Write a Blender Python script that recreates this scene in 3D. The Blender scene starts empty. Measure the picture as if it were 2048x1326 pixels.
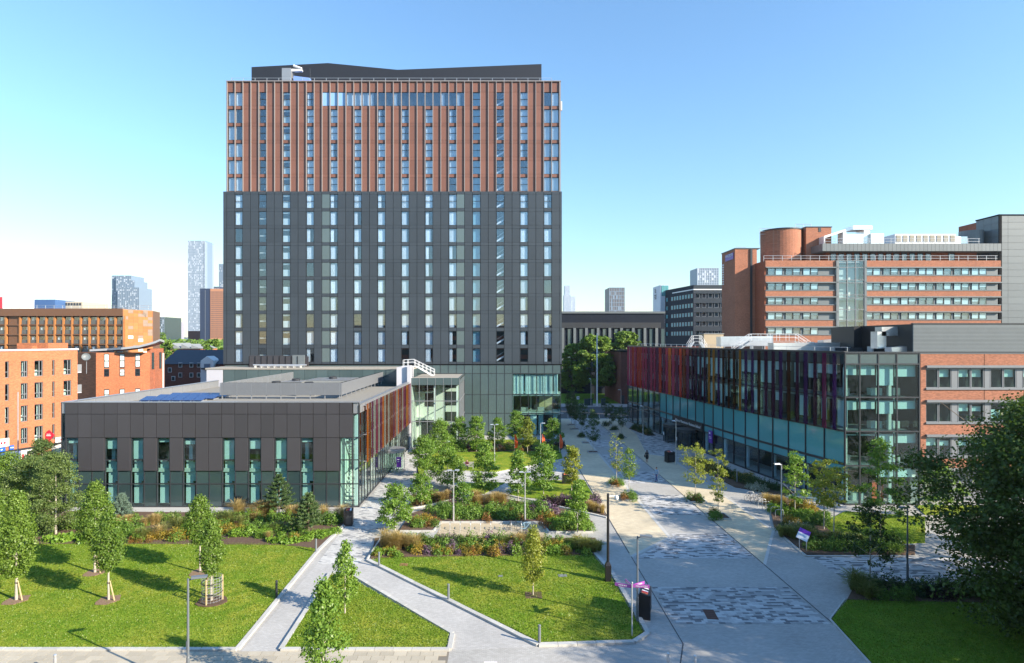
import bpy, math, random
import numpy as np
from mathutils import Vector, Matrix

# ------------------------------------------------------------------ camera, sky, sun
SC = bpy.context.scene
COL = SC.collection
F = 1180.0            # focal length in photo pixels (photo is 2048 wide)
CX, HY = 1005.0, 680.0  # vanishing point of the street, horizon line
H = 17.0              # eye height: upper floor of the building opposite
cam_d = bpy.data.cameras.new("camera")
cam = bpy.data.objects.new("camera", cam_d)
COL.objects.link(cam)
cam.location = (0, 0, H)
cam.rotation_euler = (math.radians(90), 0, 0)
cam_d.sensor_width = 36.0
cam_d.lens = 36.0 * F / 2048.0
cam_d.shift_x = (1024 - CX) / 2048.0
cam_d.shift_y = (HY - 663) / 2048.0
cam_d.clip_start = 0.5
cam_d.clip_end = 20000
SC.camera = cam

SUN_EL = math.radians(25.0)
SUN_DIR = Vector((0.877 * math.cos(SUN_EL), -0.48 * math.cos(SUN_EL), math.sin(SUN_EL)))  # towards the sun
world = bpy.data.worlds.new("World")
SC.world = world
world.use_nodes = True
wn, wl = world.node_tree.nodes, world.node_tree.links
bg = wn["Background"]
sky = wn.new("ShaderNodeTexSky")
sky.sky_type = 'NISHITA'
sky.sun_disc = False
sky.sun_elevation = SUN_EL
sky.sun_rotation = math.atan2(SUN_DIR.x, SUN_DIR.y)
sky.altitude = 50
sky.air_density = 1.6
sky.dust_density = 0.0
sky.ozone_density = 7.0
wl.new(sky.outputs[0], bg.inputs[0])
bg.inputs[1].default_value = 0.13
sun_d = bpy.data.lights.new("sun", 'SUN')
sun_d.energy = 5.0
sun_d.angle = math.radians(0.5)
sun_d.color = (1.0, 0.89, 0.72)
sun = bpy.data.objects.new("sun", sun_d)
COL.objects.link(sun)
sun.rotation_euler = SUN_DIR.to_track_quat('Z', 'Y').to_euler()
sun.location = (60, -40, 80)
SC.view_settings.view_transform = 'Standard'
SC.view_settings.look = 'None'
SC.view_settings.gamma = 1.0
SC.view_settings.exposure = 1.1
SC.view_settings.use_curve_mapping = False
SC.cycles.use_denoising = True
SC.cycles.max_bounces = 8
SC.cycles.transparent_max_bounces = 12
SC.cycles.caustics_reflective = False
SC.cycles.caustics_refractive = False

R = random.Random(7)
NR = np.random.default_rng(11)

# ------------------------------------------------------------------ pixel -> place
def gy(py): return H * F / (py - HY)               # depth of a ground point seen at row py
def G(px, py, z=0.0):                              # point on the plane z seen at a pixel
    y = (H - z) * F / (py - HY)
    return ((px - CX) * y / F, y, z)
def X(px, y): return (px - CX) * y / F
def Z(py, y): return H - (py - HY) * y / F

# ------------------------------------------------------------------ objects
W = {}                                             # world origin of each object
def link(o): COL.objects.link(o); return o
def tag(o, label=None, cat=None, group=None, kind=None):
    if label: o["label"] = label
    if cat: o["category"] = cat
    if group: o["group"] = group
    if kind: o["kind"] = kind
    return o
def thing(name, label, cat, loc=(0, 0, 0), group=None, rot=0.0):
    o = link(bpy.data.objects.new(name, None))
    o.empty_display_size = 0.3
    o.location = loc
    o.rotation_euler = (0, 0, rot)
    W[o.name] = Vector(loc)
    return tag(o, label, cat, group)
def place(name, mesh, parent=None, loc=(0, 0, 0), rot=0.0, local=False):
    o = link(bpy.data.objects.new(name, mesh))
    loc = Vector(loc)
    o.rotation_euler = (0, 0, rot)
    if parent is not None:
        o.parent = parent
        o.location = loc if local else loc - W[parent.name]
        W[o.name] = loc + (W[parent.name] if local else Vector())
    else:
        o.location = loc
        W[o.name] = loc
    return o
def copy_tree(o, parent=None):
    c = o.copy(); link(c); c.parent = parent
    for ch in o.children: copy_tree(ch, c)
    return c

class MB:
    """collects shapes into one mesh"""
    def __init__(s): s.v, s.f, s.m, s.cur = [], [], [], 0
    def add(s, vs, fs):
        n = len(s.v); s.v += [tuple(p) for p in vs]
        s.f += [tuple(i + n for i in f) for f in fs]; s.m += [s.cur] * len(fs)
        return s
    def box(s, x0, x1, y0, y1, z0, z1):
        return s.add([(x0,y0,z0),(x1,y0,z0),(x1,y1,z0),(x0,y1,z0),(x0,y0,z1),(x1,y0,z1),(x1,y1,z1),(x0,y1,z1)],
                     [(0,3,2,1),(4,5,6,7),(0,1,5,4),(1,2,6,5),(2,3,7,6),(3,0,4,7)])
    def prism(s, poly, z0, z1):
        n = len(poly)
        a = sum(poly[i][0]*poly[(i+1)%n][1]-poly[(i+1)%n][0]*poly[i][1] for i in range(n))
        if a < 0: poly = poly[::-1]
        return s.add([(p[0],p[1],z0) for p in poly] + [(p[0],p[1],z1) for p in poly],
                     [tuple(range(n-1,-1,-1)), tuple(range(n,2*n))] + [(i,(i+1)%n,n+(i+1)%n,n+i) for i in range(n)])
    def slab(s, poly, y0, y1):                       # outline in x,z pushed along y
        n = len(poly)
        return s.add([(p[0],y0,p[1]) for p in poly] + [(p[0],y1,p[1]) for p in poly],
                     [tuple(range(n)), tuple(range(2*n-1,n-1,-1))] + [(i,n+i,n+(i+1)%n,(i+1)%n) for i in range(n)])
    def quad(s, a, b, c, d): return s.add([a,b,c,d],[(0,1,2,3)])
    def tube(s, p0, p1, r0, r1=None, n=8, caps=True):
        r1 = r0 if r1 is None else r1
        p0, p1 = Vector(p0), Vector(p1); d = (p1-p0)
        if d.length < 1e-6: return s
        q = d.to_track_quat('Z','Y')
        vs = []
        for p, r in ((p0,r0),(p1,r1)):
            for i in range(n):
                a = 2*math.pi*i/n
                vs.append(p + q @ Vector((r*math.cos(a), r*math.sin(a), 0)))
        fs = [(i,(i+1)%n,n+(i+1)%n,n+i) for i in range(n)]
        if caps: fs += [tuple(range(n-1,-1,-1)), tuple(range(n,2*n))]
        return s.add(vs, fs)
    def path(s, pts, r, n=8):
        for a, b in zip(pts[:-1], pts[1:]): s.tube(a, b, r, r, n)
        return s
    def ring(s, c, R_, r, axis='x', n=24, m=6):
        c = Vector(c); vs = []
        for i in range(n):
            a = 2*math.pi*i/n
            for j in range(m):
                b = 2*math.pi*j/m
                rad = R_ + r*math.cos(b)
                p = {'x': (r*math.sin(b), rad*math.cos(a), rad*math.sin(a)),
                     'y': (rad*math.cos(a), r*math.sin(b), rad*math.sin(a)),
                     'z': (rad*math.cos(a), rad*math.sin(a), r*math.sin(b))}[axis]
                vs.append(c + Vector(p))
        fs = [(i*m+j, ((i+1)%n)*m+j, ((i+1)%n)*m+(j+1)%m, i*m+(j+1)%m) for i in range(n) for j in range(m)]
        return s.add(vs, fs)
    def lathe(s, c, prof, n=16):                     # prof: list of (r, z)
        vs = [(c[0]+r*math.cos(2*math.pi*i/n), c[1]+r*math.sin(2*math.pi*i/n), c[2]+z) for r, z in prof for i in range(n)]
        fs = [(k*n+i, k*n+(i+1)%n, (k+1)*n+(i+1)%n, (k+1)*n+i) for k in range(len(prof)-1) for i in range(n)]
        fs.append(tuple(range((len(prof)-1)*n, len(prof)*n)))
        return s.add(vs, fs)
    def mesh(s, name, mats, org=(0,0,0), smooth=False):
        me = bpy.data.meshes.new(name)
        o = org
        me.from_pydata([(v[0]-o[0], v[1]-o[1], v[2]-o[2]) for v in s.v], [], s.f)
        mats = mats if isinstance(mats, (list, tuple)) else [mats]
        for m in mats: me.materials.append(m)
        if len(mats) > 1: me.polygons.foreach_set("material_index", s.m)
        if smooth: me.polygons.foreach_set("use_smooth", [True]*len(s.f))
        me.update()
        return me
    def obj(s, name, mats, parent=None, org=None, smooth=False):
        org = org if org is not None else (tuple(W[parent.name]) if parent is not None else (0,0,0))
        return place(name, s.mesh(name, mats, org, smooth), parent, org)

_bx = {}
def pbox(parent, name, x0, x1, y0, y1, z0, z1, mat):
    w, d, h = round(x1-x0,3), round(y1-y0,3), round(z1-z0,3)
    k = (w, d, h, mat.name)
    if k not in _bx: _bx[k] = MB().box(0,w,0,d,0,h).mesh("box", mat)
    return place(name, _bx[k], parent, (x0, y0, z0))

# ------------------------------------------------------------------ materials
MT = {}
def _nodes(name):
    m = bpy.data.materials.new(name); m.use_nodes = True
    nt = m.node_tree
    return m, nt.nodes, nt.links, nt.nodes["Principled BSDF"]
def _world_noise(n, l, scale, detail=3):
    g = n.new("ShaderNodeNewGeometry")
    t = n.new("ShaderNodeTexNoise"); t.inputs["Scale"].default_value = scale; t.inputs["Detail"].default_value = detail
    l.new(g.outputs["Position"], t.inputs["Vector"])
    return t.outputs["Fac"]
def _math(n, l, op, a, b):
    m = n.new("ShaderNodeMath"); m.operation = op
    for i, x in enumerate((a, b)):
        if isinstance(x, (int, float)): m.inputs[i].default_value = x
        else: l.new(x, m.inputs[i])
    return m.outputs[0]
def _remap(n, l, v, a, b):
    m = n.new("ShaderNodeMapRange"); m.inputs["To Min"].default_value = a; m.inputs["To Max"].default_value = b
    l.new(v, m.inputs["Value"]); return m.outputs[0]
def _mixc(n, l, f, a, b, mode='MIX'):
    m = n.new("ShaderNodeMix"); m.data_type = 'RGBA'; m.blend_type = mode
    for s, x in ((0, f), (6, a), (7, b)):
        if isinstance(x, (int, float)): m.inputs[s].default_value = x
        elif isinstance(x, tuple): m.inputs[s].default_value = (*x[:3], 1)
        else: l.new(x, m.inputs[s])
    return m.outputs[2]
def mat(name, col, rough=0.6, metal=0.0, var=0.12, scale=1.5, orand=0.0, spec=0.5, bump=0.0, bscale=40, coat=0.0):
    m, n, l, p = _nodes(name)
    f = _remap(n, l, _world_noise(n, l, scale), 1-var, 1+var)
    f2 = _remap(n, l, _world_noise(n, l, scale*9, 2), 1-var*.5, 1+var*.5)
    f = _math(n, l, 'MULTIPLY', f, f2)
    if orand:
        oi = n.new("ShaderNodeObjectInfo")
        f = _math(n, l, 'MULTIPLY', f, _remap(n, l, oi.outputs["Random"], 1-orand, 1+orand))
    c = n.new("ShaderNodeVectorMath"); c.operation = 'SCALE'
    c.inputs[0].default_value = col; l.new(f, c.inputs["Scale"])
    l.new(c.outputs[0], p.inputs["Base Color"])
    p.inputs["Roughness"].default_value = rough
    p.inputs["Metallic"].default_value = metal
    p.inputs["Specular IOR Level"].default_value = spec
    p.inputs["Coat Weight"].default_value = coat
    if bump:
        b = n.new("ShaderNodeBump"); b.inputs["Strength"].default_value = bump; b.inputs["Distance"].default_value = 0.02
        l.new(_world_noise(n, l, bscale, 4), b.inputs["Height"]); l.new(b.outputs[0], p.inputs["Normal"])
    MT[name] = m
    return m
def brickmat(name, col, mortar, bw=0.225, bh=0.075, var=0.25):
    m, n, l, p = _nodes(name)
    g = n.new("ShaderNodeNewGeometry"); s = n.new("ShaderNodeSeparateXYZ"); c = n.new("ShaderNodeCombineXYZ")
    l.new(g.outputs["Position"], s.inputs[0])
    l.new(_math(n, l, 'ADD', s.outputs[0], s.outputs[1]), c.inputs[0]); l.new(s.outputs[2], c.inputs[1])
    b = n.new("ShaderNodeTexBrick")
    b.inputs["Scale"].default_value = 1.0; b.inputs["Brick Width"].default_value = bw; b.inputs["Row Height"].default_value = bh
    b.inputs["Mortar Size"].default_value = 0.008
    b.inputs["Color1"].default_value = (*[x*(1-var) for x in col], 1); b.inputs["Color2"].default_value = (*[min(1, x*(1+var)) for x in col], 1)
    b.inputs["Mortar"].default_value = (*mortar, 1)
    l.new(c.outputs[0], b.inputs["Vector"])
    f = _remap(n, l, _world_noise(n, l, 0.35, 4), 0.82, 1.18)
    v = n.new("ShaderNodeVectorMath"); v.operation = 'SCALE'; l.new(b.outputs["Color"], v.inputs[0]); l.new(f, v.inputs["Scale"])
    l.new(v.outputs[0], p.inputs["Base Color"]); p.inputs["Roughness"].default_value = 0.85
    p.inputs["Specular IOR Level"].default_value = 0.2
    bp = n.new("ShaderNodeBump"); bp.inputs["Strength"].default_value = 0.35; bp.inputs["Distance"].default_value = 0.01; bp.invert = True
    l.new(b.outputs["Fac"], bp.inputs["Height"]); l.new(bp.outputs[0], p.inputs["Normal"])
    MT[name] = m
    return m
def pavemat(name, tones, bw, bh, mortar, stops=(0.0, 0.5, 0.75), rough=0.8, blot=0.22, rot=0.0):
    m, n, l, p = _nodes(name)
    g = n.new("ShaderNodeNewGeometry")
    mp = n.new("ShaderNodeMapping"); mp.inputs["Rotation"].default_value = (0, 0, rot)
    l.new(g.outputs["Position"], mp.inputs["Vector"])
    b = n.new("ShaderNodeTexBrick")
    b.inputs["Scale"].default_value = 1.0; b.inputs["Brick Width"].default_value = bw; b.inputs["Row Height"].default_value = bh
    b.inputs["Mortar Size"].default_value = 0.005
    b.inputs["Color1"].default_value = (0, 0, 0, 1); b.inputs["Color2"].default_value = (1, 1, 1, 1); b.inputs["Mortar"].default_value = (0.5, 0.5, 0.5, 1)
    l.new(mp.outputs[0], b.inputs["Vector"])
    r = n.new("ShaderNodeValToRGB"); r.color_ramp.interpolation = 'CONSTANT'
    e = r.color_ramp.elements
    e[0].position = stops[0]; e[0].color = (*tones[0], 1); e[1].position = stops[1]; e[1].color = (*tones[1], 1)
    for s_, t_ in zip(stops[2:], tones[2:]):
        k = e.new(s_); k.color = (*t_, 1)
    l.new(b.outputs["Color"], r.inputs[0])
    c = _mixc(n, l, _math(n, l, 'MULTIPLY', b.outputs["Fac"], 0.7), r.outputs[0], mortar)
    f = _math(n, l, 'MULTIPLY', _remap(n, l, _world_noise(n, l, 0.25, 5), 1-blot, 1+blot), _remap(n, l, _world_noise(n, l, 14, 3), 0.93, 1.07))
    v = n.new("ShaderNodeVectorMath"); v.operation = 'SCALE'; l.new(c, v.inputs[0]); l.new(f, v.inputs["Scale"])
    l.new(v.outputs[0], p.inputs["Base Color"]); p.inputs["Roughness"].default_value = rough
    p.inputs["Specular IOR Level"].default_value = 0.25
    MT[name] = m
    return m
def glassmat(name, tint, refl=0.12, rough=0.02, graz=.75):
    m = bpy.data.materials.new(name); m.use_nodes = True
    n, l = m.node_tree.nodes, m.node_tree.links
    n.remove(n["Principled BSDF"]); out = n["Material Output"]
    t = n.new("ShaderNodeBsdfTransparent"); t.inputs[0].default_value = (*[c**.5 for c in tint], 1)   # a pane has two faces
    g = n.new("ShaderNodeBsdfGlossy"); g.inputs["Roughness"].default_value = rough; g.inputs[0].default_value = (0.95, 0.98, 1, 1)
    fr = n.new("ShaderNodeLayerWeight"); fr.inputs[0].default_value = 0.5
    fac = _math(n, l, 'ADD', _math(n, l, 'MULTIPLY', _math(n, l, 'POWER', fr.outputs["Facing"], 4.0), graz*(1-refl)), refl)
    mx = n.new("ShaderNodeMixShader"); l.new(fac, mx.inputs[0]); l.new(t.outputs[0], mx.inputs[1]); l.new(g.outputs[0], mx.inputs[2])
    l.new(mx.outputs[0], out.inputs[0])
    MT[name] = m
    return m
def leafmat(name, dark, light, trans=0.35):
    m = bpy.data.materials.new(name); m.use_nodes = True
    n, l = m.node_tree.nodes, m.node_tree.links
    n.remove(n["Principled BSDF"]); out = n["Material Output"]
    g = n.new("ShaderNodeNewGeometry")
    oi = n.new("ShaderNodeObjectInfo")
    f = _math(n, l, 'ADD', _math(n, l, 'MULTIPLY', g.outputs["Random Per Island"], 0.7), _math(n, l, 'MULTIPLY', oi.outputs["Random"], 0.3))
    c = _mixc(n, l, f, dark, light)
    d = n.new("ShaderNodeBsdfDiffuse"); l.new(c, d.inputs[0])
    t = n.new("ShaderNodeBsdfTranslucent"); l.new(_mixc(n, l, 1.0, c, (1.0, 1.0, 0.55), 'MULTIPLY'), t.inputs[0])
    mx = n.new("ShaderNodeMixShader"); mx.inputs[0].default_value = trans
    l.new(d.outputs[0], mx.inputs[1]); l.new(t.outputs[0], mx.inputs[2])
    gl = n.new("ShaderNodeBsdfGlossy"); gl.inputs["Roughness"].default_value = 0.45; gl.inputs[0].default_value = (.5,.5,.5,1)
    mx2 = n.new("ShaderNodeMixShader"); mx2.inputs[0].default_value = 0.05
    l.new(mx.outputs[0], mx2.inputs[1]); l.new(gl.outputs[0], mx2.inputs[2])
    l.new(mx2.outputs[0], out.inputs[0])
    MT[name] = m
    return m
def grassmat(name, a, b, c):
    m, n, l, p = _nodes(name)
    n0 = _world_noise(n, l, 0.16, 3); n1 = _world_noise(n, l, 0.9, 5); n2 = _world_noise(n, l, 7, 4); n3 = _world_noise(n, l, 26, 3)
    def st(v, lo, hi):
        mr = n.new("ShaderNodeMapRange"); mr.inputs["From Min"].default_value = lo; mr.inputs["From Max"].default_value = hi; l.new(v, mr.inputs["Value"]); return mr.outputs[0]
    col = _mixc(n, l, st(n0, .42, .58), a, b)
    col = _mixc(n, l, st(n1, .40, .68), col, c)
    col = _mixc(n, l, _math(n, l, 'MULTIPLY', st(n2, .48, .75), .55), col, (b[0]*1.25, b[1]*1.02, b[2]*1.6))
    f = _math(n, l, 'MULTIPLY', _remap(n, l, st(n3, .3, .7), .76, 1.22), _remap(n, l, st(n2, .3, .7), .80, 1.18))
    v = n.new("ShaderNodeVectorMath"); v.operation = 'SCALE'; l.new(col, v.inputs[0]); l.new(f, v.inputs["Scale"])
    l.new(v.outputs[0], p.inputs["Base Color"]); p.inputs["Roughness"].default_value = 0.9
    p.inputs["Specular IOR Level"].default_value = 0.1
    b_ = n.new("ShaderNodeBump"); b_.inputs["Strength"].default_value = 0.5; b_.inputs["Distance"].default_value = 0.03
    l.new(n3, b_.inputs["Height"]); l.new(b_.outputs[0], p.inputs["Normal"])
    MT[name] = m
    return m

# surfaces
ASPH = mat("asphalt", (.055,.058,.065), .9, var=.2, scale=.3, bump=.2)
GROUND = mat("city_ground", (.12,.12,.11), .9, var=.3, scale=.05)
BLOCK = pavemat("grey_block_paving", [(.43,.415,.385),(.465,.45,.42),(.40,.385,.355)], .21, .105, (.2,.2,.21))
PATHM = pavemat("pale_path_paving", [(.47,.455,.43),(.505,.49,.465),(.44,.425,.40)], .21, .105, (.26,.26,.27))
BEIGE = pavemat("buff_paving", [(.62,.53,.375),(.66,.57,.41),(.58,.49,.35)], .4, .2, (.34,.31,.25))
MIXED = pavemat("mixed_tone_paving", [(.56,.55,.54),(.42,.415,.41),(.19,.19,.195)], .46, .21, (.25,.25,.26), stops=(0,.42,.74))
MIXL = pavemat("pale_mixed_paving", [(.56,.55,.52),(.47,.46,.44),(.27,.27,.27)], .46, .21, (.3,.3,.31), stops=(0,.5,.80), rot=.35)
SLAB = mat("buff_slab", (.46,.41,.32), .8, var=.1, scale=2, orand=.12, bump=.1)
KERB = mat("kerb_granite", (.50,.49,.46), .8, var=.1, scale=3, orand=.10, bump=.15)
KDARK = mat("drain_channel", (.05,.05,.055), .6)
CONC = mat("pale_concrete", (.48,.47,.45), .85, var=.1)
LAWN = grassmat("lawn_grass", (.160,.262,.020), (.285,.312,.036), (.105,.212,.014))
LAWND = grassmat("park_grass", (.13,.25,.018), (.17,.27,.022), (.10,.20,.016))
MULCH = mat("bark_mulch", (.115,.07,.045), .95, var=.4, scale=6, bump=.8, bscale=25)
GRAVEL = mat("roof_gravel", (.27,.255,.225), .95, var=.25, scale=8, bump=.5)
# cladding
GREYP = mat("dark_grey_panel", (.040,.049,.061), .42, var=.08, orand=.10, scale=.3, spec=.6)
GREYS = mat("dark_grey_joint", (.009,.010,.012), .8, spec=.1)
BROWNP = mat("terracotta_panel", (.195,.088,.064), .55, var=.06, orand=.10, scale=.5)
FIN = mat("pale_metal_fin", (.33,.29,.28), .45, metal=.3, var=.05)
PLANT = mat("black_roof_cladding", (.018,.019,.026), .5, var=.1)
BRONZE = mat("charcoal_bronze_panel", (.053,.050,.056), .45, var=.07, orand=.10, scale=.4, spec=.5)
TEALP = mat("dark_teal_glass_panel", (.035,.062,.066), .12, var=.1, orand=.16, scale=.5, spec=.9)
TEALT = mat("teal_grey_glass_panel", (.078,.115,.120), .14, var=.12, orand=.10, scale=.4, spec=.8)
TEALB = mat("pale_teal_backed_glass", (.095,.32,.35), .07, var=.06, orand=.08, spec=.9, scale=.3)
LOUV = mat("louvre_grey", (.27,.28,.30), .45, metal=.3, var=.06)
ALU = mat("grey_aluminium", (.36,.37,.39), .4, metal=.5, var=.08)
STEEL = mat("galvanised_steel", (.62,.63,.64), .35, metal=.6, var=.1)
DUCT = mat("silver_duct", (.78,.78,.78), .3, metal=.75, var=.15, scale=2)
WHITE = mat("white_paint", (.78,.78,.79), .5, var=.04)
LILAC = mat("pale_lilac_panel", (.55,.54,.58), .5, var=.04, orand=.05)
DFRAME = mat("dark_window_frame", (.035,.038,.045), .4)
MFRAME = mat("mid_grey_frame", (.19,.20,.215), .45)
ROOFG = mat("grey_membrane_roof", (.26,.27,.27), .8, var=.15)
ROOFB = mat("buff_membrane_roof", (.35,.325,.285), .85, var=.15)
SLATE = mat("dark_slate_roof", (.045,.052,.07), .6, var=.2, scale=3)
DARKROOM = mat("dark_interior", (.035,.035,.035), .9, var=.3)
ROOM = mat("lit_interior_wall", (.62,.64,.58), .8, var=.05)
CURT = mat("white_curtain", (.80,.83,.84), .8, var=.05, orand=.12)
BLIND = mat("pale_roller_blind", (.68,.76,.73), .8, var=.04, orand=.05)
FROST = mat("frosted_pale_panel", (.10,.135,.14), .2, var=.04, orand=.05, spec=.8)
SKYREF = mat("painted_sky_reflection", (.26,.45,.72), .12, var=.03, spec=.8)  # mirrored blue sky painted into the pane colour
BRICKO = brickmat("orange_red_brick", (.47,.155,.068), (.36,.20,.13))
BRICKR = brickmat("red_brick", (.36,.115,.06), (.28,.15,.11))
BRICKB = brickmat("office_brick", (.37,.145,.085), (.36,.22,.16))
BRICKD = brickmat("dark_red_brick", (.17,.055,.042), (.16,.09,.07))
BLACKCL = mat("black_cladding", (.018,.023,.036), .7, var=.2, orand=.15, spec=.15)
OFFGREY = mat("office_grey_panel", (.15,.17,.18), .45, var=.08, orand=.06)
NAVY = mat("navy_cladding", (.03,.042,.085), .5, var=.1)
# glass
GL_T = glassmat("tower_glass", (.80,.90,1.0), .13)
GL_P = glassmat("green_tint_glass", (.60,.82,.80), .05)
GL_A = glassmat("blue_green_glass", (.70,.90,.96), .05)
GL_C = glassmat("clear_glass", (.80,.92,.88), .04)
GL_O = glassmat("office_glass", (.74,.88,.96), .08)
GL_D = glassmat("dark_glass", (.25,.33,.36), .08)
def tintglass(name, col, refl=.12):
    """coloured interlayer glass: part see-through, part body colour"""
    m = glassmat(name, col, refl, .03, .22); n, l = m.node_tree.nodes, m.node_tree.links
    out = n["Material Output"]; old = out.inputs[0].links[0].from_socket
    d = n.new("ShaderNodeBsdfDiffuse"); d.inputs[0].default_value = (*col, 1); t = n.new("ShaderNodeBsdfTranslucent"); t.inputs[0].default_value = (*col, 1)
    a = n.new("ShaderNodeMixShader"); a.inputs[0].default_value = .5; l.new(d.outputs[0], a.inputs[1]); l.new(t.outputs[0], a.inputs[2])
    b = n.new("ShaderNodeMixShader"); b.inputs[0].default_value = .5; l.new(old, b.inputs[1]); l.new(a.outputs[0], b.inputs[2]); l.new(b.outputs[0], out.inputs[0])
    return m
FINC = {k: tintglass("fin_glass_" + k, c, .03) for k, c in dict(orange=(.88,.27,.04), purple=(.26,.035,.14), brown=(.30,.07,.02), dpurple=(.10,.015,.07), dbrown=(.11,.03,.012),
        grey=(.34,.33,.29), magenta=(.70,.07,.20), violet=(.11,.03,.16), amber=(.55,.26,.03), red=(.85,.09,.05)).items()}  # bright red, orange and magenta carry a brick reflection in their colour
FINP = {k: tintglass("fin_panel_" + k, c, .05) for k, c in dict(orange=(.42,.13,.025), purple=(.15,.035,.085), brown=(.19,.06,.025), grey=(.30,.30,.27), magenta=(.24,.045,.10), amber=(.34,.17,.03), red=(.30,.06,.03)).items()}
# small things
BLACKM = mat("black_powder_coat", (.016,.015,.018), .4, var=.1)
LAMPG = mat("lamp_grey", (.14,.16,.18), .4, var=.06)
BOLL = mat("bollard_grey", (.17,.19,.21), .4, var=.06)
PURPLE = mat("purple_sign", (.13,.02,.36), .4, var=.03)
MAGENTA = mat("magenta_sign", (.36,.075,.38), .45, var=.03)
PRINT = mat("white_print", (.82,.82,.84), .5, var=.0)
ORANGE = mat("orange_flag", (.80,.10,.02), .7, var=.05)
TIMBER = mat("pale_timber", (.48,.36,.20), .8, var=.15, scale=8)
BARK = mat("bark", (.17,.13,.09), .9, var=.3, scale=9, bump=.4)
BARKP = mat("pale_bark", (.42,.38,.32), .85, var=.3, scale=7)
RUST = mat("rusty_plate", (.11,.05,.035), .8, var=.25, scale=5)
COVER = mat("steel_cover", (.20,.22,.24), .5, var=.15)
PVM = mat("solar_cell", (.02,.045,.16), .15, var=.1, spec=.9)
BENCHM = mat("weathered_bench_wood", (.33,.32,.30), .8, var=.2, scale=8)
RUBBER = mat("black_rubber", (.02,.02,.02), .8)
BLUEP = mat("blue_paint", (.03,.13,.55), .4, var=.05)
REDP = mat("red_paint", (.60,.02,.05), .4, var=.05)
WMAT = mat("shop_white", (.75,.75,.76), .5, var=.05)
# ------------------------------------------------------------------ the ground
def sheet(name, pts, z, m, th=None, kind="structure", org=None):
    cx = sum(p[0] for p in pts)/len(pts); cy = sum(p[1] for p in pts)/len(pts)
    org = (cx, cy, z)
    b = MB()
    if th: b.prism([(p[0],p[1]) for p in pts], z-th, z)
    else:
        pp = [(p[0],p[1]) for p in pts]; n = len(pp)
        a = sum(pp[i][0]*pp[(i+1)%n][1]-pp[(i+1)%n][0]*pp[i][1] for i in range(n))
        if a < 0: pp = pp[::-1]
        b.add([(p[0],p[1],z) for p in pp], [tuple(range(n))])
    o = b.obj(name, m, None, org)
    return tag(o, kind=kind)
def rect(x0, x1, y0, y1): return [(x0,y0),(x1,y0),(x1,y1),(x0,y1)]
def gp(*pxs): return [G(*p)[:2] for p in pxs]

sheet("ground", rect(-9000, 9000, -2500, 9000), -0.02, GROUND)
sheet("plaza_paving", rect(-75, 75, 14, 128), 0.0, BLOCK)
sheet("far_road", rect(-160, 160, 128.3, 149.5), -0.004, ASPH)
side_street = sheet("side_street", rect(-84, -45.5, 40, 128), 0.004, ASPH)
sheet("far_pavement", rect(-160, 160, 149.5, 157), 0.09, mat("far_pavement_slabs", (.36,.31,.29), .85, var=.15), th=.12)
sheet("park_lawn", rect(-10, 62, 157, 215), 0.10, LAWND)
sheet("park_path", [(9,157),(14,157),(19,190),(13,190)], 0.104, mat("red_path", (.30,.17,.13), .9))
sheet("park_path", [(30,176),(62,172),(62,178),(32,181)], 0.104, MT["red_path"])
sheet("park_path", [(29,206),(62,202),(62,212),(29,214)], 0.104, CONC)

# street strips
XA, XB, XC, XD = 10.1, 14.4, 19.8, 24.2
sheet("buff_paving_strip", [(XA,46.2),(XB,50.8),(XB,127),(XA,127)], 0.004, BEIGE)
sheet("buff_paving_strip", [(XC,44.5),(XD,52.6),(XD,127),(XC,127)], 0.004, BEIGE)
for y0, y1 in ((35.3,40.6),(45.9,51.8),(57.3,64.7),(70,76.3),(81.5,88),(93.5,100),(105.5,112),(117.5,124)):
    if y0 < 40: near_band = sheet("patterned_paving", rect(XA+.15, XC-.15, y0, y1), 0.004, BLOCK); continue
    elif y0 < 50: pts = [(XA+.2,y0),(XC-.15,y0),(XC-.15,y1),(XB+.4,y1),(XB+.4,50.9)]
    else: pts = rect(XB+.35, XC-.15, y0, y1)
    sheet("patterned_paving", pts, 0.004, MIXED)
def edging(pts, w=.16, z=.010, m=None, name="flush_edging"):
    for a, b in zip(pts[:-1], pts[1:]):
        a, b = Vector((a[0],a[1])), Vector((b[0],b[1])); d = (b-a).normalized(); nn = Vector((-d.y, d.x))*w/2
        sheet(name, [a-nn, b-nn, b+nn, a+nn], z, m or MT["kerb_granite"])
edging([(XA,46.3),(XB,50.8),(XB,127)], .3)
edging([(XA,47.0),(XA,127)], .08, .014, KDARK, "drain_channel")
edging([(XA,33.0),(XA,46.3)], .06, .014, KDARK, "drain_channel")
edging([(XA,33.0),(8.6,29)], .06, .014, KDARK, "drain_channel")
edging([(XC,28),(XC,127)], .07, .014, KDARK, "drain_channel")
edging([(XD,52.7),(XD,90)], .28)
edging([(XC,44.6),(XD,52.7)], .22)
sheet("patterned_paving", gp((1622,1114),(1800,1114),(2100,1118),(2100,1200),(1730,1175),(1700,1165)), 0.004, MIXED)
sheet("patterned_paving", [(21.5,88),(25.5,84.5),(29.7,92),(27.4,108),(24.4,108)], 0.008, MIXED)
# paved court beside the left building
sheet("pale_patterned_paving", gp((634,1128),(716,1128),(765,1075),(838,985),(870,950),(900,975),(1090,975),(1120,950),(1128,925),(905,938),(845,905),(823,898),(700,1040)), 0.004, MIXL)
sheet("pale_path", gp((480,1306),(552,1306),(656,1152),(700,1146),(724,1160),(905,1270),(905,1302),(1075,1294),(740,1126),(716,1128.5),(634,1128.5)), 0.006, PATHM)
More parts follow.
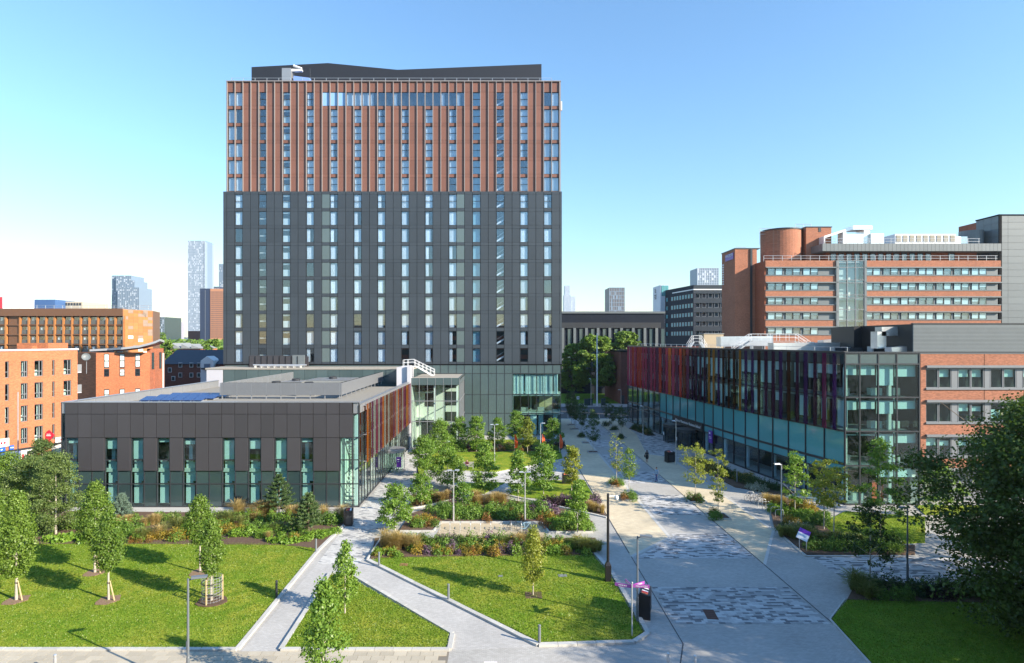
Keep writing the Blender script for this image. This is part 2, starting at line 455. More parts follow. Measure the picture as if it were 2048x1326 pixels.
# the strip along the front: buff slabs left, grey blocks right
pav = sheet("front_pavement", rect(-60, -2.9, 27.0, 32.2), 0.006, mat("slab_joint", (.2,.18,.15), .9))
sl_w, sl_d = .72, .46
_slabm = MB().box(0, sl_w-.02, 0, sl_d-.02, 0, .03).mesh("slab", SLAB)
for r in range(5):
    for c in range(36):
        x = -3.0 - sl_w*(c+1) + (r % 2)*.3
        if x + sl_w > -2.9: continue
        place("paving_slab", _slabm, pav, (x, 32.17 - sl_d*(r+1), .008))

# lawns with raised kerbs
_kerbs = {}
def kerb(parent, pts, w=.26, h=.13, z=0.0, L=.98):
    """a row of granite kerb stones along a line"""
    for a, b in zip(pts[:-1], pts[1:]):
        a, b = Vector((a[0],a[1])), Vector((b[0],b[1])); d = b-a; n = max(1, round(d.length/L)); st = d.length/n
        ang = math.atan2(d.y, d.x)
        k = (round(st,2), w, h)
        if k not in _kerbs: _kerbs[k] = MB().box(.012, k[0]-.012, -w/2, w/2, 0, h).mesh("kerb_stone", KERB)
        for i in range(n):
            p = a + d*(i/n)
            place("kerb_stone", _kerbs[k], parent, (p.x, p.y, z + R.uniform(-.006,.006)), ang + R.uniform(-.004,.004))
def lawn(pts, m=LAWN, z=.09, name="lawn"): return sheet(name, pts, z, m, th=.10)
left_lawn = lawn(gp((-420,1298),(470,1298),(634,1100),(560,1090),(300,1088),(100,1088),(-420,1092)))
kerb(left_lawn, gp((-420,1301),(474,1301),(637,1101),(694,1046)))
tri_lawn = lawn(gp((570,1297),(662,1152),(700,1150),(716,1166),(897,1270),(891,1297)))
kerb(tri_lawn, gp((660,1148),(562,1301))); kerb(tri_lawn, gp((562,1301),(899,1301),(905,1269),(720,1160),(700,1147),(660,1148)))
mid_lawn = lawn(gp((742,1124),(1082,1286),(1262,1281),(1286,1266),(1216,1146),(1186,1113),(1000,1114),(760,1117)))
kerb(mid_lawn, gp((735,1121),(1077,1292),(1268,1286),(1296,1268),(1222,1143),(1190,1108)), w=.3)
garden_lawn = lawn(gp((845,985),(835,960),(850,940),(905,940),(990,944),(1125,917),(1120,898),(870,898),(835,935)))
kerb(garden_lawn, gp((905,943),(990,947),(1128,919)), w=.22)
small_lawn = lawn(gp((915,968),(1010,966),(968,988),(930,985)))
flower_lawn = lawn(gp((1015,992),(1065,963),(1168,961),(1192,1000),(1100,1000)))
kerb(flower_lawn, gp((1000,988),(1100,1010),(1214,1036)), w=.24)
court_lawn = lawn(gp((930,892),(1100,892),(1085,880),(945,880)))
sheet("pale_terrace", gp((930,880),(1120,880),(1120,873),(930,873)), 0.02, CONC, th=.02)
right_lawn = lawn(gp((1640,1050),(1690,1024),(1850,1035),(1850,1086),(1700,1092)))
kerb(right_lawn, gp((1545,1056),(1612,1113),(1800,1113)), w=.2, h=.08)
far_right_lawn = lawn(gp((1830,1012),(1990,1012),(1990,1030),(1850,1030)))
near_lawn = lawn(gp((1664,1240),(1694,1203),(2200,1212),(2300,1420),(1830,1420)), m=LAWND)
kerb(near_lawn, gp((1690,1200),(1660,1240),(1826,1424)), w=.1, h=.1)
sheet("building_apron", rect(-45, -14.2, 57.6, 59.9), 0.02, CONC, th=.02)
sheet("building_apron", [(34.9,60.6),(32.9,70.9),(31.3,81.2),(28.8,101),(27.4,101.2),(29.9,81),(31.6,70.4),(33.4,60.4)], 0.03, CONC, th=.03)

# planting beds (bark mulch)
def bed(pts, name="planting_bed", z=.11): return sheet(name, pts, z, MULCH, th=.12)
bed_left = bed(gp((-300,1094),(100,1090),(300,1090),(560,1092),(636,1099),(688,1048),(688,1030),(140,1024),(-60,1000),(-300,1000)))
bed_front = bed(gp((742,1118),(1000,1113),(1188,1110),(1196,1085),(1190,1078),(750,1078)), z=.12)
kerb(bed_front, gp((735,1120),(762,1078)), w=.12, h=.16)
bed_hedge = bed(gp((800,1062),(862,1062),(880,1044),(1085,1044),(1100,1064),(1182,1064),(1185,1045),(1130,1020),(1010,1000),(900,1002),(820,1030)), z=.125)
kerb(bed_hedge, gp((800,1064),(866,1064),(882,1046),(1083,1046),(1098,1066),(1186,1066)), w=.14, h=.16)
sheet("bicycle_parking_gravel", gp((868,1078),(884,1047),(1082,1047),(1096,1078)), .015, mat("buff_gravel", (.50,.41,.27), .9, var=.15, scale=5, bump=.3))
bed_mid = bed(gp((1080,1004),(1190,1001),(1212,1033),(1150,1018)))
bed_left2 = bed(gp((812,1016),(880,1004),(925,990),(868,985),(842,986)))
kerb(bed_left2, gp((812,1020),(880,1007),(925,993)), w=.2)
bed_court = bed(gp((872,906),(1120,902),(1132,893),(1125,884),(1100,892),(930,892),(880,897)))
bed_right = bed(gp((1548,1054),(1612,1110),(1830,1110),(1830,1092),(1700,1092),(1640,1048),(1660,1030),(1590,1000),(1535,990)))
bed_ambs = bed(gp((1375,925),(1470,975),(1570,992),(1590,985),(1540,968),(1470,945),(1405,918)))
bed_far = bed(gp((1258,857),(1272,853),(1312,871),(1296,872)))
bed_near = bed(gp((1694,1202),(1718,1158),(1900,1180),(2200,1190),(2200,1214)))
# small cover plates in the ground
def plate(px, py, w, d, m, label, rot=0.0, z=.1):
    x, y, _ = G(px, py, z)
    b = MB().box(-w/2, w/2, -d/2, d/2, 0, .012); b.cur = 0
    for i in range(5): b.box(-w/2+.05, w/2-.05, -d/2+d*(i+.5)/5-.02, -d/2+d*(i+.5)/5+.02, .012, .018)
    o = place("access_cover", b.mesh("access_cover", m), None, (x, y, z), rot)
    tag(o, label, "cover")
plate(1421, 1229, .68, 1.35, RUST, "large rusty brown cover plate set in the patterned paving", -.1, .006)
plate(1125, 1151, .62, .45, COVER, "light steel access cover in the lawn beside the black camera pole", .1, .092)
plate(1001, 1152, .35, .30, COVER, "small dark access cover in the lawn left of the staked young tree", 0, .092)
plate(808, 1129, .62, .5, mat("worn_soil", (.28,.14,.07), .95), "bare reddish patch cover in the lawn near the left bollard", 0, .092)

# short grass blades and a few fallen leaves on the near lawns
def lawn_blades(lawn_o, pts, n, seed, z=.09, col=None):
    rng = np.random.default_rng(seed); P = np.array([p[:2] for p in pts]); lo, hi = P.min(0), P.max(0)
    q = rng.uniform(lo, hi, (n*3,2)); ins = np.zeros(len(q), bool)
    j = len(P)-1
    for i in range(len(P)):
        a, b = P[i], P[j]; c = ((a[1] > q[:,1]) != (b[1] > q[:,1])) & (q[:,0] < (b[0]-a[0])*(q[:,1]-a[1])/(b[1]-a[1]+1e-9)+a[0]); ins ^= c; j = i
    q = q[ins]; q = q[q[:,1] < 66][:n]; k = len(q)
    h = rng.uniform(.03,.075,k); ang = rng.uniform(0,6.28,k); w = rng.uniform(.02,.045,k)
    v = np.zeros((k,3,3), np.float32)
    v[:,0,0] = q[:,0]-np.cos(ang)*w; v[:,0,1] = q[:,1]-np.sin(ang)*w; v[:,1,0] = q[:,0]+np.cos(ang)*w; v[:,1,1] = q[:,1]+np.sin(ang)*w
    v[:,2,0] = q[:,0]+rng.normal(0,.03,k); v[:,2,1] = q[:,1]+rng.normal(0,.03,k); v[:,2,2] = h; v[:,0:2,2] = -.005; v[:,:,2] += z
    me = bpy.data.meshes.new("grass_blades"); me.vertices.add(k*3); org = np.array(W[lawn_o.name]); me.vertices.foreach_set("co", (v-org).astype(np.float32).ravel())
    me.loops.add(k*3); me.loops.foreach_set("vertex_index", np.arange(k*3,dtype=np.int32)); me.polygons.add(k)
    me.polygons.foreach_set("loop_start", np.arange(0,k*3,3,dtype=np.int32)); me.polygons.foreach_set("loop_total", np.full(k,3,dtype=np.int32))
    me.materials.append(BLADE); me.update(calc_edges=True)
    tag(place("grass_blades", me, lawn_o, tuple(org)), kind="stuff")
BLADE = leafmat("grass_blade", (.125,.22,.016), (.25,.315,.036), .3)
lawn_blades(left_lawn, gp((-60,1300),(470,1300),(636,1100),(560,1089),(300,1087),(100,1087),(-60,1091)), 60000, 1)
lawn_blades(tri_lawn, gp((568,1299),(660,1150),(702,1148),(718,1166),(900,1270),(894,1299)), 14000, 2)
lawn_blades(mid_lawn, gp((738,1122),(1080,1289),(1264,1284),(1290,1267),(1219,1145),(1188,1111),(1000,1113),(760,1116)), 32000, 3)
lawn_blades(near_lawn, gp((1662,1240),(1692,1201),(2100,1210),(2150,1400),(1810,1400)), 26000, 4)
lawn_blades(right_lawn, gp((1640,1050),(1690,1024),(1850,1035),(1850,1086),(1700,1092)), 8000, 5)

# the nearest patterned band is laid block by block in three greys
TONES = [mat("pale_paver", (.52,.515,.50), .8, var=.08, scale=4, orand=.10, bump=.1), mat("mid_paver", (.37,.365,.355), .8, var=.08, scale=4, orand=.10, bump=.1), mat("dark_paver", (.175,.175,.18), .8, var=.1, scale=4, orand=.12, bump=.1)]
_pv = [MB().box(.004,.386,.004,.206,0,.012).mesh("paver", m) for m in TONES]
rest = [MB(), MB(), MB()]; cnt = 0; runs = 0
for r in range(25):
    y0 = 35.32+.21*r; x = XA+.16-(.195 if r % 2 else 0); t_ = 0
    while x+.39 < XC-.12:
        if x > XA+.15:
            t_ = R.choices((0,1,2), (4,4,2.4))[0] if R.random() < .85 else t_
            if cnt < 300: place("paver", _pv[t_], near_band, (x, y0, .005)); cnt += 1
            else: rest[t_].box(x+.004, x+.386, y0+.004, y0+.206, .005, .017)
        x += .39
for m, b in zip(TONES, rest): tag(b.obj("paver_field", m, near_band), kind="stuff")
# ------------------------------------------------------------------ hotel tower
TY = 105.0
def tx(px): return X(px, TY)
def tz(py): return Z(py, TY)
tower = thing("hotel_tower", "tall hotel tower with dark grey lower floors and terracotta finned upper floors", "building", (tx(785), TY, 0))
PW = 47.56; L0 = 469.3; PC = PW/3
ZG, ZT, ZB = tz(384), tz(163), tz(728)
xl, xr = tx(446), tx(1124)
# body behind the facade
b = MB(); b.box(xl+.35, xr-.35, TY+1.3, TY+19.5, ZB, ZT-.4); b.box(xl+.35, tx(1022), TY+.5, TY+19.5, 0, ZB); b.box(tx(1022), xr-.35, TY+6.5, TY+19.5, 0, ZB)
b.obj("core", DARKROOM, tower)
b = MB(); b.box(xl, xl+.3, TY+.3, TY+20, ZB, ZG); b.box(xr-.3, xr, TY+.3, TY+20, ZB, ZG); b.box(xl, xr, TY+19.6, TY+20, 0, ZG)
b.box(xl, xl+.3, TY+.3, TY+20, 0, ZB); b.box(xr-.3, xr, TY+7, TY+20, 0, ZB)
b.obj("side_wall", GREYP, tower)
b = MB(); b.box(xl+.5, xl+.8, TY+.4, TY+20, ZG, ZT); b.box(xr-.5, xr-.2, TY+.4, TY+20, ZG, ZT)
b.obj("side_wall", BROWNP, tower)
MB().box(xl+.5, xr-.2, TY+.5, TY+20, ZT-.4, ZT).obj("roof", GREYS, tower)
MB().box(xl, xr, TY+.02, TY+.5, ZG-.02, ZG+.1).obj("setback_ledge", GREYP, tower)

# window kit
ww, wh = 15.3*TY/F, 27.7*TY/F
def frame_mesh(w, h, m, t=.055, d=.12, transom=None, mull=None):
    b = MB(); b.box(0,w,0,d,0,t); b.box(0,w,0,d,h-t,h); b.box(0,t,0,d,t,h-t); b.box(w-t,w,0,d,t,h-t)
    if transom: b.box(t,w-t,.01,d,h*transom-.04,h*transom+.04)
    if mull: b.box(w*mull-.03,w*mull+.03,.01,d-.01,t,h-t)
    return b.mesh("window", m)
def curtain_mesh(w, h, m, folds=7, amp=.05):
    n = folds*4; vs = []
    for i in range(n+1):
        x = w*i/n; y = amp*math.sin(2*math.pi*i/4) + amp*.6*math.sin(i*1.7)
        vs += [(x,y,0),(x,y*.7,h)]
    b = MB(); b.add(vs, [(2*i,2*i+2,2*i+3,2*i+1) for i in range(n)])
    return b.mesh("curtain", m)
FR_G = frame_mesh(ww, wh, DFRAME); FR_T = frame_mesh(ww, wh, DFRAME, transom=.5)
PANE_T = MB().box(0, ww-.1, 0, .02, 0, wh-.1).mesh("pane", GL_T)
CU_F = curtain_mesh(ww-.02, wh-.05, CURT, 8); CU_H = curtain_mesh(ww*.42, wh-.05, CURT, 3); CU_34 = curtain_mesh(ww*.7, wh-.05, CURT, 6)
BL_H = MB().box(0, ww-.1, 0, .02, 0, wh*.48).mesh("blind", BLIND)
STAIRM = MB().slab([(0,0),(.0,.32),(ww-.1,1.05),(ww-.1,.72)], 0, .05).mesh("stair_flight", WHITE)
HANDR = MB().slab([(0,.85),(0,.92),(ww-.1,1.75),(ww-.1,1.68)], 0, .04).mesh("handrail", ALU)
LAMPSP = MB().lathe((0,0,0), [(.03,0),(.10,.08),(.10,.2),(.03,.3)], 10).mesh("hanging_lamp", WHITE)
def tower_window(k, px, z0, top, y):
    w = place("window", FR_T if top else FR_G, tower, (tx(px)+.01, y+.06, z0))
    place("pane", PANE_T, w, (tx(px)+.06, y+.13, z0+.05))
    x = tx(px)
    r = R.random()
    if k == 10:
        place("blind", MB_BLUE, w, (x+.05, y+.5, z0+.03))
    elif k == 11:
        place("stair_flight", STAIRM, w, (x+.06, y+.35, z0+.1)); place("handrail", HANDR, w, (x+.06, y+.35, z0+.1))
    elif k == 2:
        place("blind", BL_H, w, (x+.05, y+.3, z0+.04)); 
        if r < .8: place("blind", BL_TOP, w, (x+.05, y+.3, z0+wh*.85))
    elif k == 1:
        if top: place("hanging_lamp", LAMPSP, w, (x+ww*.55, y+.6, z0+.35))
        else: place("blind", BL_BAR, w, (x+.05, y+.4, z0+wh*.45))
    else:
        if r < .62: place("curtain", CU_F, w, (x+.02, y+.35, z0+.03))
        elif r < .78: place("curtain", CU_34, w, (x+.02, y+.35, z0+.03))
        elif r < .92: place("curtain", CU_H, w, (x+.02, y+.35, z0+.03))
MB_BLUE = MB().box(0, ww-.1, 0, .02, 0, wh-.06).mesh("blind", mat("blue_blind", (.22,.42,.50), .6))
BL_TOP = MB().box(0, ww-.1, 0, .02, 0, wh*.12).mesh("blind", BLIND)
BL_BAR = MB().box(0, ww-.1, 0, .25, 0, .18).mesh("landing", ROOM)
GR = [388.3 + 34.22*i for i in range(10)]           # window heads, grey floors
BR = [183.0 + 34.13*i for i in range(6)]            # terracotta floors
cols = [L0 + PW*k for k in range(14)]
back = MB()
# vertical backing strips between windows, horizontal ones between floors
edges = [446] + [e for c in cols for e in (c, c+PC)] + [1124]
for i in range(0, len(edges), 2): back.box(tx(edges[i])+.02, tx(edges[i+1])-.02, TY+.07, TY+.3, ZB, ZG)
for i, y in enumerate([384-6] + GR):
    pass
for i in range(len(GR)+1):
    lo = tz(GR[i]) if i < len(GR) else ZB
    hi = tz(GR[i-1]+27.7) if i else ZG
    if i == len(GR): lo, hi = ZB, tz(GR[-1]+27.7)
    elif i == 0: lo, hi = tz(GR[0]), ZG
    for c in cols: back.box(tx(c), tx(c+PC), TY+.075, TY+.295, lo, hi)
back.obj("backing_wall", GREYS, tower)
g = .035
for r_, yt in enumerate(GR):
    z1, z0 = tz(yt), tz(yt+27.7)
    # spandrel band above this floor
    zb0, zb1 = z1+.02, (tz(GR[r_-1]+27.7) if r_ else ZG) - .02
    sb = MB(); e = [446, 453.4] + [L0+PC*j for j in range(43)] + [1124]
    e = sorted(set([446,453.4]+[L0+PC*j for j in range(42)]+[1124]))
    for a, c in zip(e[:-1], e[1:]):
        if c-a < 2: continue
        sb.box(tx(a)+g, tx(c)-g, TY, TY+.08, zb0, zb1)
    tag(sb.obj("spandrel_band", GREYP, tower), kind="stuff")
    for k, c in enumerate(cols):
        tower_window(k, c+.3, z0, r_ == 0, TY)
        for q in (1, 2):
            a, d = c+PC*q, c+PC*(q+1)
            if k == 13 and q == 2: d = 1124; a = c+PC*2
            m = FROST if (k == 3 and q == 2) or (k == 9 and q == 1) else GREYP
            if k == 13 and q == 2: a, d = 1119, 1124
            yo = .05 if m is FROST else 0
            pbox(tower, "cladding_panel", tx(a)+g, tx(d)-g, TY+yo, TY+.08, z0+.01, z1-.01, m)
    for a, d in ((446, 453.4), (453.4, L0)):
        pbox(tower, "cladding_panel", tx(a)+g, tx(d)-g, TY, TY+.08, z0+.01, z1-.01, GREYP)
sb = MB(); e = sorted(set([446,453.4]+[L0+PC*j for j in range(42)]+[1124]))
for a, c in zip(e[:-1], e[1:]): sb.box(tx(a)+g, tx(c)-g, TY, TY+.08, ZB+.02, tz(GR[-1]+27.7)-.02)
tag(sb.obj("spandrel_band", GREYP, tower), kind="stuff")

# terracotta floors
BY = TY + .28
back = MB()
bw = [(454.2, L0+PC)] + [(c, c+PC) for c in cols[1:-1]] + [(cols[-1], 1118.5)]
ed = [452] + [v for p in bw for v in p] + [1122]
ztop0 = tz(BR[0])
for i in range(0, len(ed), 2):
    a, c = ed[i], ed[i+1]
    if a < 643.7 < c: back.box(tx(a)+.02, tx(643.7), BY+.07, BY+.3, ZG, ZT); a = 643.8
    if a < 929 < c: back.box(tx(929), tx(c)-.02, BY+.07, BY+.3, ZG, ZT); c = 928.9
    if a > 643 and c < 930:   # the long window on the top floor interrupts the strips
        back.box(tx(a)+.02, tx(c)-.02, BY+.07, BY+.3, ZG, tz(BR[0]+27.7)); back.box(tx(a)+.02, tx(c)-.02, BY+.07, BY+.3, ztop0, ZT)
    else: back.box(tx(a)+.02, tx(c)-.02, BY+.07, BY+.3, ZG, ZT)
for i in range(7):
    hi = ZT if i == 0 else tz(BR[i-1]+27.7); lo = tz(BR[i]) if i < 6 else ZG
    for a, c in bw: back.box(tx(a), tx(c), BY+.075, BY+.295, lo, hi)
back.obj("backing_wall", GREYS, tower)
jx = [453.45+PC*j for j in range(43)]
for r_ in range(7):
    zb1 = ZT if r_ == 0 else tz(BR[r_-1]+27.7)
    zb0 = tz(BR[r_]) if r_ < 6 else ZG
    if zb1-zb0 < .1: continue
    if r_ == 0:
        for a, c in zip(jx[:-1], jx[1:]): pbox(tower, "terracotta_panel", tx(a)+g, tx(c)-g, BY, BY+.07, zb0+.02, zb1-.02, BROWNP)
    else:
        sb = MB()
        for a, c in zip(jx[:-1], jx[1:]): sb.box(tx(a)+g, tx(c)-g, BY, BY+.07, zb0+.02, zb1-.02)
        tag(sb.obj("spandrel_band", BROWNP, tower), kind="stuff")
FR_C = frame_mesh(tx(484.2)-tx(454.5), wh, DFRAME, mull=.5, transom=None)
PANE_C = MB().box(0, tx(484.2)-tx(454.5)-.1, 0, .02, 0, wh-.1).mesh("pane", GL_T)
for r_, yt in enumerate(BR):
    z1, z0 = tz(yt), tz(yt+27.7)
    for k, c in enumerate(cols):
        if r_ == 0 and 3 < k < 10: continue
        if k in (0, 13):
            xx = tx(454.5) if k == 0 else tx(cols[13]+.3)
            w = place("window", FR_C, tower, (xx, BY+.06, z0)); place("pane", PANE_C, w, (xx+.05, BY+.13, z0+.05))
            place("curtain", CU_F, w, (xx+.05+(0 if k == 0 else ww), BY+.35, z0+.03))
            if R.random() < .75: place("curtain", CU_34, w, (xx+.05+(ww if k == 0 else 0), BY+.35, z0+.03))
        else: tower_window(k, c+.3, z0, True, BY)
    for a, c in zip(jx[:-1], jx[1:]):
        if any(p[0]-3 < (a+c)/2 < p[1]+3 for p in bw): continue
        if r_ == 0 and 642 < (a+c)/2 < 931: continue
        pbox(tower, "terracotta_panel", tx(a)+g, tx(c)-g, BY, BY+.07, z0+.01, z1-.01, BROWNP)
# long window of the top floor
z1, z0 = tz(BR[0]), tz(BR[0]+27.7)
xa, xb = tx(643.7), tx(929)
b = MB(); b.box(xa, xb, BY+.05, BY+.15, z0, z0+.06); b.box(xa, xb, BY+.05, BY+.15, z1-.06, z1)
for j in range(19): b.box(tx(643.7+PC*j)-.03, tx(643.7+PC*j)+.03, BY+.06, BY+.15, z0, z1)
lw = b.obj("window_band", DFRAME, tower)
for j in range(18):
    x0, x1 = tx(643.7+PC*j), tx(643.7+PC*(j+1))
    if j < 3: pbox(lw, "sky_reflection_panel", x0+.04, x1-.04, BY+.08, BY+.11, z0+.06, z1-.06, SKYREF)
    else:
        pbox(lw, "pane", x0+.04, x1-.04, BY+.1, BY+.12, z0+.06, z1-.06, GL_T)
        if j in (3,4,5,6,9,15,17): place("curtain", CU_F if j < 6 else CU_H, lw, (x0+.03, BY+.4, z0+.05))
# fins
for j in range(43): pbox(tower, "fin", tx(jx[j])-.05, tx(jx[j])+.05, BY-.24, BY+.06, ZG+.1, ZT+.05, FIN)
for x0, x1 in ((tx(451.6), tx(451.6)+.12), (tx(1121.5)-.12, tx(1121.5))): pbox(tower, "fin", x0, x1, BY-.1, BY+.3, ZG+.1, ZT+.05, FIN)
MB().box(tx(451.6), tx(1122), BY-.25, BY+.5, ZT+.05, ZT+.2).obj("coping", FIN, tower)
# roof plant and railing
PYR = TY+5
pts = [(X(503,PYR), ZT-.1), (X(503,PYR), Z(134,PYR)), (X(656,PYR), Z(126,PYR)), (X(795,PYR), Z(139.5,PYR)), (X(1083,PYR), Z(128,PYR)), (X(1083,PYR), ZT-.1)]
MB().slab(pts, PYR, PYR+11).obj("roof_plant_screen", PLANT, tower)
b = MB()
xs = np.arange(tx(458), tx(1117), 2.13)
for x in xs: b.box(x-.03, x+.03, TY+.9, TY+.96, ZT, ZT+1.05)
for z in (.55, 1.03): b.box(xs[0], xs[-1], TY+.91, TY+.95, ZT+z-.02, ZT+z+.02)
for x in (xs[0], xs[-1]):
    for z in (.55, 1.03): b.box(x-.02, x+.02, TY+.9, TY+9, ZT+z-.02, ZT+z+.02)
    b.box(x-.03, x+.03, TY+5, TY+5.06, ZT, ZT+1.05)
b.obj("railing", STEEL, tower)
pbox(tower, "wall_light", tx(1124)-.1, tx(1124)+.12, TY+1, TY+1.4, tz(216), tz(198), WHITE)
# glass base
rows = [(730,747),(747,789),(789,826.6),(826.6,870)]
MB().box(xl, xr, TY+.03, TY+.5, ZB-.18, ZB).obj("soffit_band", GREYS, tower)
MB().box(xl+.3, tx(800), TY+.1, TY+.5, 0, ZB-.18).obj("lower_wall", TEALT, tower)
bm_ = MB()
for j in range(-8, 13):
    x = tx(929 + 16.05*j); bm_.box(x-.035, x+.035, TY+.06, TY+.2, 0, ZB-.18)
for y in (747,789,826.6): bm_.box(tx(800), xr-.1, TY+.065, TY+.2, tz(y)-.04, tz(y)+.04)
bm_.obj("mullion_grid", DFRAME, tower)
for j in range(-8, 12):
    for r_, (a, c) in enumerate(rows):
        x0, x1 = tx(929+16.05*j)+.035, tx(929+16.05*(j+1))-.035
        if j >= 6 and r_ > 0: pbox(tower, "pane", x0, x1, TY+.10, TY+.13, tz(c)+.04, tz(a)-.04, GL_P)
        else: pbox(tower, "glass_panel", x0, x1, TY+.10, TY+.16, tz(c)+.04, tz(a)-.04, TEALT)
xa, xb = tx(1025.3), xr-.35
for y in (789, 826.6): pbox(tower, "floor_slab", xa, xb, TY+.22, TY+6.4, tz(y)-.25, tz(y), ROOM)
pbox(tower, "interior_wall", xa-.02, xa+.1, TY+.25, TY+6.4, 0, tz(747), ROOM)
MB().box(xr-.3, xr-.2, TY+.2, TY+7, 0, ZB-.18).obj("side_pane", GL_P, tower)
for i in range(8):
    w_ = R.uniform(.7, 1.0); place("curtain", curtain_mesh(w_, 3.5, CURT, 5, .08), tower, (xa+.15+i*1.03, TY+.6, tz(789)+.05))
for i, (dx, w_) in enumerate(((3.2,1.1),(4.6,.9),(7.2,.8))): place("curtain", curtain_mesh(w_, 3.6, CURT, 5, .07), tower, (xa+dx, TY+.6, .1))
for dx, dy, w_, d_, z_, h_ in ((1.0,3.5,1.4,.7,0,1.1),(2.6,2.2,.5,.5,0,.9),(5.6,3,1.8,.6,0,2.2),(1.2,3,.2,.2,0,3.7),(1.6,2.6,1.2,.8,4.0,.75),(4.6,2.4,1.2,.8,4.0,.75),(3.3,4,.25,.25,4.0,3.0),(5.0,4.5,2.4,.2,4.0,2.6)):
    pbox(tower, "fitting", xa+dx, xa+dx+w_, TY+dy, TY+dy+d_, z_+.02, z_+h_, R.choice([BENCHM, WHITE, TIMBER, BRONZE]))
MB().box(tx(1118), xr+.25, TY-.15, TY+.1, tz(826.6)-.08, tz(826.6)+.08).obj("canopy_bar", ALU, tower)

# window-cleaning cradle on the roof
cy = TY+2.2
cr = thing("window_cleaning_machine", "grey window cleaning machine with white boom and blue sheet on the tower roof edge", "roof machine", (X(592,cy), cy, ZT))
MB().box(X(567,cy), X(585,cy), cy-.8, cy+.8, ZT+.2, Z(140,cy)).obj("cabinet", ALU, cr)
b = MB(); b.box(X(569,cy), X(573,cy), cy-.6, cy-.4, ZT, ZT+.22); b.box(X(579,cy), X(583,cy), cy-.6, cy-.4, ZT, ZT+.22); b.box(X(569,cy), X(573,cy), cy+.4, cy+.6, ZT, ZT+.22); b.box(X(579,cy), X(583,cy), cy+.4, cy+.6, ZT, ZT+.22)
b.obj("foot", DFRAME, cr)
MB().slab([(X(585,cy),Z(139,cy)),(X(605,cy),Z(140,cy)),(X(605,cy),Z(143,cy)),(X(585,cy),Z(144,cy))], cy-.3, cy+.3).obj("boom", WHITE, cr)
MB().tube((X(588,cy),cy-.2,Z(132.5,cy)), (X(604,cy),cy-.2,Z(138.5,cy)), .22).obj("boom_head", WHITE, cr)
b = MB(); b.tube((X(606,cy),cy,Z(141,cy)),(X(620,cy),cy,Z(137,cy)),.04); b.tube((X(620,cy),cy,Z(137,cy)),(X(621,cy),cy,ZT),.04); b.tube((X(588,cy),cy,Z(133,cy)),(X(588,cy),cy,ZT+.3),.05)
b.obj("cable_mast", DFRAME, cr)
MB().slab([(X(589,cy),ZT),(X(589,cy),Z(154,cy)),(X(604,cy),Z(156,cy)),(X(621,cy),Z(158,cy)),(X(621,cy),ZT)], cy-.5, cy+.5).obj("blue_sheet", mat("blue_tarpaulin",(.18,.32,.75),.6), cr)
# ------------------------------------------------------------------ left building: charcoal panels over glass
PY = 59.9; PS = PY/F
def qx(px): return X(px, PY)
def qz(py): return Z(py, PY)
pod = thing("charcoal_panel_building", "three storey charcoal panelled building with tall green windows left of the tower", "building", (-30, PY, 0))
pxl, pxr, pyb = -44.8, -14.55, 92.4
ZR = qz(805); ZW = qz(875); ZU = qz(941)
colx = [131.5 + 26.08*i for i in range(23)]         # panel joints 131.5 .. 705
win = {0, 3, 5, 7, 9, 12, 14, 16, 18, 21}
core = MB(); core.box(pxl+.3, qx(679), PY+1.6, pyb-.2, 0, ZR-1.1); core.box(qx(679), pxr-7.5, PY+6.5, pyb-.2, 0, ZR-1.1)
core.obj("core", DARKROOM, pod)
for z in (3.9, 7.1):                                  # floors seen through the glass
    pbox(pod, "floor_slab", pxl+.3, qx(679), PY+.3, PY+1.6, z-.35, z, ROOM)
    pbox(pod, "floor_slab", pxr-7.5, pxr-.35, PY+6.6, pyb-.3, z-.3, z, ROOM)
MB().box(pxl+.3, pxr-.3, PY+.3, pyb, ZR-1.1, ZR-.95).obj("roof", GRAVEL, pod)
g = .022
for i in range(22):
    a, c = colx[i], colx[i+1]
    pbox(pod, "cladding_panel", qx(a)+g, qx(c)-g, PY-.12, PY, qz(828)+g, ZR-g, BRONZE)
    pbox(pod, "cladding_panel", qx(a)+g, qx(c)-g, PY-.12, PY, ZW+g, qz(828)-g, BRONZE)
    if i not in win: pbox(pod, "cladding_panel", qx(a)+g, qx(c)-g, PY-.12, PY, ZU, ZW-g, BRONZE)
bk = MB(); bk.box(qx(131.5), qx(705), PY, PY+.2, ZW, ZR)
for i in range(22):
    if i not in win: bk.box(qx(colx[i]), qx(colx[i+1]), PY, PY+.2, ZU-.02, ZW)
bk.obj("backing_wall", GREYS, pod)
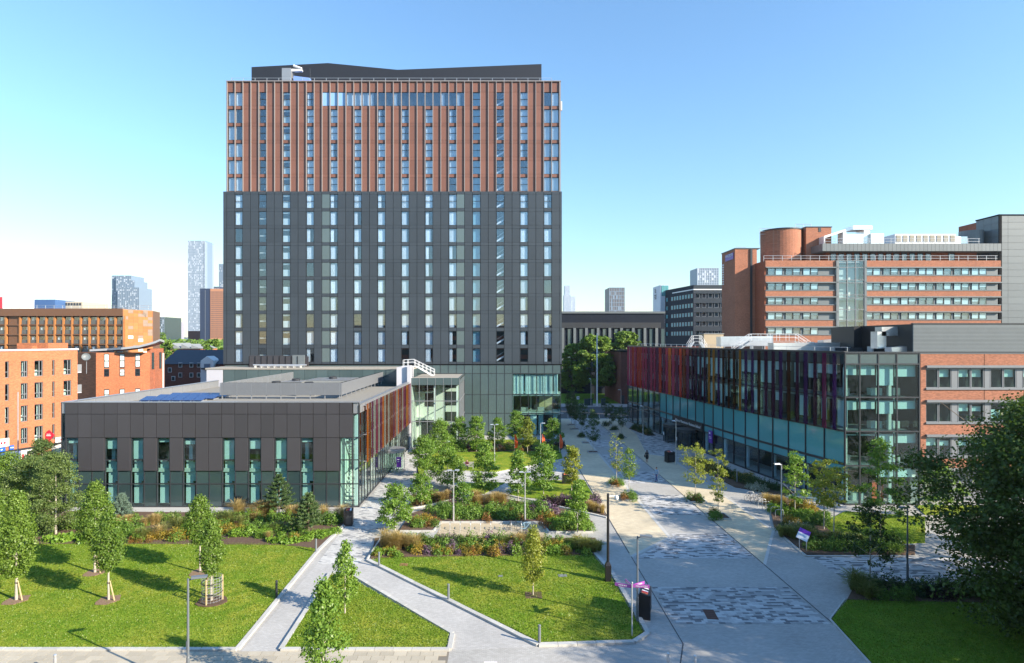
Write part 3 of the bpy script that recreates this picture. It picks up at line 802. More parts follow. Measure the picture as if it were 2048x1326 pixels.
# lower glazing: dark glass panels and pale windows
zz = [(qz(968), ZU+.3), (.12, qz(968))]
gm = MB()
for i in range(23): gm.box(qx(colx[i])-.04, qx(colx[i])+.04, PY+.01, PY+.16, .1, ZU-.03)
gm.box(qx(131.5), qx(705), PY+.015, PY+.16, qz(968)-.05, qz(968)+.05); gm.box(pxl, pxr, PY+.0, PY+.3, 0, .12)
gm.obj("mullion_grid", DFRAME, pod)
for i in range(22):
    x0, x1 = qx(colx[i])+.04, qx(colx[i+1])-.04
    if i not in win:
        for z0, z1 in ((qz(968)+.05, ZU-.0), (.12, qz(968)-.05)): pbox(pod, "glass_panel", x0, x1, PY+.05, PY+.12, z0, z1, TEALP)
        continue
    fr = MB(); fr.box(x0-.03,x0+.05,PY-.02,PY+.14,ZU-.02,ZW); fr.box(x1-.05,x1+.03,PY-.02,PY+.14,ZU-.02,ZW); fr.box(x0+.05,x1-.05,PY-.01,PY+.14,qz(920)-.05,qz(920)+.05); fr.box(x0+.05,x1-.05,PY-.01,PY+.14,ZW-.06,ZW)
    w = fr.obj("window", DFRAME, pod)
    for z0, z1 in ((qz(920)+.05, ZW-.06), (qz(968)+.05, qz(920)-.05), (.12, qz(968)-.05)):
        pbox(w, "pane", x0+.05, x1-.05, PY+.05, PY+.08, z0, z1, GL_P)
    if i < 21:
        bw_ = x1-x0-.1
        # roller blinds at different heights, screens behind the lower panes
        hb = [.25,1.0,.12,.5,.35,.95,.3,.2,1.0,.3,.6][i % 11]*(ZW-qz(920))
        if hb > .1: pbox(w, "blind", x0+.05, x1-.05, PY+.3, PY+.32, ZW-.06-hb, ZW-.06, BLIND)
        pbox(w, "screen", x0+.05, x0+.05+bw_*.62, PY+.45, PY+.47, qz(968), qz(921), BLIND)
        pbox(w, "screen", x0+.05+bw_*.62, x1-.05, PY+.40, PY+.42, qz(952)-.6, qz(925), BLIND)
        pbox(w, "screen", x0+.05, x0+.05+bw_*.78, PY+.40, PY+.42, .35, qz(970), BLIND)
        if i % 3 == 0: pbox(w, "column", x0+.2, x0+.55, PY+.7, PY+1.05, qz(921), ZW, WHITE)
# glass corners
for nm, x0, x1 in (("corner", qx(122), qx(131.5)), ("stair", qx(705), pxr)):
    cg = MB(); cg.box(x0, x0+.08, PY, PY+.15, .1, ZR); cg.box(x1-.08, x1, PY, PY+.15, .1, ZR)
    for y in (828, 875, 920, 968): cg.box(x0, x1, PY+.02, PY+.14, qz(y)-.04, qz(y)+.04)
    c_ = cg.obj("corner_window", DFRAME, pod)
    for a, c in ((805,828),(828,875),(875,920),(920,968),(968,1012)): pbox(c_, "pane", x0+.08, x1-.08, PY+.06, PY+.08, qz(c)+.04, qz(a)-.04, TEALP if a == 805 else GL_P)
pbox(pod, "column", pxr-.6, pxr-.3, PY+.5, PY+.9, 0, ZR-1.1, WHITE)
for i in range(9):                                    # stair seen in the glass corner
    pbox(pod, "stair_tread", qx(682)+.1, qx(704), PY+.9+.3*i, PY+1.2+.3*i, .4+.34*i, .5+.34*i, ROOM)
    pbox(pod, "stair_tread", qx(682)+.1, qx(704), PY+3.6-.3*i, PY+3.9-.3*i, 4.0+.34*i, 4.1+.34*i, ROOM)
pbox(pod, "interior_wall", qx(679), qx(680.5), PY+.3, PY+6.4, 0, ZR-1.2, ROOM)
pbox(pod, "interior_wall", qx(680.5), pxr-2.5, PY+5.2, PY+5.35, 0, ZR-1.2, ROOM)
# left and rear sides, parapets
for nm, (x0, x1, y0, y1) in dict(l=(pxl, pxl+.3, PY+.2, pyb), r=(pxr-.35, pxr-.05, pyb-.4, pyb)).items():
    MB().box(x0, x1, y0, y1, 0, ZR-1.1).obj("side_wall", BRONZE, pod)
par = MB(); par.box(pxl, pxl+.35, PY+.2, pyb, ZR-1.1, ZR); par.box(pxr-.4, pxr, PY+.2, pyb, ZR-1.1, ZR-.25)
par.box(pxl, pxr, PY, PY+.35, ZR-1.1, ZR-.02)
par.obj("parapet", ALU, pod)
cp = MB(); cp.box(pxl-.05, pxl+.45, PY-.05, pyb, ZR, ZR+.06); cp.box(pxl+.45, pxr+.05, PY-.15, PY+.45, ZR, ZR+.06); cp.box(pxr-.5, pxr+.08, PY+.45, pyb, ZR-.25, ZR-.19)
cp.obj("coping", ALU, pod)
for i in range(12): pbox(pod, "parapet_post", pxl+.35, pxl+.42, PY+2+2.5*i, PY+2.1+2.5*i, ZR-.95, ZR-.04, ALU)
# street side: glass wall with coloured fins
n = 24; step = (pyb-.4-PY)/n
mg = MB()
for i in range(n+1): mg.box(pxr-.12, pxr-.0, PY+step*i-.035, PY+step*i+.035, .1, ZR-.3)
for z in (.12, 4.0, 7.1, ZR-.45): mg.box(pxr-.12, pxr-.01, PY+.1, pyb-.4, z-.06, z+.06)
mg.obj("mullion_grid", DFRAME, pod)
for i in range(n):
    for z0, z1, m in ((.2,3.94,GL_C),(4.06,7.04,GL_P),(7.16,ZR-.51,GL_P)):
        pbox(pod, "pane", pxr-.08, pxr-.05, PY+step*i+.035, PY+step*(i+1)-.035, z0, z1, m)
fincol = ["orange","brown","purple","grey","magenta","grey","purple","orange","grey","brown","grey","brown","brown","purple","red","grey","orange","purple","brown","grey","magenta","purple","amber","orange","purple","magenta"]
fy = PY+2.0
for i, k in enumerate(fincol):
    pbox(pod, "coloured_glass_fin", pxr+.30, pxr+.33, fy, fy+.8, 4.15+.02*(i % 2), ZR-.35, FINP[k]); fy += 1.15
br = MB()
for z in (4.3, 7.1, ZR-.5): br.box(pxr, pxr+.3, PY+1.8, pyb-.6, z-.03, z+.03)
br.obj("fin_bracket", ALU, pod)
for i in range(7): pbox(pod, "column", pxr-1.5, pxr-1.1, PY+3+4.4*i, PY+3.4+4.4*i, 0, ZR-1.1, WHITE)
# revolving door drum and handrail on the street side
rd = thing("revolving_door", "glass revolving door drum with silver canopy under the coloured fins", "door", (-14.2, 76.8, 0))
MB().lathe((-14.2,76.8,2.5), [(1.5,0),(1.55,.02),(1.55,.36),(1.45,.42),(0,.42)], 28).obj("canopy", ALU, rd)
b = MB(); 
for i in range(28):
    a0, a1 = 2*math.pi*i/28, 2*math.pi*(i+1)/28
    if i % 14 in (0,1,2,13): continue
    b.quad(*[(-14.2+1.42*math.cos(a), 76.8+1.42*math.sin(a), z) for a, z in ((a0,.06),(a1,.06),(a1,2.5),(a0,2.5))])
b.obj("drum", GL_C, rd)
b = MB()
for a in (.3,1.87,3.44,5.01): b.tube((-14.2+1.42*math.cos(a),76.8+1.42*math.sin(a),0),(-14.2+1.42*math.cos(a),76.8+1.42*math.sin(a),2.5),.045)
b.obj("post", STEEL, rd)
for a in (.6, 2.17):
    d = Vector((math.cos(a), math.sin(a)))*1.36; nn = Vector((-d.y, d.x)).normalized()*.02
    MB().prism([(-14.2-d.x-nn.x,76.8-d.y-nn.y),(-14.2+d.x-nn.x,76.8+d.y-nn.y),(-14.2+d.x+nn.x,76.8+d.y+nn.y),(-14.2-d.x+nn.x,76.8-d.y+nn.y)], .08, 2.45).obj("door_leaf", GL_C, rd)
MB().lathe((-14.2,76.8,.008), [(1.6,0),(1.6,.03),(0,.03)], 28).obj("threshold", ALU, rd)
ps = thing("purple_door_poster", "small purple poster standing beside the revolving door", "sign", (-13.1, 74.6, 0))
pbox(ps, "panel", -13.4, -12.8, 74.58, 74.62, .9, 2.2, PURPLE); pbox(ps, "leg", -13.12, -13.06, 74.57, 74.63, 0, .9, ALU)
pbox(ps, "lettering", -13.28, -13.0, 74.572, 74.58, 1.85, 1.95, PRINT); pbox(ps, "lettering", -13.28, -13.08, 74.572, 74.58, 1.6, 1.68, PRINT)
hr = thing("entrance_handrail", "steel handrail fence beyond the revolving door along the glass wall", "handrail", (-13.9, 82, 0))
b = MB()
for i in range(7): b.tube((-13.7,79.5+i*.9,0),(-13.7,79.5+i*.9,1.1),.03)
b.obj("post", STEEL, hr)
MB().tube((-13.7,79.4,1.1),(-13.7,85,1.1),.035).tube((-13.7,79.4,.6),(-13.7,85,.6),.03).obj("rail", STEEL, hr)
# roof: louvre screen, solar panels, units, higher link block with stair
lv = thing("roof_louvre_screen", "silver horizontal louvre screen enclosing plant on the charcoal building's roof", "louvre screen", (-27.5, 73, ZR-.95))
x0, x1, y0, y1, zb, zt = -35.0, -19.9, 73.0, 98.5, ZR-.7, 11.75
for k in range(13):
    z = zb + .25 + (zt-zb-.3)*k/13
    pbox(lv, "louvre_blade", x0, x1, y0, y0+.10, z, z+.085, LOUV)
    pbox(lv, "louvre_blade", x1-.1, x1, y0+.1, y1, z, z+.085, LOUV)
    pbox(lv, "louvre_blade", x0, x0+.1, y0+.1, y1, z, z+.085, LOUV)
b = MB()
for i in range(9): b.box(x0+.2+i*1.82, x0+.3+i*1.82, y0+.1, y0+.2, ZR-.95, zt-.1)
for i in range(11): b.box(x1-.2, x1-.1, y0+.4+i*2.4, y0+.5+i*2.4, ZR-.95, zt-.2); b.box(x0+.1, x0+.2, y0+.4+i*2.4, y0+.5+i*2.4, ZR-.95, zt-.2)
b.obj("post", ALU, lv)
MB().box(x0+.15,x1-.15,y0+.21,y0+.25,zb+.2,zt-.05).box(x1-.25,x1-.21,y0+.3,y1,zb+.2,zt-.05).obj("backing", GREYS, lv)
units = [(-33,-29.5,80,83,1.2),(-28,-22,84,90,1.5),(-33,-30,88,92,1.0),(-27,-24.5,77,80,1.3)]
for i, (a, c, d, e, h_) in enumerate(units):
    u = thing("air_handling_unit", ["boxy grey air unit just behind the louvre screen's left front","wide low grey air unit in the middle of the louvre enclosure","small grey air unit at the rear of the louvre enclosure","tall grey air unit behind the front louvres"][i], "air unit", ((a+c)/2, d, ZR-.95), "air units on the charcoal building roof")
    pbox(u, "casing", a, c, d, e, ZR-.95, ZR-.95+h_, ROOFG); pbox(u, "lid", a-.05, c+.05, d-.05, e+.05, ZR-.95+h_, ZR-.87+h_, ALU)
    b = MB().lathe(((a+c)/2,(d+e)/2,ZR-.87+h_), [(.6,0),(.6,.3),(.5,.35),(.5,.1)], 14); b.obj("fan_cowl", DFRAME, u)
k_ = 0
for r_ in range(3):
    for c_ in range(6):
        xx = -42.8 + c_*1.25 + r_*.3; yy = 69.5 + r_*2.3
        s_ = thing("solar_panel", ["first","second","third","fourth","fifth","sixth"][c_]+" tilted solar panel from the left in the "+["front","middle","rear"][r_]+" row on the gravel roof", "solar panel", (xx, yy, ZR-.95), "solar panels on the gravel roof")
        if c_ == 0 and r_ == 0: pass
        b = MB(); b.add([(xx,yy,ZR-.75),(xx+1.15,yy,ZR-.75),(xx+1.15,yy+1.5,ZR-.4),(xx,yy+1.5,ZR-.4),(xx,yy,ZR-.79),(xx+1.15,yy,ZR-.79),(xx+1.15,yy+1.5,ZR-.44),(xx,yy+1.5,ZR-.44)], [(0,1,2,3),(7,6,5,4),(0,4,5,1),(1,5,6,2),(2,6,7,3),(3,7,4,0)])
        b.obj("module", PVM, s_)
        b = MB(); b.box(xx+.1,xx+.16,yy+.05,yy+1.4,ZR-.95,ZR-.8); b.box(xx+1,xx+1.06,yy+.05,yy+1.4,ZR-.95,ZR-.8); b.obj("mount", ALU, s_)
for nm, xs in (("a", np.arange(-42, -16, 2.4)),):
    for i, x in enumerate(xs):
        o = MB().box(x-.22,x+.22,PY+.9,PY+1.25,ZR-.95,ZR-.80).obj("roof_anchor_block", SLAB, None, (x, PY+1.1, ZR-.95))
        tag(o, "concrete anchor block %s from the left inside the charcoal building's front parapet" % (["first","second","third","fourth","fifth","sixth","seventh","eighth","ninth","tenth","eleventh"][i]), "anchor block", "concrete anchor blocks along the roof edge")
# link block behind
lk = thing("link_block", "teal grey flat roofed link block between the charcoal building and the tower", "building", (-31, 99, 0))
MB().box(-49.6, -15.2, 99, 104.6, 0, 12.05).obj("wall", TEALT, lk)
MB().box(-49.8, -15.0, 98.8, 104.7, 12.05, 12.3).obj("roof", ROOFB, lk)
for i in range(16): pbox(lk, "glass_panel", -46.8+1.95*i, -46.8+1.95*i+1.9, 98.9, 98.98, 9.8, 12.0, TEALT)
pbox(lk, "end_panel", -49.6, -46.9, 98.88, 98.99, 0, 12.0, LILAC)
MB().box(-16.6, -14.9, 92.5, 98.9, 0, 12.7).obj("pier", LILAC, lk)
MB().box(-14.88, -14.35, 92.0, 93.3, 0, 13.0).obj("pier_fin", LILAC, lk)
o = thing("roof_plant_box", "dark ribbed plant enclosure on the link roof in front of the tower", "plant enclosure", (X(560,103), 103, 12.3))
pbox(o, "front_screen", X(502,103), X(588,103), 102.2, 102.4, 12.3, Z(711,102.3), BRONZE); pbox(o, "side_screen", X(588,103), X(612,103), 102.22, 102.42, 12.3, Z(710,102.3), OFFGREY)
pbox(o, "rear_wall", X(502,103), X(612,103), 104.3, 104.5, 12.3, 14.1, BRONZE)
for i in range(9): pbox(o, "rib", X(502+12*i,103), X(502+12*i,103)+.06, 102.12, 102.2, 12.32, 14.2, GREYS)
o = thing("roof_pipe_run", "low steel pipe run on feet along the link roof", "pipe", (X(570,100), 100, 12.3))
MB().tube((X(505,100),100.3,12.75),(X(612,100),100.3,12.75),.12).tube((X(520,100),99.9,12.6),(X(600,100),99.9,12.6),.1).obj("pipe", STEEL, o)
b = MB()
for i in range(8): b.box(X(510+13*i,100)-.08, X(510+13*i,100)+.08, 99.8, 100.5, 12.3, 12.65)
b.obj("foot", CONC, o)
# white roof stair
st = thing("white_roof_stair", "white metal stair with handrails stepping down from the link roof to the glass entrance roof", "stair", (-14.2, 96.5, 11.1))
sy = 96.0
xa, xb = X(829,sy), X(868,sy)
for s_ in (0, 1.0): MB().slab([(xa,12.75),(xa+.3,12.75),(xb,11.15),(xb-.4,11.15)], sy+s_, sy+s_+.06).obj("stringer", WHITE, st)
for i in range(8):
    t = (i+.5)/8; x = xa+.2+(xb-.3-xa)*t; z = 12.7-1.5*t
    pbox(st, "tread", x-.13, x+.13, sy+.06, sy+1, z-.03, z, STEEL)
b = MB()
for s_ in (.03, 1.03):
    for h_ in (.55, 1.0):
        b.path([(X(806,sy),sy+s_,12.75+h_),(X(826,sy),sy+s_,12.85+h_),(xb,sy+s_,11.2+h_)], .03, 6)
    for t in np.linspace(0,1,6): b.tube((xa+(xb-xa)*t,sy+s_,12.7-1.5*t),(xa+(xb-xa)*t,sy+s_,13.75-1.5*t),.028,.028,6)
    b.tube((X(806,sy),sy+s_,12.6),(X(806,sy),sy+s_,13.75),.03); b.tube((X(815,sy),sy+s_,12.6),(X(815,sy),sy+s_,13.8),.03)
b.obj("handrail", WHITE, st)
MB().box(X(804,sy),xa+.1,sy,sy+1.1,12.68,12.74).obj("landing", WHITE, st)
# glass entrance hall (atrium)
at = thing("glass_entrance_hall", "glazed entrance hall with white interior between the charcoal building and the tower", "building", (-10.5, 92.5, 0))
ax0, ax1, ay0, ay1, az = -14.3, -6.75, 92.5, 104.9, 11.05
zf = Z(770, ay0)
MB().box(ax0, ax1, ay0+.1, ay1, az-.35, az-.1).obj("roof", ROOFB, at)
b = MB(); b.box(ax0, ax1, ay0, ay0+.12, zf, az); b.box(ax1-.12, ax1, ay0+.12, ay1, zf, az); b.obj("fascia", TEALT, at)
nx = 6; w_ = (ax1-ax0)/nx
m_ = MB()
for i in range(nx+1): m_.box(ax0+w_*i-.035, ax0+w_*i+.035, ay0-.03, ay0+.1, 0, az)
for z in (Z(802,ay0), Z(843,ay0), .1): m_.box(ax0, ax1, ay0-.02, ay0+.1, z-.06, z+.06)
for i in range(1, 8): m_.box(ax1-.1, ax1+.03, ay0+1.55*i-.03, ay0+1.55*i+.03, 0, az)
for z in (Z(802,ay0), Z(843,ay0), .1): m_.box(ax1-.1, ax1+.02, ay0+.1, ay1, z-.06, z+.06)
m_.obj("mullion_grid", MFRAME, at)
zs = [.12, Z(843,ay0), Z(802,ay0), zf]
for i in range(nx):
    for z0, z1 in zip(zs[:-1], zs[1:]): pbox(at, "pane", ax0+w_*i+.035, ax0+w_*(i+1)-.035, ay0+.03, ay0+.05, z0+.06, z1-.06, GL_C)
for i in range(8):
    for z0, z1 in zip(zs[:-1], zs[1:]): pbox(at, "pane", ax1-.06, ax1-.04, ay0+1.55*i+.1, ay0+1.55*(i+1), z0+.06, z1-.06, GL_C)
pbox(at, "interior_wall", ax0+.1, ax1-.6, ay0+6.2, ay0+6.4, 0, az-.4, ROOM)
pbox(at, "interior_wall", ax0+.02, ax0+.1, ay0+.3, ay0+6.2, 0, az-.4, ROOM)
for (a, c, z0, z1) in ((.18,.38,5.9,8.8),(.18,.38,8.9,10.3),(.62,.90,6.1,8.4),(.62,.90,9.0,10.3),(.62,.90,3.4,5.0),(.1,.4,.3,3.6),(.55,.95,.3,2.9)):
    pbox(at, "interior_opening", ax0+(ax1-ax0)*a, ax0+(ax1-ax0)*c, ay0+6.12, ay0+6.2, z0, z1, DARKROOM)
for z in (4.2, 8.6): pbox(at, "gallery", ax0+.1, ax0+2.8, ay0+3.8, ay0+6.2, z-.25, z, ROOM)
for t in (.46, .93): pbox(at, "column", ax0+(ax1-ax0)*t, ax0+(ax1-ax0)*t+.22, ay0+.5, ay0+.8, 0, az-.4, WHITE)
for i in range(4): pbox(at, "counter", ax0+.8+1.7*i, ax0+1.8+1.7*i, ay0+1.8+(i%2), ay0+2.6+(i%2), 0.01, .9, TIMBER)
# ------------------------------------------------------------------ right building: curved glass front with coloured fins
AY = 60.8; AZ = 15.65
sch = thing("glass_school_building", "glass building with purple and orange fins and a brick wing, right", "building", (36, AY, 0))
WALL = [Vector(p) for p in ((35.3,60.8),(33.3,71.0),(31.55,81.3),(29.1,101.3),(26.3,123.8))]
# smooth curve through the measured points
def catmull(P, n=12):
    out = []
    Q = [P[0]*2-P[1]] + P + [P[-1]*2-P[-2]]
    for i in range(1, len(Q)-2):
        for k in range(n):
            t = k/n; a, b, c, d = Q[i-1], Q[i], Q[i+1], Q[i+2]
            out.append(.5*((2*b)+(c-a)*t+(2*a-5*b+4*c-d)*t*t+(3*b-a-3*c+d)*t**3))
    return out + [P[-1]]
CV = catmull(WALL); SL = [0]
for a, b in zip(CV[:-1], CV[1:]): SL.append(SL[-1]+(b-a).length)
def at_s(s):
    i = 0
    while i < len(SL)-2 and SL[i+1] < s: i += 1
    t = (s-SL[i])/(SL[i+1]-SL[i]); return CV[i].lerp(CV[i+1], t)
TOT = SL[-1]
def wbox(parent, name, s0, s1, o0, o1, z0, z1, m):
    a, b = at_s(s0), at_s(s1); d = b-a; L = round(d.length, 2)
    k = (L, round(o0,3), round(o1,3), round(z1-z0,3), m.name, 'w')
    if k not in _bx: _bx[k] = MB().box(0, L, o0, o1, 0, z1-z0).mesh("piece", m)
    return place(name, _bx[k], parent, (a.x, a.y, z0), math.atan2(d.y, d.x))
NM = 22; ms = TOT/NM
ZF = [0, 4.07, 7.63, 11.1, 14.62]
# body
def offs(s, o):
    a, b = at_s(max(0,s-.3)), at_s(min(TOT,s+.3)); d = (b-a).normalized(); p = at_s(s); return (p.x-d.y*o, p.y+d.x*o)
inner = [offs(s, -4.0) for s in np.linspace(5, TOT, 24)]
MB().prism(inner + [(44,123.4),(50,116),(75,112),(75,66),(43,66)], 0, AZ-.8).obj("core", DARKROOM, sch)
MB().prism([offs(s, -.3) for s in np.linspace(0.4, TOT, 24)] + [(44,123.4),(50,116),(75,112),(75,61.4),(35.8,61.4)], AZ-.8, AZ-.5).obj("roof", ROOFG, sch)
for z in ZF[1:4]:
    MB().prism([offs(s, -.25) for s in np.linspace(.4, TOT, 24)] + [offs(s, -4.0) for s in np.linspace(TOT, 5, 24)] + [(42.7,66),(42.7,61.2),(35.6,61.2)], z-.4, z-.08).obj("floor_slab", mat("slab_grey_%d" % z, (.25,.27,.27), .8), sch)
MB().box(26.5, 44, 123.4, 123.9, 0, AZ).obj("rear_wall", BRICKD, sch)
# pieces of the long curved front
mg = MB(); 
for i in range(NM+1):
    s = min(TOT, ms*i); o_ = wbox(sch, "mullion", max(0,s-.06), min(TOT,s+.06)+.001, -.10, .10, 0, 7.6, DFRAME)
for i in range(2*NM+1):
    s = min(TOT-.05, max(.05, ms*i/2)); wbox(sch, "slim_mullion", s-.03, s+.03, -.08, .05, 7.6, AZ, DFRAME)
for i in range(NM):
    s0, s1 = ms*i, ms*(i+1)
    for z, h_ in ((0.0,.15),(3.1,.12),(4.05,.26),(7.5,.2),(10.95,.16),(AZ-.06,.12)): wbox(sch, "transom", s0, s1, -.09, .06, z, z+h_, DFRAME)
    far = i >= 16
    wbox(sch, "pane", s0+.06, s1-.06, -.05, -.02, .15, 3.1, GL_A)
    if far:
        wbox(sch, "pane", s0+.06, s1-.06, -.05, -.02, 3.22, 4.05, GL_A); wbox(sch, "pane", s0+.06, s1-.06, -.05, -.02, 4.31, 7.5, GL_A)
    else:
        wbox(sch, "glass_panel", s0+.06, s1-.06, -.06, -.02, 3.22, 4.05, TEALB); wbox(sch, "glass_panel", s0+.06, s1-.06, -.06, -.02, 4.31, 7.5, TEALB)
    for h_ in (0, 1):
        a, c = s0+h_*ms/2+.04, s0+(h_+1)*ms/2-.04
        wbox(sch, "pane", a, c, -.05, -.02, 7.7, 10.95, GL_A); wbox(sch, "pane", a, c, -.05, -.02, 11.11, 14.5, GL_A)
        wbox(sch, "glass_panel", a, c, -.06, -.02, 14.52, AZ-.06, TEALP)
        for z0, z1 in ((7.9,10.7),(11.3,14.4)):
            r = R.random()
            if r < .9: wbox(sch, "blind", a, a+(c-a)*R.choice([.6,1,1,1]), -.34, -.32, z1-R.choice([1.0,1.6,2.3,2.7]), z1, BLIND)
    if i % 2 == 0 and i < 16:
        p = offs(s0+ms*.5, -1.2); b = MB().lathe((p[0],p[1],0), [(.28,0),(.28,3.9)], 12); b.obj("column", WHITE, sch)
    if i >= 16 and i % 2 == 0:
        p = offs(s0+ms*.5, -1.2); b = MB().lathe((p[0],p[1],0), [(.25,0),(.25,7.4)], 12); b.obj("column", WHITE, sch)
# coloured fins
near = ["dpurple","violet","dbrown","dpurple","dbrown","purple","violet","amber"]
farc = ["red","orange","magenta","brown","red","purple","magenta","purple"]  # far fins brightened to imitate mirrored sunlit brick
nf = 44
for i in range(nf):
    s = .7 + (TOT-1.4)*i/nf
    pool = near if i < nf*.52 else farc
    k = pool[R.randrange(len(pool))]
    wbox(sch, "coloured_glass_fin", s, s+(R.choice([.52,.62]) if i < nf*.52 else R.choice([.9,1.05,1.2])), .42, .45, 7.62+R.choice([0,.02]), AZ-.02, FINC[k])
for z in (7.75, 11.1, AZ-.2):
    for i in range(NM): wbox(sch, "fin_rail", ms*i, ms*(i+1), .40, .42, z, z+.05, DFRAME)
# yellow strips hung inside the far glazing
for s in (50, 53, 56, 59): wbox(sch, "hanging_banner", s, s+.25, -2.2, -2.15, 5.0, 7.0, mat("yellow_banner_%d" % s, (.6,.55,.05), .6))
# entrance sign
sgn = thing("entrance_sign_board", "long black board with white lettering over the two revolving doors", "sign", (*at_s(33.5), 3.2))
a, b_ = at_s(29.0), at_s(39.8); d = (b_-a); ang = math.atan2(d.y, d.x); L = d.length
nrm = Vector((-d.y, d.x)).normalized()
MB().box(0, L, .12, .22, 0, 1.25).mesh
place("board", MB().box(0, L, .12, .24, 0, 1.3).mesh("board", BLACKM), sgn, (a.x, a.y, 3.05), ang)
def text_mesh(txt, size, m, extrude=.01):
    cu = bpy.data.curves.new("txt", 'FONT'); cu.body = txt; cu.size = size; cu.extrude = extrude; cu.resolution_u = 2
    o = bpy.data.objects.new("txt", cu); COL.objects.link(o)
    bpy.context.view_layer.update()
    me = bpy.data.meshes.new_from_object(o.evaluated_get(bpy.context.evaluated_depsgraph_get()))
    bpy.data.objects.remove(o); me.materials.clear(); me.materials.append(m)
    return me
tm = text_mesh("Alliance Manchester Business School", .62, PRINT)
w_ = max(v.co.x for v in tm.vertices)
p = b_ - d.normalized()*.7 + nrm*.262
o = place("lettering", tm, sgn, (p.x, p.y, 3.45)); o.rotation_euler = (math.pi/2, 0, ang+math.pi); o.scale = (9.4/w_, 1, 1)
# revolving doors
for i, s in enumerate((33.0, 38.2)):
    p = offs(s, .9)
    rd = thing("revolving_door", ["dark revolving door drum nearer the camera under the black sign board","dark revolving door drum farther along under the black sign board"][i], "door", (p[0], p[1], 0), "revolving doors of the glass building")
    MB().lathe((p[0],p[1],2.55), [(1.75,0),(1.75,.45),(0,.45)], 28).obj("canopy", DFRAME, rd)
    b = MB()
    for q in range(28):
        a0, a1 = 2*math.pi*q/28, 2*math.pi*(q+1)/28
        if q in (12,13,14,15,26,27,0,1): continue
        b.quad(*[(p[0]+1.7*math.cos(t), p[1]+1.7*math.sin(t), z) for t, z in ((a0,.06),(a1,.06),(a1,2.55),(a0,2.55))])
    b.obj("drum", GL_D, rd)
    b = MB()
    for t in (2.5,3.9,5.7,.55): b.tube((p[0]+1.7*math.cos(t),p[1]+1.7*math.sin(t),0),(p[0]+1.7*math.cos(t),p[1]+1.7*math.sin(t),2.55),.06)
    b.obj("post", DFRAME, rd)
    MB().box(p[0]-1.5,p[0]+1.5,p[1]-.03,p[1]+.03,.05,2.5).obj("door_leaf", GL_D, rd)
    q_ = (p[0]-1.71, p[1]-.2)
    MB().box(q_[0]-.02,q_[0],q_[1]-.25,q_[1]+.25,1.2,1.75).obj("notice", PRINT, rd)
p = offs(26.2, .35)
o = thing("purple_wall_banner", "purple upright sign panel fixed beside the dark revolving doors", "sign", (p[0], p[1], 0))
d_ = at_s(27.0)-at_s(25.4); an_ = math.atan2(d_.y, d_.x)
place("panel", MB().box(-.55,.55,-.05,.05,1.9,3.7).mesh("panel", PURPLE), o, (p[0],p[1],0), an_)
place("leg", MB().box(-.04,.04,-.09,-.05,0,1.9).mesh("leg", ALU), o, (p[0],p[1],0), an_)
place("lettering", MB().box(-.05,.4,.05,.056,3.2,3.45).box(-.35,.4,.05,.056,2.75,2.83).box(-.35,.3,.05,.056,2.55,2.63).mesh("lettering", PRINT), o, (p[0],p[1],0), an_)

# front end: glass bay
fx = [X(p, AY) for p in (1690,1719,1756,1793,1838)]
fz = [0, Z(931,AY), Z(862,AY), Z(794,AY), Z(727.5,AY), AZ]
m_ = MB()
for x in fx: m_.box(x-.06, x+.06, AY-.1, AY+.12, 0, AZ)
for z in fz[1:]: m_.box(fx[0], fx[-1], AY-.09, AY+.1, z-.10, z+.04)
m_.box(fx[0], fx[-1], AY-.09, AY+.1, 0, .15)
m_.obj("mullion_grid", DFRAME, sch)
bl = [[.33,.33,.66,.38],[.38,.35,.5,.35],[.12,.13,.45,.35],[0,0,.3,.3]]
for j in range(5):
    for i in range(4):
        x0, x1, z0, z1 = fx[i]+.06, fx[i+1]-.06, fz[j]+.04, fz[j+1]-.10
        if j == 4: pbox(sch, "glass_panel", x0, x1, AY-.03, AY+.02, z0, z1, TEALT)
        else:
            pbox(sch, "pane", x0, x1, AY-.02, AY+.01, z0, z1, GL_P)
            h_ = bl[3-j][i]*(z1-z0)
            if h_ > .1: pbox(sch, "blind", x0+.03, x1-.03, AY+.4, AY+.43, z1-h_, z1, BLIND)
            if R.random() < .6: pbox(sch, "desk", x0+.2, x0+1.4, AY+1.6, AY+2.3, z0-.02, z0+.75, R.choice([BENCHM, ROOM, OFFGREY]))
    if j < 4:
        for x in (fx[0]+.35, fx[2]+1.55): pbox(sch, "column", x, x+.3, AY+.7, AY+1.0, fz[j]+.04, fz[j+1]-.4, ROOM)
pbox(sch, "orange_door", fx[2]+.15, fx[2]+1.35, AY+1.2, AY+1.25, .02, 2.2, ORANGE)
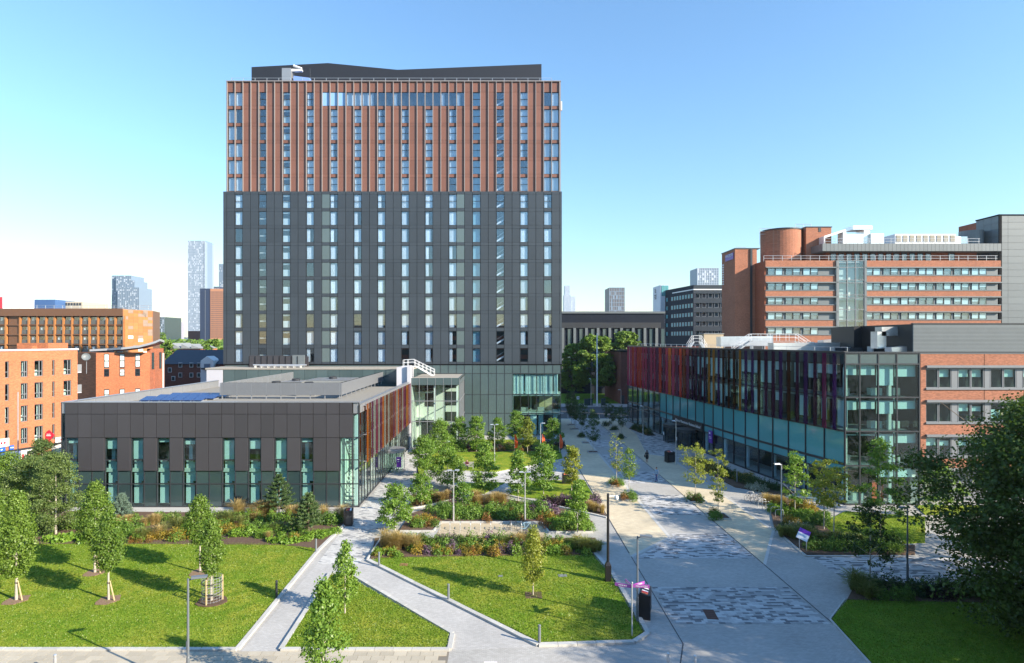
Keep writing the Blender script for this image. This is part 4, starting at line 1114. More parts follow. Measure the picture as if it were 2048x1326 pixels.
# brick wing
bx0, bx1, by = 43.05, 75.0, 60.75
bands = [(731,779),(800,847.5),(869,916)]
bzs = [(Z(c,by), Z(a,by)) for a, c in bands]
zlo = Z(936, by)
cuts = [zlo] + [v for p in reversed(bzs) for v in p] + [AZ-.1]
for i in range(0, len(cuts), 2): pbox(sch, "brick_band", bx0, bx1, by, by+.4, cuts[i], cuts[i+1], BRICKB)
for z0, z1 in bzs: pbox(sch, "brick_pier", bx0, bx0+.55, by, by+.4, z0, z1, BRICKB)
pbox(sch, "soffit", bx0, bx1, by+.0, by+1.5, zlo-.35, zlo, MFRAME)
pbox(sch, "recessed_wall", bx0, bx1, by+1.5, by+1.7, 0, zlo-.35, MFRAME)
pbox(sch, "downpipe", bx0-.22, bx0-.08, by-.02, by+.15, 0, AZ, DFRAME)
for z0, z1 in bzs:
    pbox(sch, "window_hood", bx0+.5, bx1, by-.25, by+.05, z1-.22, z1+.02, MFRAME)
    pbox(sch, "window_sill", bx0+.5, bx1, by-.12, by+.15, z0-.02, z0+.16, MFRAME)
    pbox(sch, "dark_backing", bx0+.55, bx1, by+1.2, by+1.25, z0, z1, DARKROOM)
    pbox(sch, "window_head", bx0+.55, bx1, by+.1, by+.25, z1-.32, z1-.22, MFRAME)
    x = bx0+.58; n = 0
    while x < 62:
        for q in range(2):
            w = frame_mesh(1.3, z1-z0-.48, MFRAME, .07, .14)
            wo = place("window", w, sch, (x, by+.1, z0+.16)); place("pane", MB().box(0,1.16,0,.02,0,z1-z0-.62).mesh("pane", GL_P), wo, (x+.07, by+.17, z0+.23))
            r = R.random()
            if r < .7: place("blind", MB().box(0,1.16,0,.02,0,R.choice([.5,.9,1.6])).mesh("blind", BLIND), wo, (x+.07, by+.4, z1-.22-1.7 if r < .2 else z1-.3-.9))
            x += 1.36
        pbox(sch, "infill_panel", x, x+.6, by+.12, by+.2, z0+.16, z1-.32, MFRAME); x += .62
    pbox(sch, "infill_panel", x, bx1, by+.12, by+.2, z0+.16, z1-.32, MFRAME)
for zq in (1,): pbox(sch, "movement_joint", X(1968,by), X(1968,by)+.05, by-.006, by, zlo, AZ-.1, GREYS)
MB().box(fx[0]-.1, bx1, AY-.15, AY+.4, AZ, AZ+.14).obj("coping", DFRAME, sch)
for i in range(NM): wbox(sch, "coping", ms*i, ms*(i+1), -.35, .15, AZ+.062, AZ+.19, DFRAME)

# things on the roof
zr = AZ-.5
pl = thing("roof_plant_room", "large dark louvred plant room on the brick wing's roof", "plant room", (52, 63.5, zr))
pyf = 63.0
px0, px1 = X(1826,pyf), 76.0; pzt = Z(648,pyf)
n = 24
for k in range(n):
    z = zr+.1+(pzt-zr-.15)*k/n
    pbox(pl, "louvre_blade", px0, px1, pyf-.06, pyf+.08, z, z+(pzt-zr)/n*.8, OFFGREY)
MB().box(px0+.05, px1, pyf+.1, pyf+14, zr, pzt).obj("wall", BLACKM, pl)
MB().box(X(1708,72), px0+.5, 72, 77, zr, Z(653,72)).obj("side_block", BLACKM, pl)
MB().box(px0-.1, px1, pyf-.1, pyf+.2, pzt, pzt+.1).obj("coping", DFRAME, pl)
def duct(label, pts, w, h_, y0, m=DUCT, loc=None):
    """square silver duct along an x,z path"""
    o = thing("roof_duct", label, "duct", (pts[0][0], y0, zr))
    for k, (a, b) in enumerate(zip(pts[:-1], pts[1:])):
        d = Vector((b[0]-a[0], b[1]-a[1])); nn = Vector((-d.y, d.x)).normalized()*h_/2
        MB().slab([(a[0]-nn.x,a[1]-nn.y),(b[0]-nn.x,b[1]-nn.y),(b[0]+nn.x,b[1]+nn.y),(a[0]+nn.x,a[1]+nn.y)], y0, y0+w).obj("duct_section", m, o)
        MB().slab([(b[0]-nn.x*1.12-.04,b[1]-nn.y*1.12),(b[0]-nn.x*1.12+.04,b[1]-nn.y*1.12),(b[0]+nn.x*1.12+.04,b[1]+nn.y*1.12),(b[0]+nn.x*1.12-.04,b[1]+nn.y*1.12)], y0-.03, y0+w+.03).obj("flange", STEEL, o)
    b = MB()
    for a in pts[::max(1,len(pts)-1)]: b.box(a[0]-.05, a[0]+.05, y0+.1, y0+.2, zr, a[1]-h_/2+.05)
    b.obj("support", STEEL, o)
    return o
duct("upper elbow of bright silver duct entering the dark plant room", [(X(1758,66), zr+.9), (X(1758,66), Z(663,66)), (X(1823,66), Z(662,66))], 1.2, 1.0, 65.5)
duct("lower bright silver duct running into the dark plant room", [(X(1772,65), zr+.55), (X(1823,65), zr+.75)], 1.2, 1.0, 64)
duct("long flat silver duct along the middle of the glass building roof", [(X(1540,76), zr+.8), (X(1620,76), zr+.85), (X(1765,76), zr+.85)], 1.6, 1.35, 75)
duct("curved silver duct rising behind the long roof duct", [(X(1640,84), zr+1.2), (X(1690,84), zr+1.5), (X(1706,84), zr+2.8), (X(1712,84), zr+3.1)], 1.6, 1.2, 83)
duct("silver duct at the far end beside the brick office tower", [(X(1437,96), zr+1.6), (X(1540,96), zr+1.7)], 2, 1.6, 95)
b0 = thing("roof_hatch_hut", "small beige rooftop hut near the far end of the glass building", "roof hut", (X(1416,112), 112, zr))
pbox(b0, "wall", X(1408,112), X(1447,112), 112, 115, zr, Z(668,112), mat("beige_hut", (.42,.33,.22), .8)); pbox(b0, "roof", X(1407,112), X(1448,112), 111.9, 115.1, Z(668,112), Z(668,112)+.12, ROOFG)
def bridge(label, pa, pb, y0, hgt, sx=1.6):
    """stepover: stairs up, platform, stairs down, with railings"""
    o = thing("roof_stepover", label, "stair", ((pa+pb)/2, y0, zr))
    for s_ in (0, 1.0):
        MB().slab([(pa,zr),(pa+.3,zr),(pa+sx+.3,zr+hgt),(pa+sx,zr+hgt)], y0+s_, y0+s_+.06).obj("stringer", STEEL, o)
        MB().slab([(pb,zr),(pb-.3,zr),(pb-sx-.3,zr+hgt),(pb-sx,zr+hgt)], y0+s_, y0+s_+.06).obj("stringer", STEEL, o)
        b = MB()
        for h2 in (.55, 1.05): b.path([(pa,y0+s_,zr+h2),(pa+sx,y0+s_,zr+hgt+h2),(pb-sx,y0+s_,zr+hgt+h2),(pb,y0+s_,zr+h2)], .03, 6)
        for x in np.linspace(pa+sx, pb-sx, max(2, int((pb-pa-2*sx)/1.3)+1)): b.tube((x,y0+s_,zr+hgt),(x,y0+s_,zr+hgt+1.05),.03,.03,6)
        for x, zz in ((pa,0),(pa+sx/2,hgt/2),(pb-sx/2,hgt/2),(pb,0)): b.tube((x,y0+s_,zr+zz),(x,y0+s_,zr+zz+1.05),.03,.03,6)
        b.obj("handrail", WHITE, o)
    MB().box(pa+sx, pb-sx, y0, y0+1.06, zr+hgt-.05, zr+hgt).obj("platform", STEEL, o)
    b = MB()
    for i in range(6):
        t = (i+.5)/6; b.box(pa+.15+sx*t-.1, pa+.15+sx*t+.1, y0+.06, y0+1, zr+hgt*t-.02, zr+hgt*t); b.box(pb-.15-sx*t-.1, pb-.15-sx*t+.1, y0+.06, y0+1, zr+hgt*t-.02, zr+hgt*t)
    b.obj("tread", STEEL, o)
bridge("long white stepover stair crossing the ducts on the glass building roof", X(1468,88), X(1632,88), 88, 1.7, 2.6)
bridge("short white stepover stair near the far end of the glass building roof", X(1376,108), X(1414,108), 108, 1.6, 1.0)
rl = thing("roof_edge_railing", "thin steel railing along the curved roof edge of the glass building", "railing", (*at_s(30), zr))
b = MB()
for i in range(26):
    p = offs(1.5+(TOT-3)*i/25, -1.6); b.tube((p[0],p[1],zr),(p[0],p[1],zr+1.1),.03,.03,6)
b.obj("post", STEEL, rl)
b = MB()
for h_ in (.6, 1.08): b.path([(*offs(1.5+(TOT-3)*i/25, -1.6), zr+h_) for i in range(26)], .025, 6)
b.obj("rail", STEEL, rl)
for i, (px_, y_, w_, h_) in enumerate(((1668,72,2.0,1.0),(1700,70,1.6,.9),(1745,68,1.6,1.1),(1590,80,2.2,1.0),(1505,92,2.0,1.0))):
    o = thing("condenser_unit", ["grey condenser box left of the lower silver duct","dark fronted condenser box on the glass building roof","concrete coloured unit beside the silver duct elbow","low condenser box near the long stepover","far low condenser box by the roof railing"][i], "air unit", (X(px_,y_), y_, zr), "condenser units on the glass building roof")
    pbox(o, "casing", X(px_,y_), X(px_,y_)+w_, y_, y_+1, zr+.1, zr+h_, [ALU,DFRAME,CONC,ALU,DUCT][i]); pbox(o, "grille", X(px_,y_)+.15, X(px_,y_)+w_-.15, y_-.03, y_, zr+.2, zr+h_-.1, DFRAME); pbox(o, "base", X(px_,y_)+.1, X(px_,y_)+w_-.1, y_+.1, y_+.9, zr, zr+.1, CONC)
# ------------------------------------------------------------------ buildings farther away
def window_grid(parent, x0, x1, y, z0, z1, n, frame, glass, blind=.5, gap=.1, depth=.12, dark=True):
    """a row of n windows on a wall facing the camera; each its own part"""
    w = (x1-x0)/n
    fm = frame_mesh(w-gap, z1-z0, frame, min(.08,w*.08), depth)
    pm = MB().box(0, w-gap-.1, 0, .02, 0, z1-z0-.1).mesh("pane", glass)
    for i in range(n):
        x = x0+w*i+gap/2
        o = place("window", fm, parent, (x, y, z0)); place("pane", pm, o, (x+.05, y+.05, z0+.05))
        if R.random() < blind:
            h_ = (z1-z0)*R.choice([.35,.5,.65,.95]); place("blind", _blindm(round(w-gap-.12,2), round(h_,2)), o, (x+.06, y+.2, z1-h_-.04))
_bl = {}
def _blindm(w, h_):
    if (w,h_) not in _bl: _bl[(w,h_)] = MB().box(0,w,0,.02,0,h_).mesh("blind", BLIND)
    return _bl[(w,h_)]

# --- brick office behind the glass building
OY = 120.0
def ox(px): return X(px, OY)
def oz(py): return Z(py, OY)
of = thing("brick_office_block", "orange brick office block with ribbon windows and a round brick drum on its roof", "building", (ox(1740), OY, 0))
x0, xs0, xs1, x1 = ox(1531), ox(1676), ox(1727), ox(2002)
zt = oz(521)
wr = [(536,551),(566,581),(595,610),(625,640),(655,670)]
MB().box(x0+.4, x1, OY+1.6, OY+15, 0, zt-.5).obj("core", DARKROOM, of)
MB().box(x0, x0+.4, OY+.4, OY+15, 0, zt).obj("side_wall", BRICKR, of)
MB().box(x0+.4, x1, OY+.5, OY+15, zt-.5, zt-.2).obj("roof", ROOFG, of)
for a, c in ((x0, xs0), (xs1, x1)):
    prev = zt
    for yt, yb in wr:
        z1, z0 = oz(yt), oz(yb)
        pbox(of, "brick_band", a, c, OY, OY+.4, z1, prev, BRICKB); prev = z0
        pbox(of, "window_hood", a, c, OY-.3, OY, z1+.0, z1+.22, OFFGREY); pbox(of, "window_sill", a, c, OY-.1, OY+.3, z0-.05, z0+.12, OFFGREY)
        pbox(of, "infill_band", a+.4, c-.4, OY+.32, OY+.4, z0+.12, z1, OFFGREY)
        x = a+.55
        while x < c-3.4:
            if True:
                for q in range(2):
                    fm = frame_mesh(1.5, z1-z0-.15, DFRAME, .06, .12) if (1, round(z1-z0,2)) not in _bl else _bl[(1, round(z1-z0,2))]
                    _bl[(1, round(z1-z0,2))] = fm
                    o = place("window", fm, of, (x, OY+.19, z0+.12)); 
                    if (2, round(z1-z0,2)) not in _bl: _bl[(2, round(z1-z0,2))] = MB().box(0,1.4,0,.02,0,z1-z0-.25).mesh("pane", GL_O)
                    place("pane", _bl[(2, round(z1-z0,2))], o, (x+.05, OY+.22, z0+.17))
                    r = R.random()
                    if r < .75:
                        h_ = round((z1-z0)*R.choice([.3,.5,.75,.9]),2); place("blind", _blindm(1.4, h_), o, (x+.05, OY+.27, z1-h_-.03))
                    x += 1.56
                x += .48
    pbox(of, "brick_band", a, c, OY, OY+.4, 12, prev, BRICKB)
# stair glass
m_ = MB()
for k in range(4): m_.box(xs0+(xs1-xs0)*k/3-.07, xs0+(xs1-xs0)*k/3+.07, OY-.25, OY+.05, 12, zt)
zz = [12, oz(668), oz(640), oz(619), oz(596), oz(590), oz(566), oz(560), oz(535), zt]
for z in zz: m_.box(xs0, xs1, OY-.24, OY+.04, z-.06, z+.06)
m_.obj("mullion_grid", MFRAME, of)
for k in range(3):
    for a, c in zip(zz[:-1], zz[1:]): pbox(of, "pane", xs0+(xs1-xs0)*k/3+.07, xs0+(xs1-xs0)*(k+1)/3-.07, OY-.15, OY-.1, a+.06, c-.06, GL_O)
for a, c in ((xs0-.5, xs0-.07), (xs1+.07, xs1+.5)): pbox(of, "stair_jamb", a, c, OY-.3, OY+.02, 12, zt, OFFGREY)
for z in (oz(640), oz(596), oz(560)): pbox(of, "landing", xs0+.1, xs1-.1, OY+.2, OY+1.5, z-.4, z, ROOM)
pbox(of, "reflection_backing", xs0+.1, xs1-.1, OY+1.5, OY+1.58, 12, zt-.6, ROOM)  # added pale sheet imitating the sky mirrored in the stair glass
# set back left wing with drum
ly = OY+5
MB().box(X(1470,ly), x0+.4, ly, ly+7.5, 0, Z(498,ly)).obj("left_wing", BRICKB, of)
pbox(of, "rain_pipe", X(1500,ly), X(1504,ly), ly-.25, ly, 0, Z(498,ly), DFRAME)
pbox(of, "wing_coping", X(1469,ly), x0+1, ly-.1, ly+7.6, Z(498,ly), Z(498,ly)+.2, DFRAME)
sgp = MB().box(X(1470,ly)-.12, X(1470,ly)-.02, ly+.7, ly+5.2, Z(517,ly), Z(504,ly)); sgp.obj("purple_sign_panel", PURPLE, of)
tm = text_mesh("MANCHESTER", .8, PRINT); w_ = max(v.co.x for v in tm.vertices)
o = place("lettering", tm, of, (X(1470,ly)-.14, ly+5.0, Z(510,ly))); o.rotation_euler = (math.pi/2, 0, -math.pi/2); o.scale = (4.1/w_, 1, 1)
for k in range(9): pbox(of, "vertical_letter", X(1470,ly)-.1, X(1470,ly)-.02, ly+6.2, ly+6.9, Z(524+5*k,ly), Z(521+5*k,ly), PRINT)
dy = OY+6
dc = (X(1580,dy), dy+4.2)
zd0, zd1 = oz(530), Z(457,dy)
MB().lathe((dc[0],dc[1],zd0), [(4.15,0),(4.15,zd1-zd0)], 40).obj("roof_drum", BRICKB, of, smooth=False)
MB().lathe((dc[0],dc[1],zd1), [(4.3,0),(4.3,.25),(0,.25)], 40).obj("drum_coping", DFRAME, of)
MB().box(X(1617,dy), X(1668,dy), dy+1, dy+9, zd0, Z(453,dy)).obj("stair_block", BRICKB, of)
pbox(of, "block_window", X(1642,dy), X(1647,dy), dy+.94, dy+1, Z(462,dy), Z(453,dy), DFRAME)
MB().box(X(1616,dy), X(1669,dy), dy+.9, dy+9.1, Z(453,dy), Z(453,dy)+.2).obj("block_coping", DFRAME, of)
# recessed top floor under a grey roof band
ty = OY+4.5
MB().box(X(1655,ty), x1-1, ty+.4, OY+14.5, zt-.2, Z(503,ty)).obj("top_floor", BRICKR, of)
window_grid(of, X(1660,ty), X(1866,ty), ty+.2, zt+.3, Z(505,ty), 13, DFRAME, GL_O, .3, .5)
window_grid(of, X(1898,ty), X(1912,ty), ty+.2, zt+.3, Z(505,ty), 1, DFRAME, GL_O, 0, .2)
ry = OY+2.5
for k in range(46):
    a = X(1645,ry)+(X(2003,ry)-X(1645,ry))*k/46; c = X(1645,ry)+(X(2003,ry)-X(1645,ry))*(k+1)/46
    pbox(of, "roof_fascia_panel", a+.02, c-.02, ry, ry+.15, Z(502,ry), Z(487,ry), OFFGREY)
MB().box(X(1645,ry), X(2003,ry), ry+.15, OY+14.5, Z(502,ry)+.05, Z(487,ry)).obj("roof_band", OFFGREY, of)
b = MB()
for x in np.arange(x0, x1, 1.9): b.tube((x, OY+.8, zt-.2), (x, OY+.8, zt+1.1), .045, .045, 6)
for h_ in (.55, 1.08): b.tube((x0, OY+.8, zt+h_), (x1, OY+.8, zt+h_), .04, .04, 6)
b.obj("balcony_railing", STEEL, of)
rz = Z(487, ry)
b = MB(); qy = ry+1
for x in np.arange(X(1650,qy), X(1960,qy), 2.3): b.tube((x, qy, rz), (x, qy, rz+1.2), .045, .045, 6)
for h_ in (.6, 1.18): b.tube((X(1650,qy), qy, rz+h_), (X(1960,qy), qy, rz+h_), .04, .04, 6)
b.obj("roof_railing", STEEL, of)
b = MB(); 
for a, c, zt_ in ((1532,1556,452),(1605,1637,443),(1485,1503,490)):
    for px in (a,(a+c)/2,c): b.tube((X(px,dy),dy+3,Z(zt_,dy)-3.5),(X(px,dy),dy+3,Z(zt_,dy)),.06,.06,6)
    for h_ in (0,.6,1.2): b.tube((X(a,dy),dy+3,Z(zt_,dy)-h_),(X(c,dy),dy+3,Z(zt_,dy)-h_),.05,.05,6)
b.obj("access_ladder_cage", STEEL, of)
def obox(name, label, cat, parts):
    o = thing(name, label, cat, (X(parts[0][1],parts[0][3]), parts[0][3], rz))
    for nm, a, c, y_, d_, yt, yb, m in parts: pbox(o, nm, X(a,y_), X(c,y_), y_, y_+d_, Z(yb,y_), Z(yt,y_), m)
    return o
obox("roof_cooling_plant", "bright silver cowled ventilation stack on the brick office roof", "air unit", [("stack",1728,1740,126,3,458,487,DUCT),("cowl",1706,1745,126,3.1,451,459,DUCT),("cabinet",1693,1727,125.5,3,468,487,DUCT),("cabinet",1742,1768,125.4,3,467,487,DUCT)])
obox("roof_chiller_row", "row of white framed chillers along the brick office roof", "air unit", [("casing",1790,1912,127,4,468,487,WHITE)] + [("grille",1793+13.5*k,1802+13.5*k,126.9,.1,470.5,484,mat("tan_grille_%d" % k,(.34,.31,.25),.8)) for k in range(9)] + [("duct",1912,1935,127,3,473,487,DUCT)])
b = thing("roof_skylight", "white sloping skylight frame beside the brick drum", "skylight", (X(1680,125), 125, rz))
MB().slab([(X(1648,125),Z(472,125)),(X(1688,125),Z(459,125)),(X(1692,125),Z(459,125)),(X(1694,125),rz),(X(1686,125),rz),(X(1686,125),Z(464,125)),(X(1650,125),Z(476,125)),(X(1648,125),rz)], 125, 127).obj("frame", WHITE, b)

# --- grey clad block at far right
GYY = 124.0
gb = thing("grey_panel_tower_block", "grey panelled tower block at the right edge beside the brick office", "building", (X(2030,GYY), GYY, 0))
gx0, gx1, gz = X(1998,GYY), X(2003,GYY)+32, Z(431,GYY)
MB().box(gx0+.1, gx1, GYY+.1, 130, 0, gz).obj("wall", OFFGREY, gb)
for r_ in range(16):
    z1, z0 = Z(431+13.6*r_,GYY)-.02, Z(431+13.6*(r_+1),GYY)+.02
    for a, c in ((gx0+.6, gx0+1.9), (gx0+1.9, gx0+5.6), (gx0+5.6, gx0+10)): pbox(gb, "cladding_panel", a+.02, c-.02, GYY, GYY+.1, z0, z1, OFFGREY)
    for a, c in ((GYY+.15, 126.0), (126.0, 128.0), (128.0, 130)): pbox(gb, "side_panel", gx0, gx0+.1, a+.02, c-.02, z0, z1, OFFGREY)
pbox(gb, "corner_post", gx0-.02, gx0+.5, GYY-.1, GYY+.12, 0, gz+.1, GREYS)
MB().box(gx0+.02, gx0+2, 130, 135, 0, gz-.3).obj("rear_brick_wall", BRICKR, gb)
MB().box(gx0-.1, gx1, GYY-.1, 130.1, gz, gz+.25).obj("coping", GREYS, gb)
MB().lathe((X(1945,128),128.4,Z(487,122.5)), [(2.2,0),(2.2,3.6)], 20).obj("round_stair_cap", OFFGREY, gb)

# --- low link wall visible behind the right roof (dark red strip)
# --- black faculty building
KY = 222.0
kb = thing("black_corner_office", "black clad corner office building with ribbon windows behind the glass building", "building", (X(1400,KY), KY, 0))
kx0, kx1, kz = X(1387,KY), X(1450,KY)+8, Z(570,KY)
MB().box(kx0, kx1, KY+.5, KY+30, 0, kz-.3).obj("core", BLACKCL, kb)
kr = [(587,596),(606,615),(624.5,633),(643,652),(662,671)]
prev = kz
for yt, yb in kr:
    z1, z0 = Z(yt,KY), Z(yb,KY)
    pbox(kb, "cladding_band", kx0, kx1, KY, KY+.5, z1, prev, mat("black_band_%d" % int(yt), (.030,.036,.047), .4)); prev = z0
    window_grid(kb, kx0+.5, kx1-.5, KY+.3, z0, z1, 8, ALU, GL_O, .8, .8)
pbox(kb, "cladding_band", kx0, kx1, KY, KY+.5, 0, prev, BLACKCL)
pbox(kb, "white_cornice", kx0, kx1, KY-.1, KY, Z(580,KY), Z(578,KY), WHITE)
# angled side facing the street, in shade
sA, sB = Vector((kx0, KY)), Vector((X(1322,250), 250))
d = sB-sA; ang = math.atan2(d.y, d.x); L = d.length
place("side_wall", MB().box(0,L,-1.0,0,0,kz).mesh("side_wall", BLACKCL), kb, (sA.x,sA.y,0), ang)
place("white_cornice", MB().box(0,L*.62,0,.1,0,.4).mesh("white_cornice", WHITE), kb, (sA.x,sA.y,Z(580,KY)), ang)
for yt, yb in kr:
    z1, z0 = Z(yt,KY), Z(yb,KY)
    for i in range(12):
        if i == 8: continue
        a = L*(i+.15)/12
        o = place("window", frame_mesh(L/12*.7, z1-z0, DFRAME, .1, .1), kb, (sA.x+d.x*a/L-d.y/L*.02, sA.y+d.y*a/L+d.x/L*.02, z0), ang)
        pm = MB().box(.1,L/12*.7-.1,.03,.06,.1,z1-z0-.1).mesh("pane", mat("shaded_pane_%d_%d" % (int(yt), i), (.10,.15,.17), .12, spec=.9) if False else TEALB)
        q = place("pane", pm, o, (0,0,0), 0, True)
wt = thing("white_sign_tower", "pale stair tower with a dark vertical logo beside the black office", "tower", (X(1320,252), 252, 0))
wy = 246.0
MB().prism([(X(1306,258),258),(X(1321,wy),wy),(X(1338,wy),wy),(X(1338,262),262),(X(1306,262),262)], 0, Z(570,wy)).obj("shaft", mat("pale_blue_white_panel",(.62,.64,.72),.5), wt)
for k in range(3): pbox(wt, "glass_panel", X(1323+4.8*k,wy), X(1327.3+4.8*k,wy), wy-.2, wy, Z(592,wy), Z(571,wy), TEALB)
pA, pB = Vector((X(1306,258),258)), Vector((X(1321,wy),wy)); d = pB-pA; ang = math.atan2(d.y,d.x)
lg = MB()
for (a,c,z0,z1) in ((.28,.36,577,579),(.30,.42,580,581.3),(.28,.4,582,583.2),(.3,.44,584,585.5),(.22,.48,589,591),(.22,.48,592.5,594.5),(.26,.46,596,598)):
    lg.box(d.length*a, d.length*c, -.15, -.05, Z(z1,252), Z(z0,252))
place("logo", lg.mesh("logo", NAVY), wt, (pA.x,pA.y,0), ang)
# long black hall
hy = 200.0
hb = thing("black_hall", "long low black clad hall with a row of tall windows beyond the park tree", "building", (X(1220,hy), hy, 0))
MB().box(X(1100,hy), X(1330,hy), hy, hy+24, 0, Z(627,hy)).obj("upper_hall", BLACKCL, hb)
MB().box(X(1100,hy)-.2, X(1330,hy), hy-.4, hy+24.4, Z(627,hy), Z(623,hy)).obj("roof_edge", OFFGREY, hb)
fy_ = 186.0
zt_, zb_ = Z(656,fy_), Z(690,fy_)
MB().box(X(1100,fy_), X(1322,fy_), fy_+.6, hy, 0, Z(645,fy_)).obj("lower_hall", BLACKCL, hb)
pbox(hb, "top_band", X(1100,fy_), X(1322,fy_), fy_, fy_+.6, zt_, Z(645,fy_), mat("charcoal_band",(.034,.036,.042),.5))
pbox(hb, "lower_wall", X(1100,fy_), X(1322,fy_), fy_, fy_+.6, 0, 7.0, BLACKCL)
for k in range(10):
    xx = X(1100+23.4*k, fy_)
    pbox(hb, "pier", xx, xx+.8, fy_-.2, fy_+.6, 7.0, zt_, OFFGREY)
    w = frame_mesh(1.25, zt_-7.4, DFRAME, .08, .1); o = place("window", w, hb, (xx+1.9, fy_+.3, 7.2))
    place("pane", MB().box(.08,1.17,0,.03,.1,zt_-7.5).mesh("pane", TEALT), o, (xx+1.9, fy_+.34, 7.2))
# dark brick building at the street corner beyond the glass building
cb = thing("brown_corner_building", "dark brown brick building end wall beyond the glass building at the road", "building", (31.5, 150, 0))
MB().box(X(1241,156), X(1300,156), 156, 180, 0, Z(704,156)).obj("wall", BRICKD, cb)
MB().box(X(1240,156), X(1300,156), 155.8, 180.2, Z(704,156), Z(704,156)+.4).obj("coping", GREYS, cb)
pbox(cb, "dark_door", X(1243,156), X(1249,156), 155.9, 156, 0.1, 2.4, DFRAME)

# --- left: student hall with bronze grid
HYY = 175.0
def hx(px): return X(px, HYY)
def hz(py): return Z(py, HYY)
sh = thing("bronze_grid_hall", "long bronze framed hall with a window grid and an orange striped end wall", "building", (hx(120), HYY, 0))
MB().box(hx(-140), hx(246), HYY+1.4, HYY+16, 0, hz(618)).obj("core", DARKROOM, sh)
BRZ = mat("bronze_frame", (.20,.10,.055), .5, metal=.2, var=.08); BRZL = mat("orange_bronze_reveal", (.46,.19,.06), .5, var=.06)
ORW = mat("orange_panel", (.46,.175,.055), .6, var=.05, orand=.12); GRW = mat("grey_brown_strip", (.30,.22,.17), .6, var=.05); DKSP = mat("grey_spandrel", (.12,.12,.115), .5)
pbox(sh, "roof_band", hx(-140), hx(246), HYY-.3, HYY+1.5, hz(632), hz(617), BRZ)
rows_ = [(632,651),(651,670.5),(670.5,690),(690,709)]
colsx = [38.5 + 17.35*k for k in range(13)]
for k in range(14):
    xx = hx(38.5+17.35*(k-0)) if k < 13 else hx(246)
    pbox(sh, "pier", xx-.25, xx+.25, HYY+.15, HYY+.75, 3, hz(632), BRZL)
for k in range(-8, 0):
    xx = hx(10+17.35*(k+1)); pbox(sh, "pier", xx-.25, xx+.25, HYY+.15, HYY+.75, 3, hz(632), BRZL)
MB().box(hx(14), hx(36), HYY+.6, HYY+1.4, 3, hz(632)).obj("recess_wall", BRZ, sh)
FRH = frame_mesh(2.0, (hz(632)-hz(643)), BRZ, .08, .12); PNH = MB().box(0,1.84,0,.02,0,hz(632)-hz(643)-.16).mesh("pane", GL_T); SPH = MB().box(0,2.0,0,.08,0,1.15).mesh("spandrel", DKSP)
CUH = curtain_mesh(.7, hz(632)-hz(643)-.2, CURT, 3)
for yt, yb in rows_:
    pbox(sh, "floor_band", hx(-140), hx(246), HYY+.2, HYY+.75, hz(yb)-.0, hz(yb)+.35, BRZ)
    for k in list(range(12)) + list(range(-8, -1)):
        xx = hx(colsx[0]+17.35*k)+.42 if k >= 0 else hx(10+17.35*(k+1))+.42
        zt_ = hz(yt)-.25
        o = place("window", FRH, sh, (xx-.05, HYY+.5, zt_-(hz(632)-hz(643)))); place("pane", PNH, o, (xx+.03, HYY+.55, zt_-(hz(632)-hz(643))+.08))
        place("spandrel", SPH, o, (xx-.05, HYY+.45, hz(yb)+.4))
        if R.random() < .7: place("curtain", CUH, o, (xx+.1+R.choice([0,.9]), HYY+.9, zt_-(hz(632)-hz(643))+.1))
ew = hx(246)
eA, eB = Vector((ew, HYY)), Vector((X(305,184), 184))
d = eB-eA; ang = math.atan2(d.y,d.x); L = d.length
place("end_wall", MB().box(0,L,0,.3,0,hz(618)).mesh("end_wall", GRW), sh, (eA.x,eA.y,0), ang)
for r_ in range(24):
    z = 3+ (hz(619)-3)*r_/24
    for c_ in range(6):
        rr = R.random(); m = WHITE if rr < .045 else (GRW if rr < .25 else ORW)
        place("strip_panel", MB().box(0,L/6-.03,-.06,0,0,(hz(619)-3)/24-.05).mesh("strip_panel", m) if (c_,m.name,'s') not in _bl else _bl[(c_,m.name,'s')], sh, (eA.x+d.x*c_/6, eA.y+d.y*c_/6, z), ang)
MB().prism([(eA.x,eA.y+.4),(eB.x,eB.y+.4),(eB.x-3.5,eB.y+10),(eA.x-6,eA.y+12)], 0, hz(618.5)).obj("end_block", BRZ, sh)
b = MB()
for x in np.arange(hx(0), hx(300), 2.6): b.tube((x,HYY+4,hz(617)),(x,HYY+4,hz(617)+1.2),.05,.05,6)
for h_ in (.6,1.18): b.tube((hx(0),HYY+4,hz(617)+h_),(hx(300),HYY+4,hz(617)+h_),.045,.045,6)
b.obj("roof_railing", STEEL, sh)
# blue / beige block behind
def slabtower(name, label, px0, px1, pyt, y, depth, m, cat="tower", pxs=None):
    o = thing(name, label, cat, (X((px0+px1)/2,y), y, 0))
    MB().box(X(px0,y), X(px1,y), y, y+depth, 0, Z(pyt,y)).obj("wall", m, o)
    return o
bb = slabtower("blue_clad_block", "blue clad block with beige wing behind the bronze hall", 38, 110, 599, 330, 25, mat("steel_blue_panel",(.06,.13,.30),.4,var=.1), "building")
pbox(bb, "beige_wing", X(110,338), X(165,338), 338, 360, 0, Z(603,338), mat("beige_concrete",(.50,.43,.33),.8))
pbox(bb, "grey_wing", X(29,340), X(38,340), 340, 360, 0, Z(602,340), OFFGREY)
for k in range(9): pbox(bb, "window_slot", X(114+5.6*k,338), X(117.5+5.6*k,338), 337.8, 338, Z(611,338), Z(606,338), DFRAME)
rb = slabtower("red_white_block", "red and white block cut by the left edge of the picture", -12, 6, 588, 300, 20, WHITE, "building")
pbox(rb, "red_band", X(-12,300), X(5,300), 299.7, 300, Z(617,300), Z(594,300), mat("bright_red_panel",(.6,.04,.06),.5))
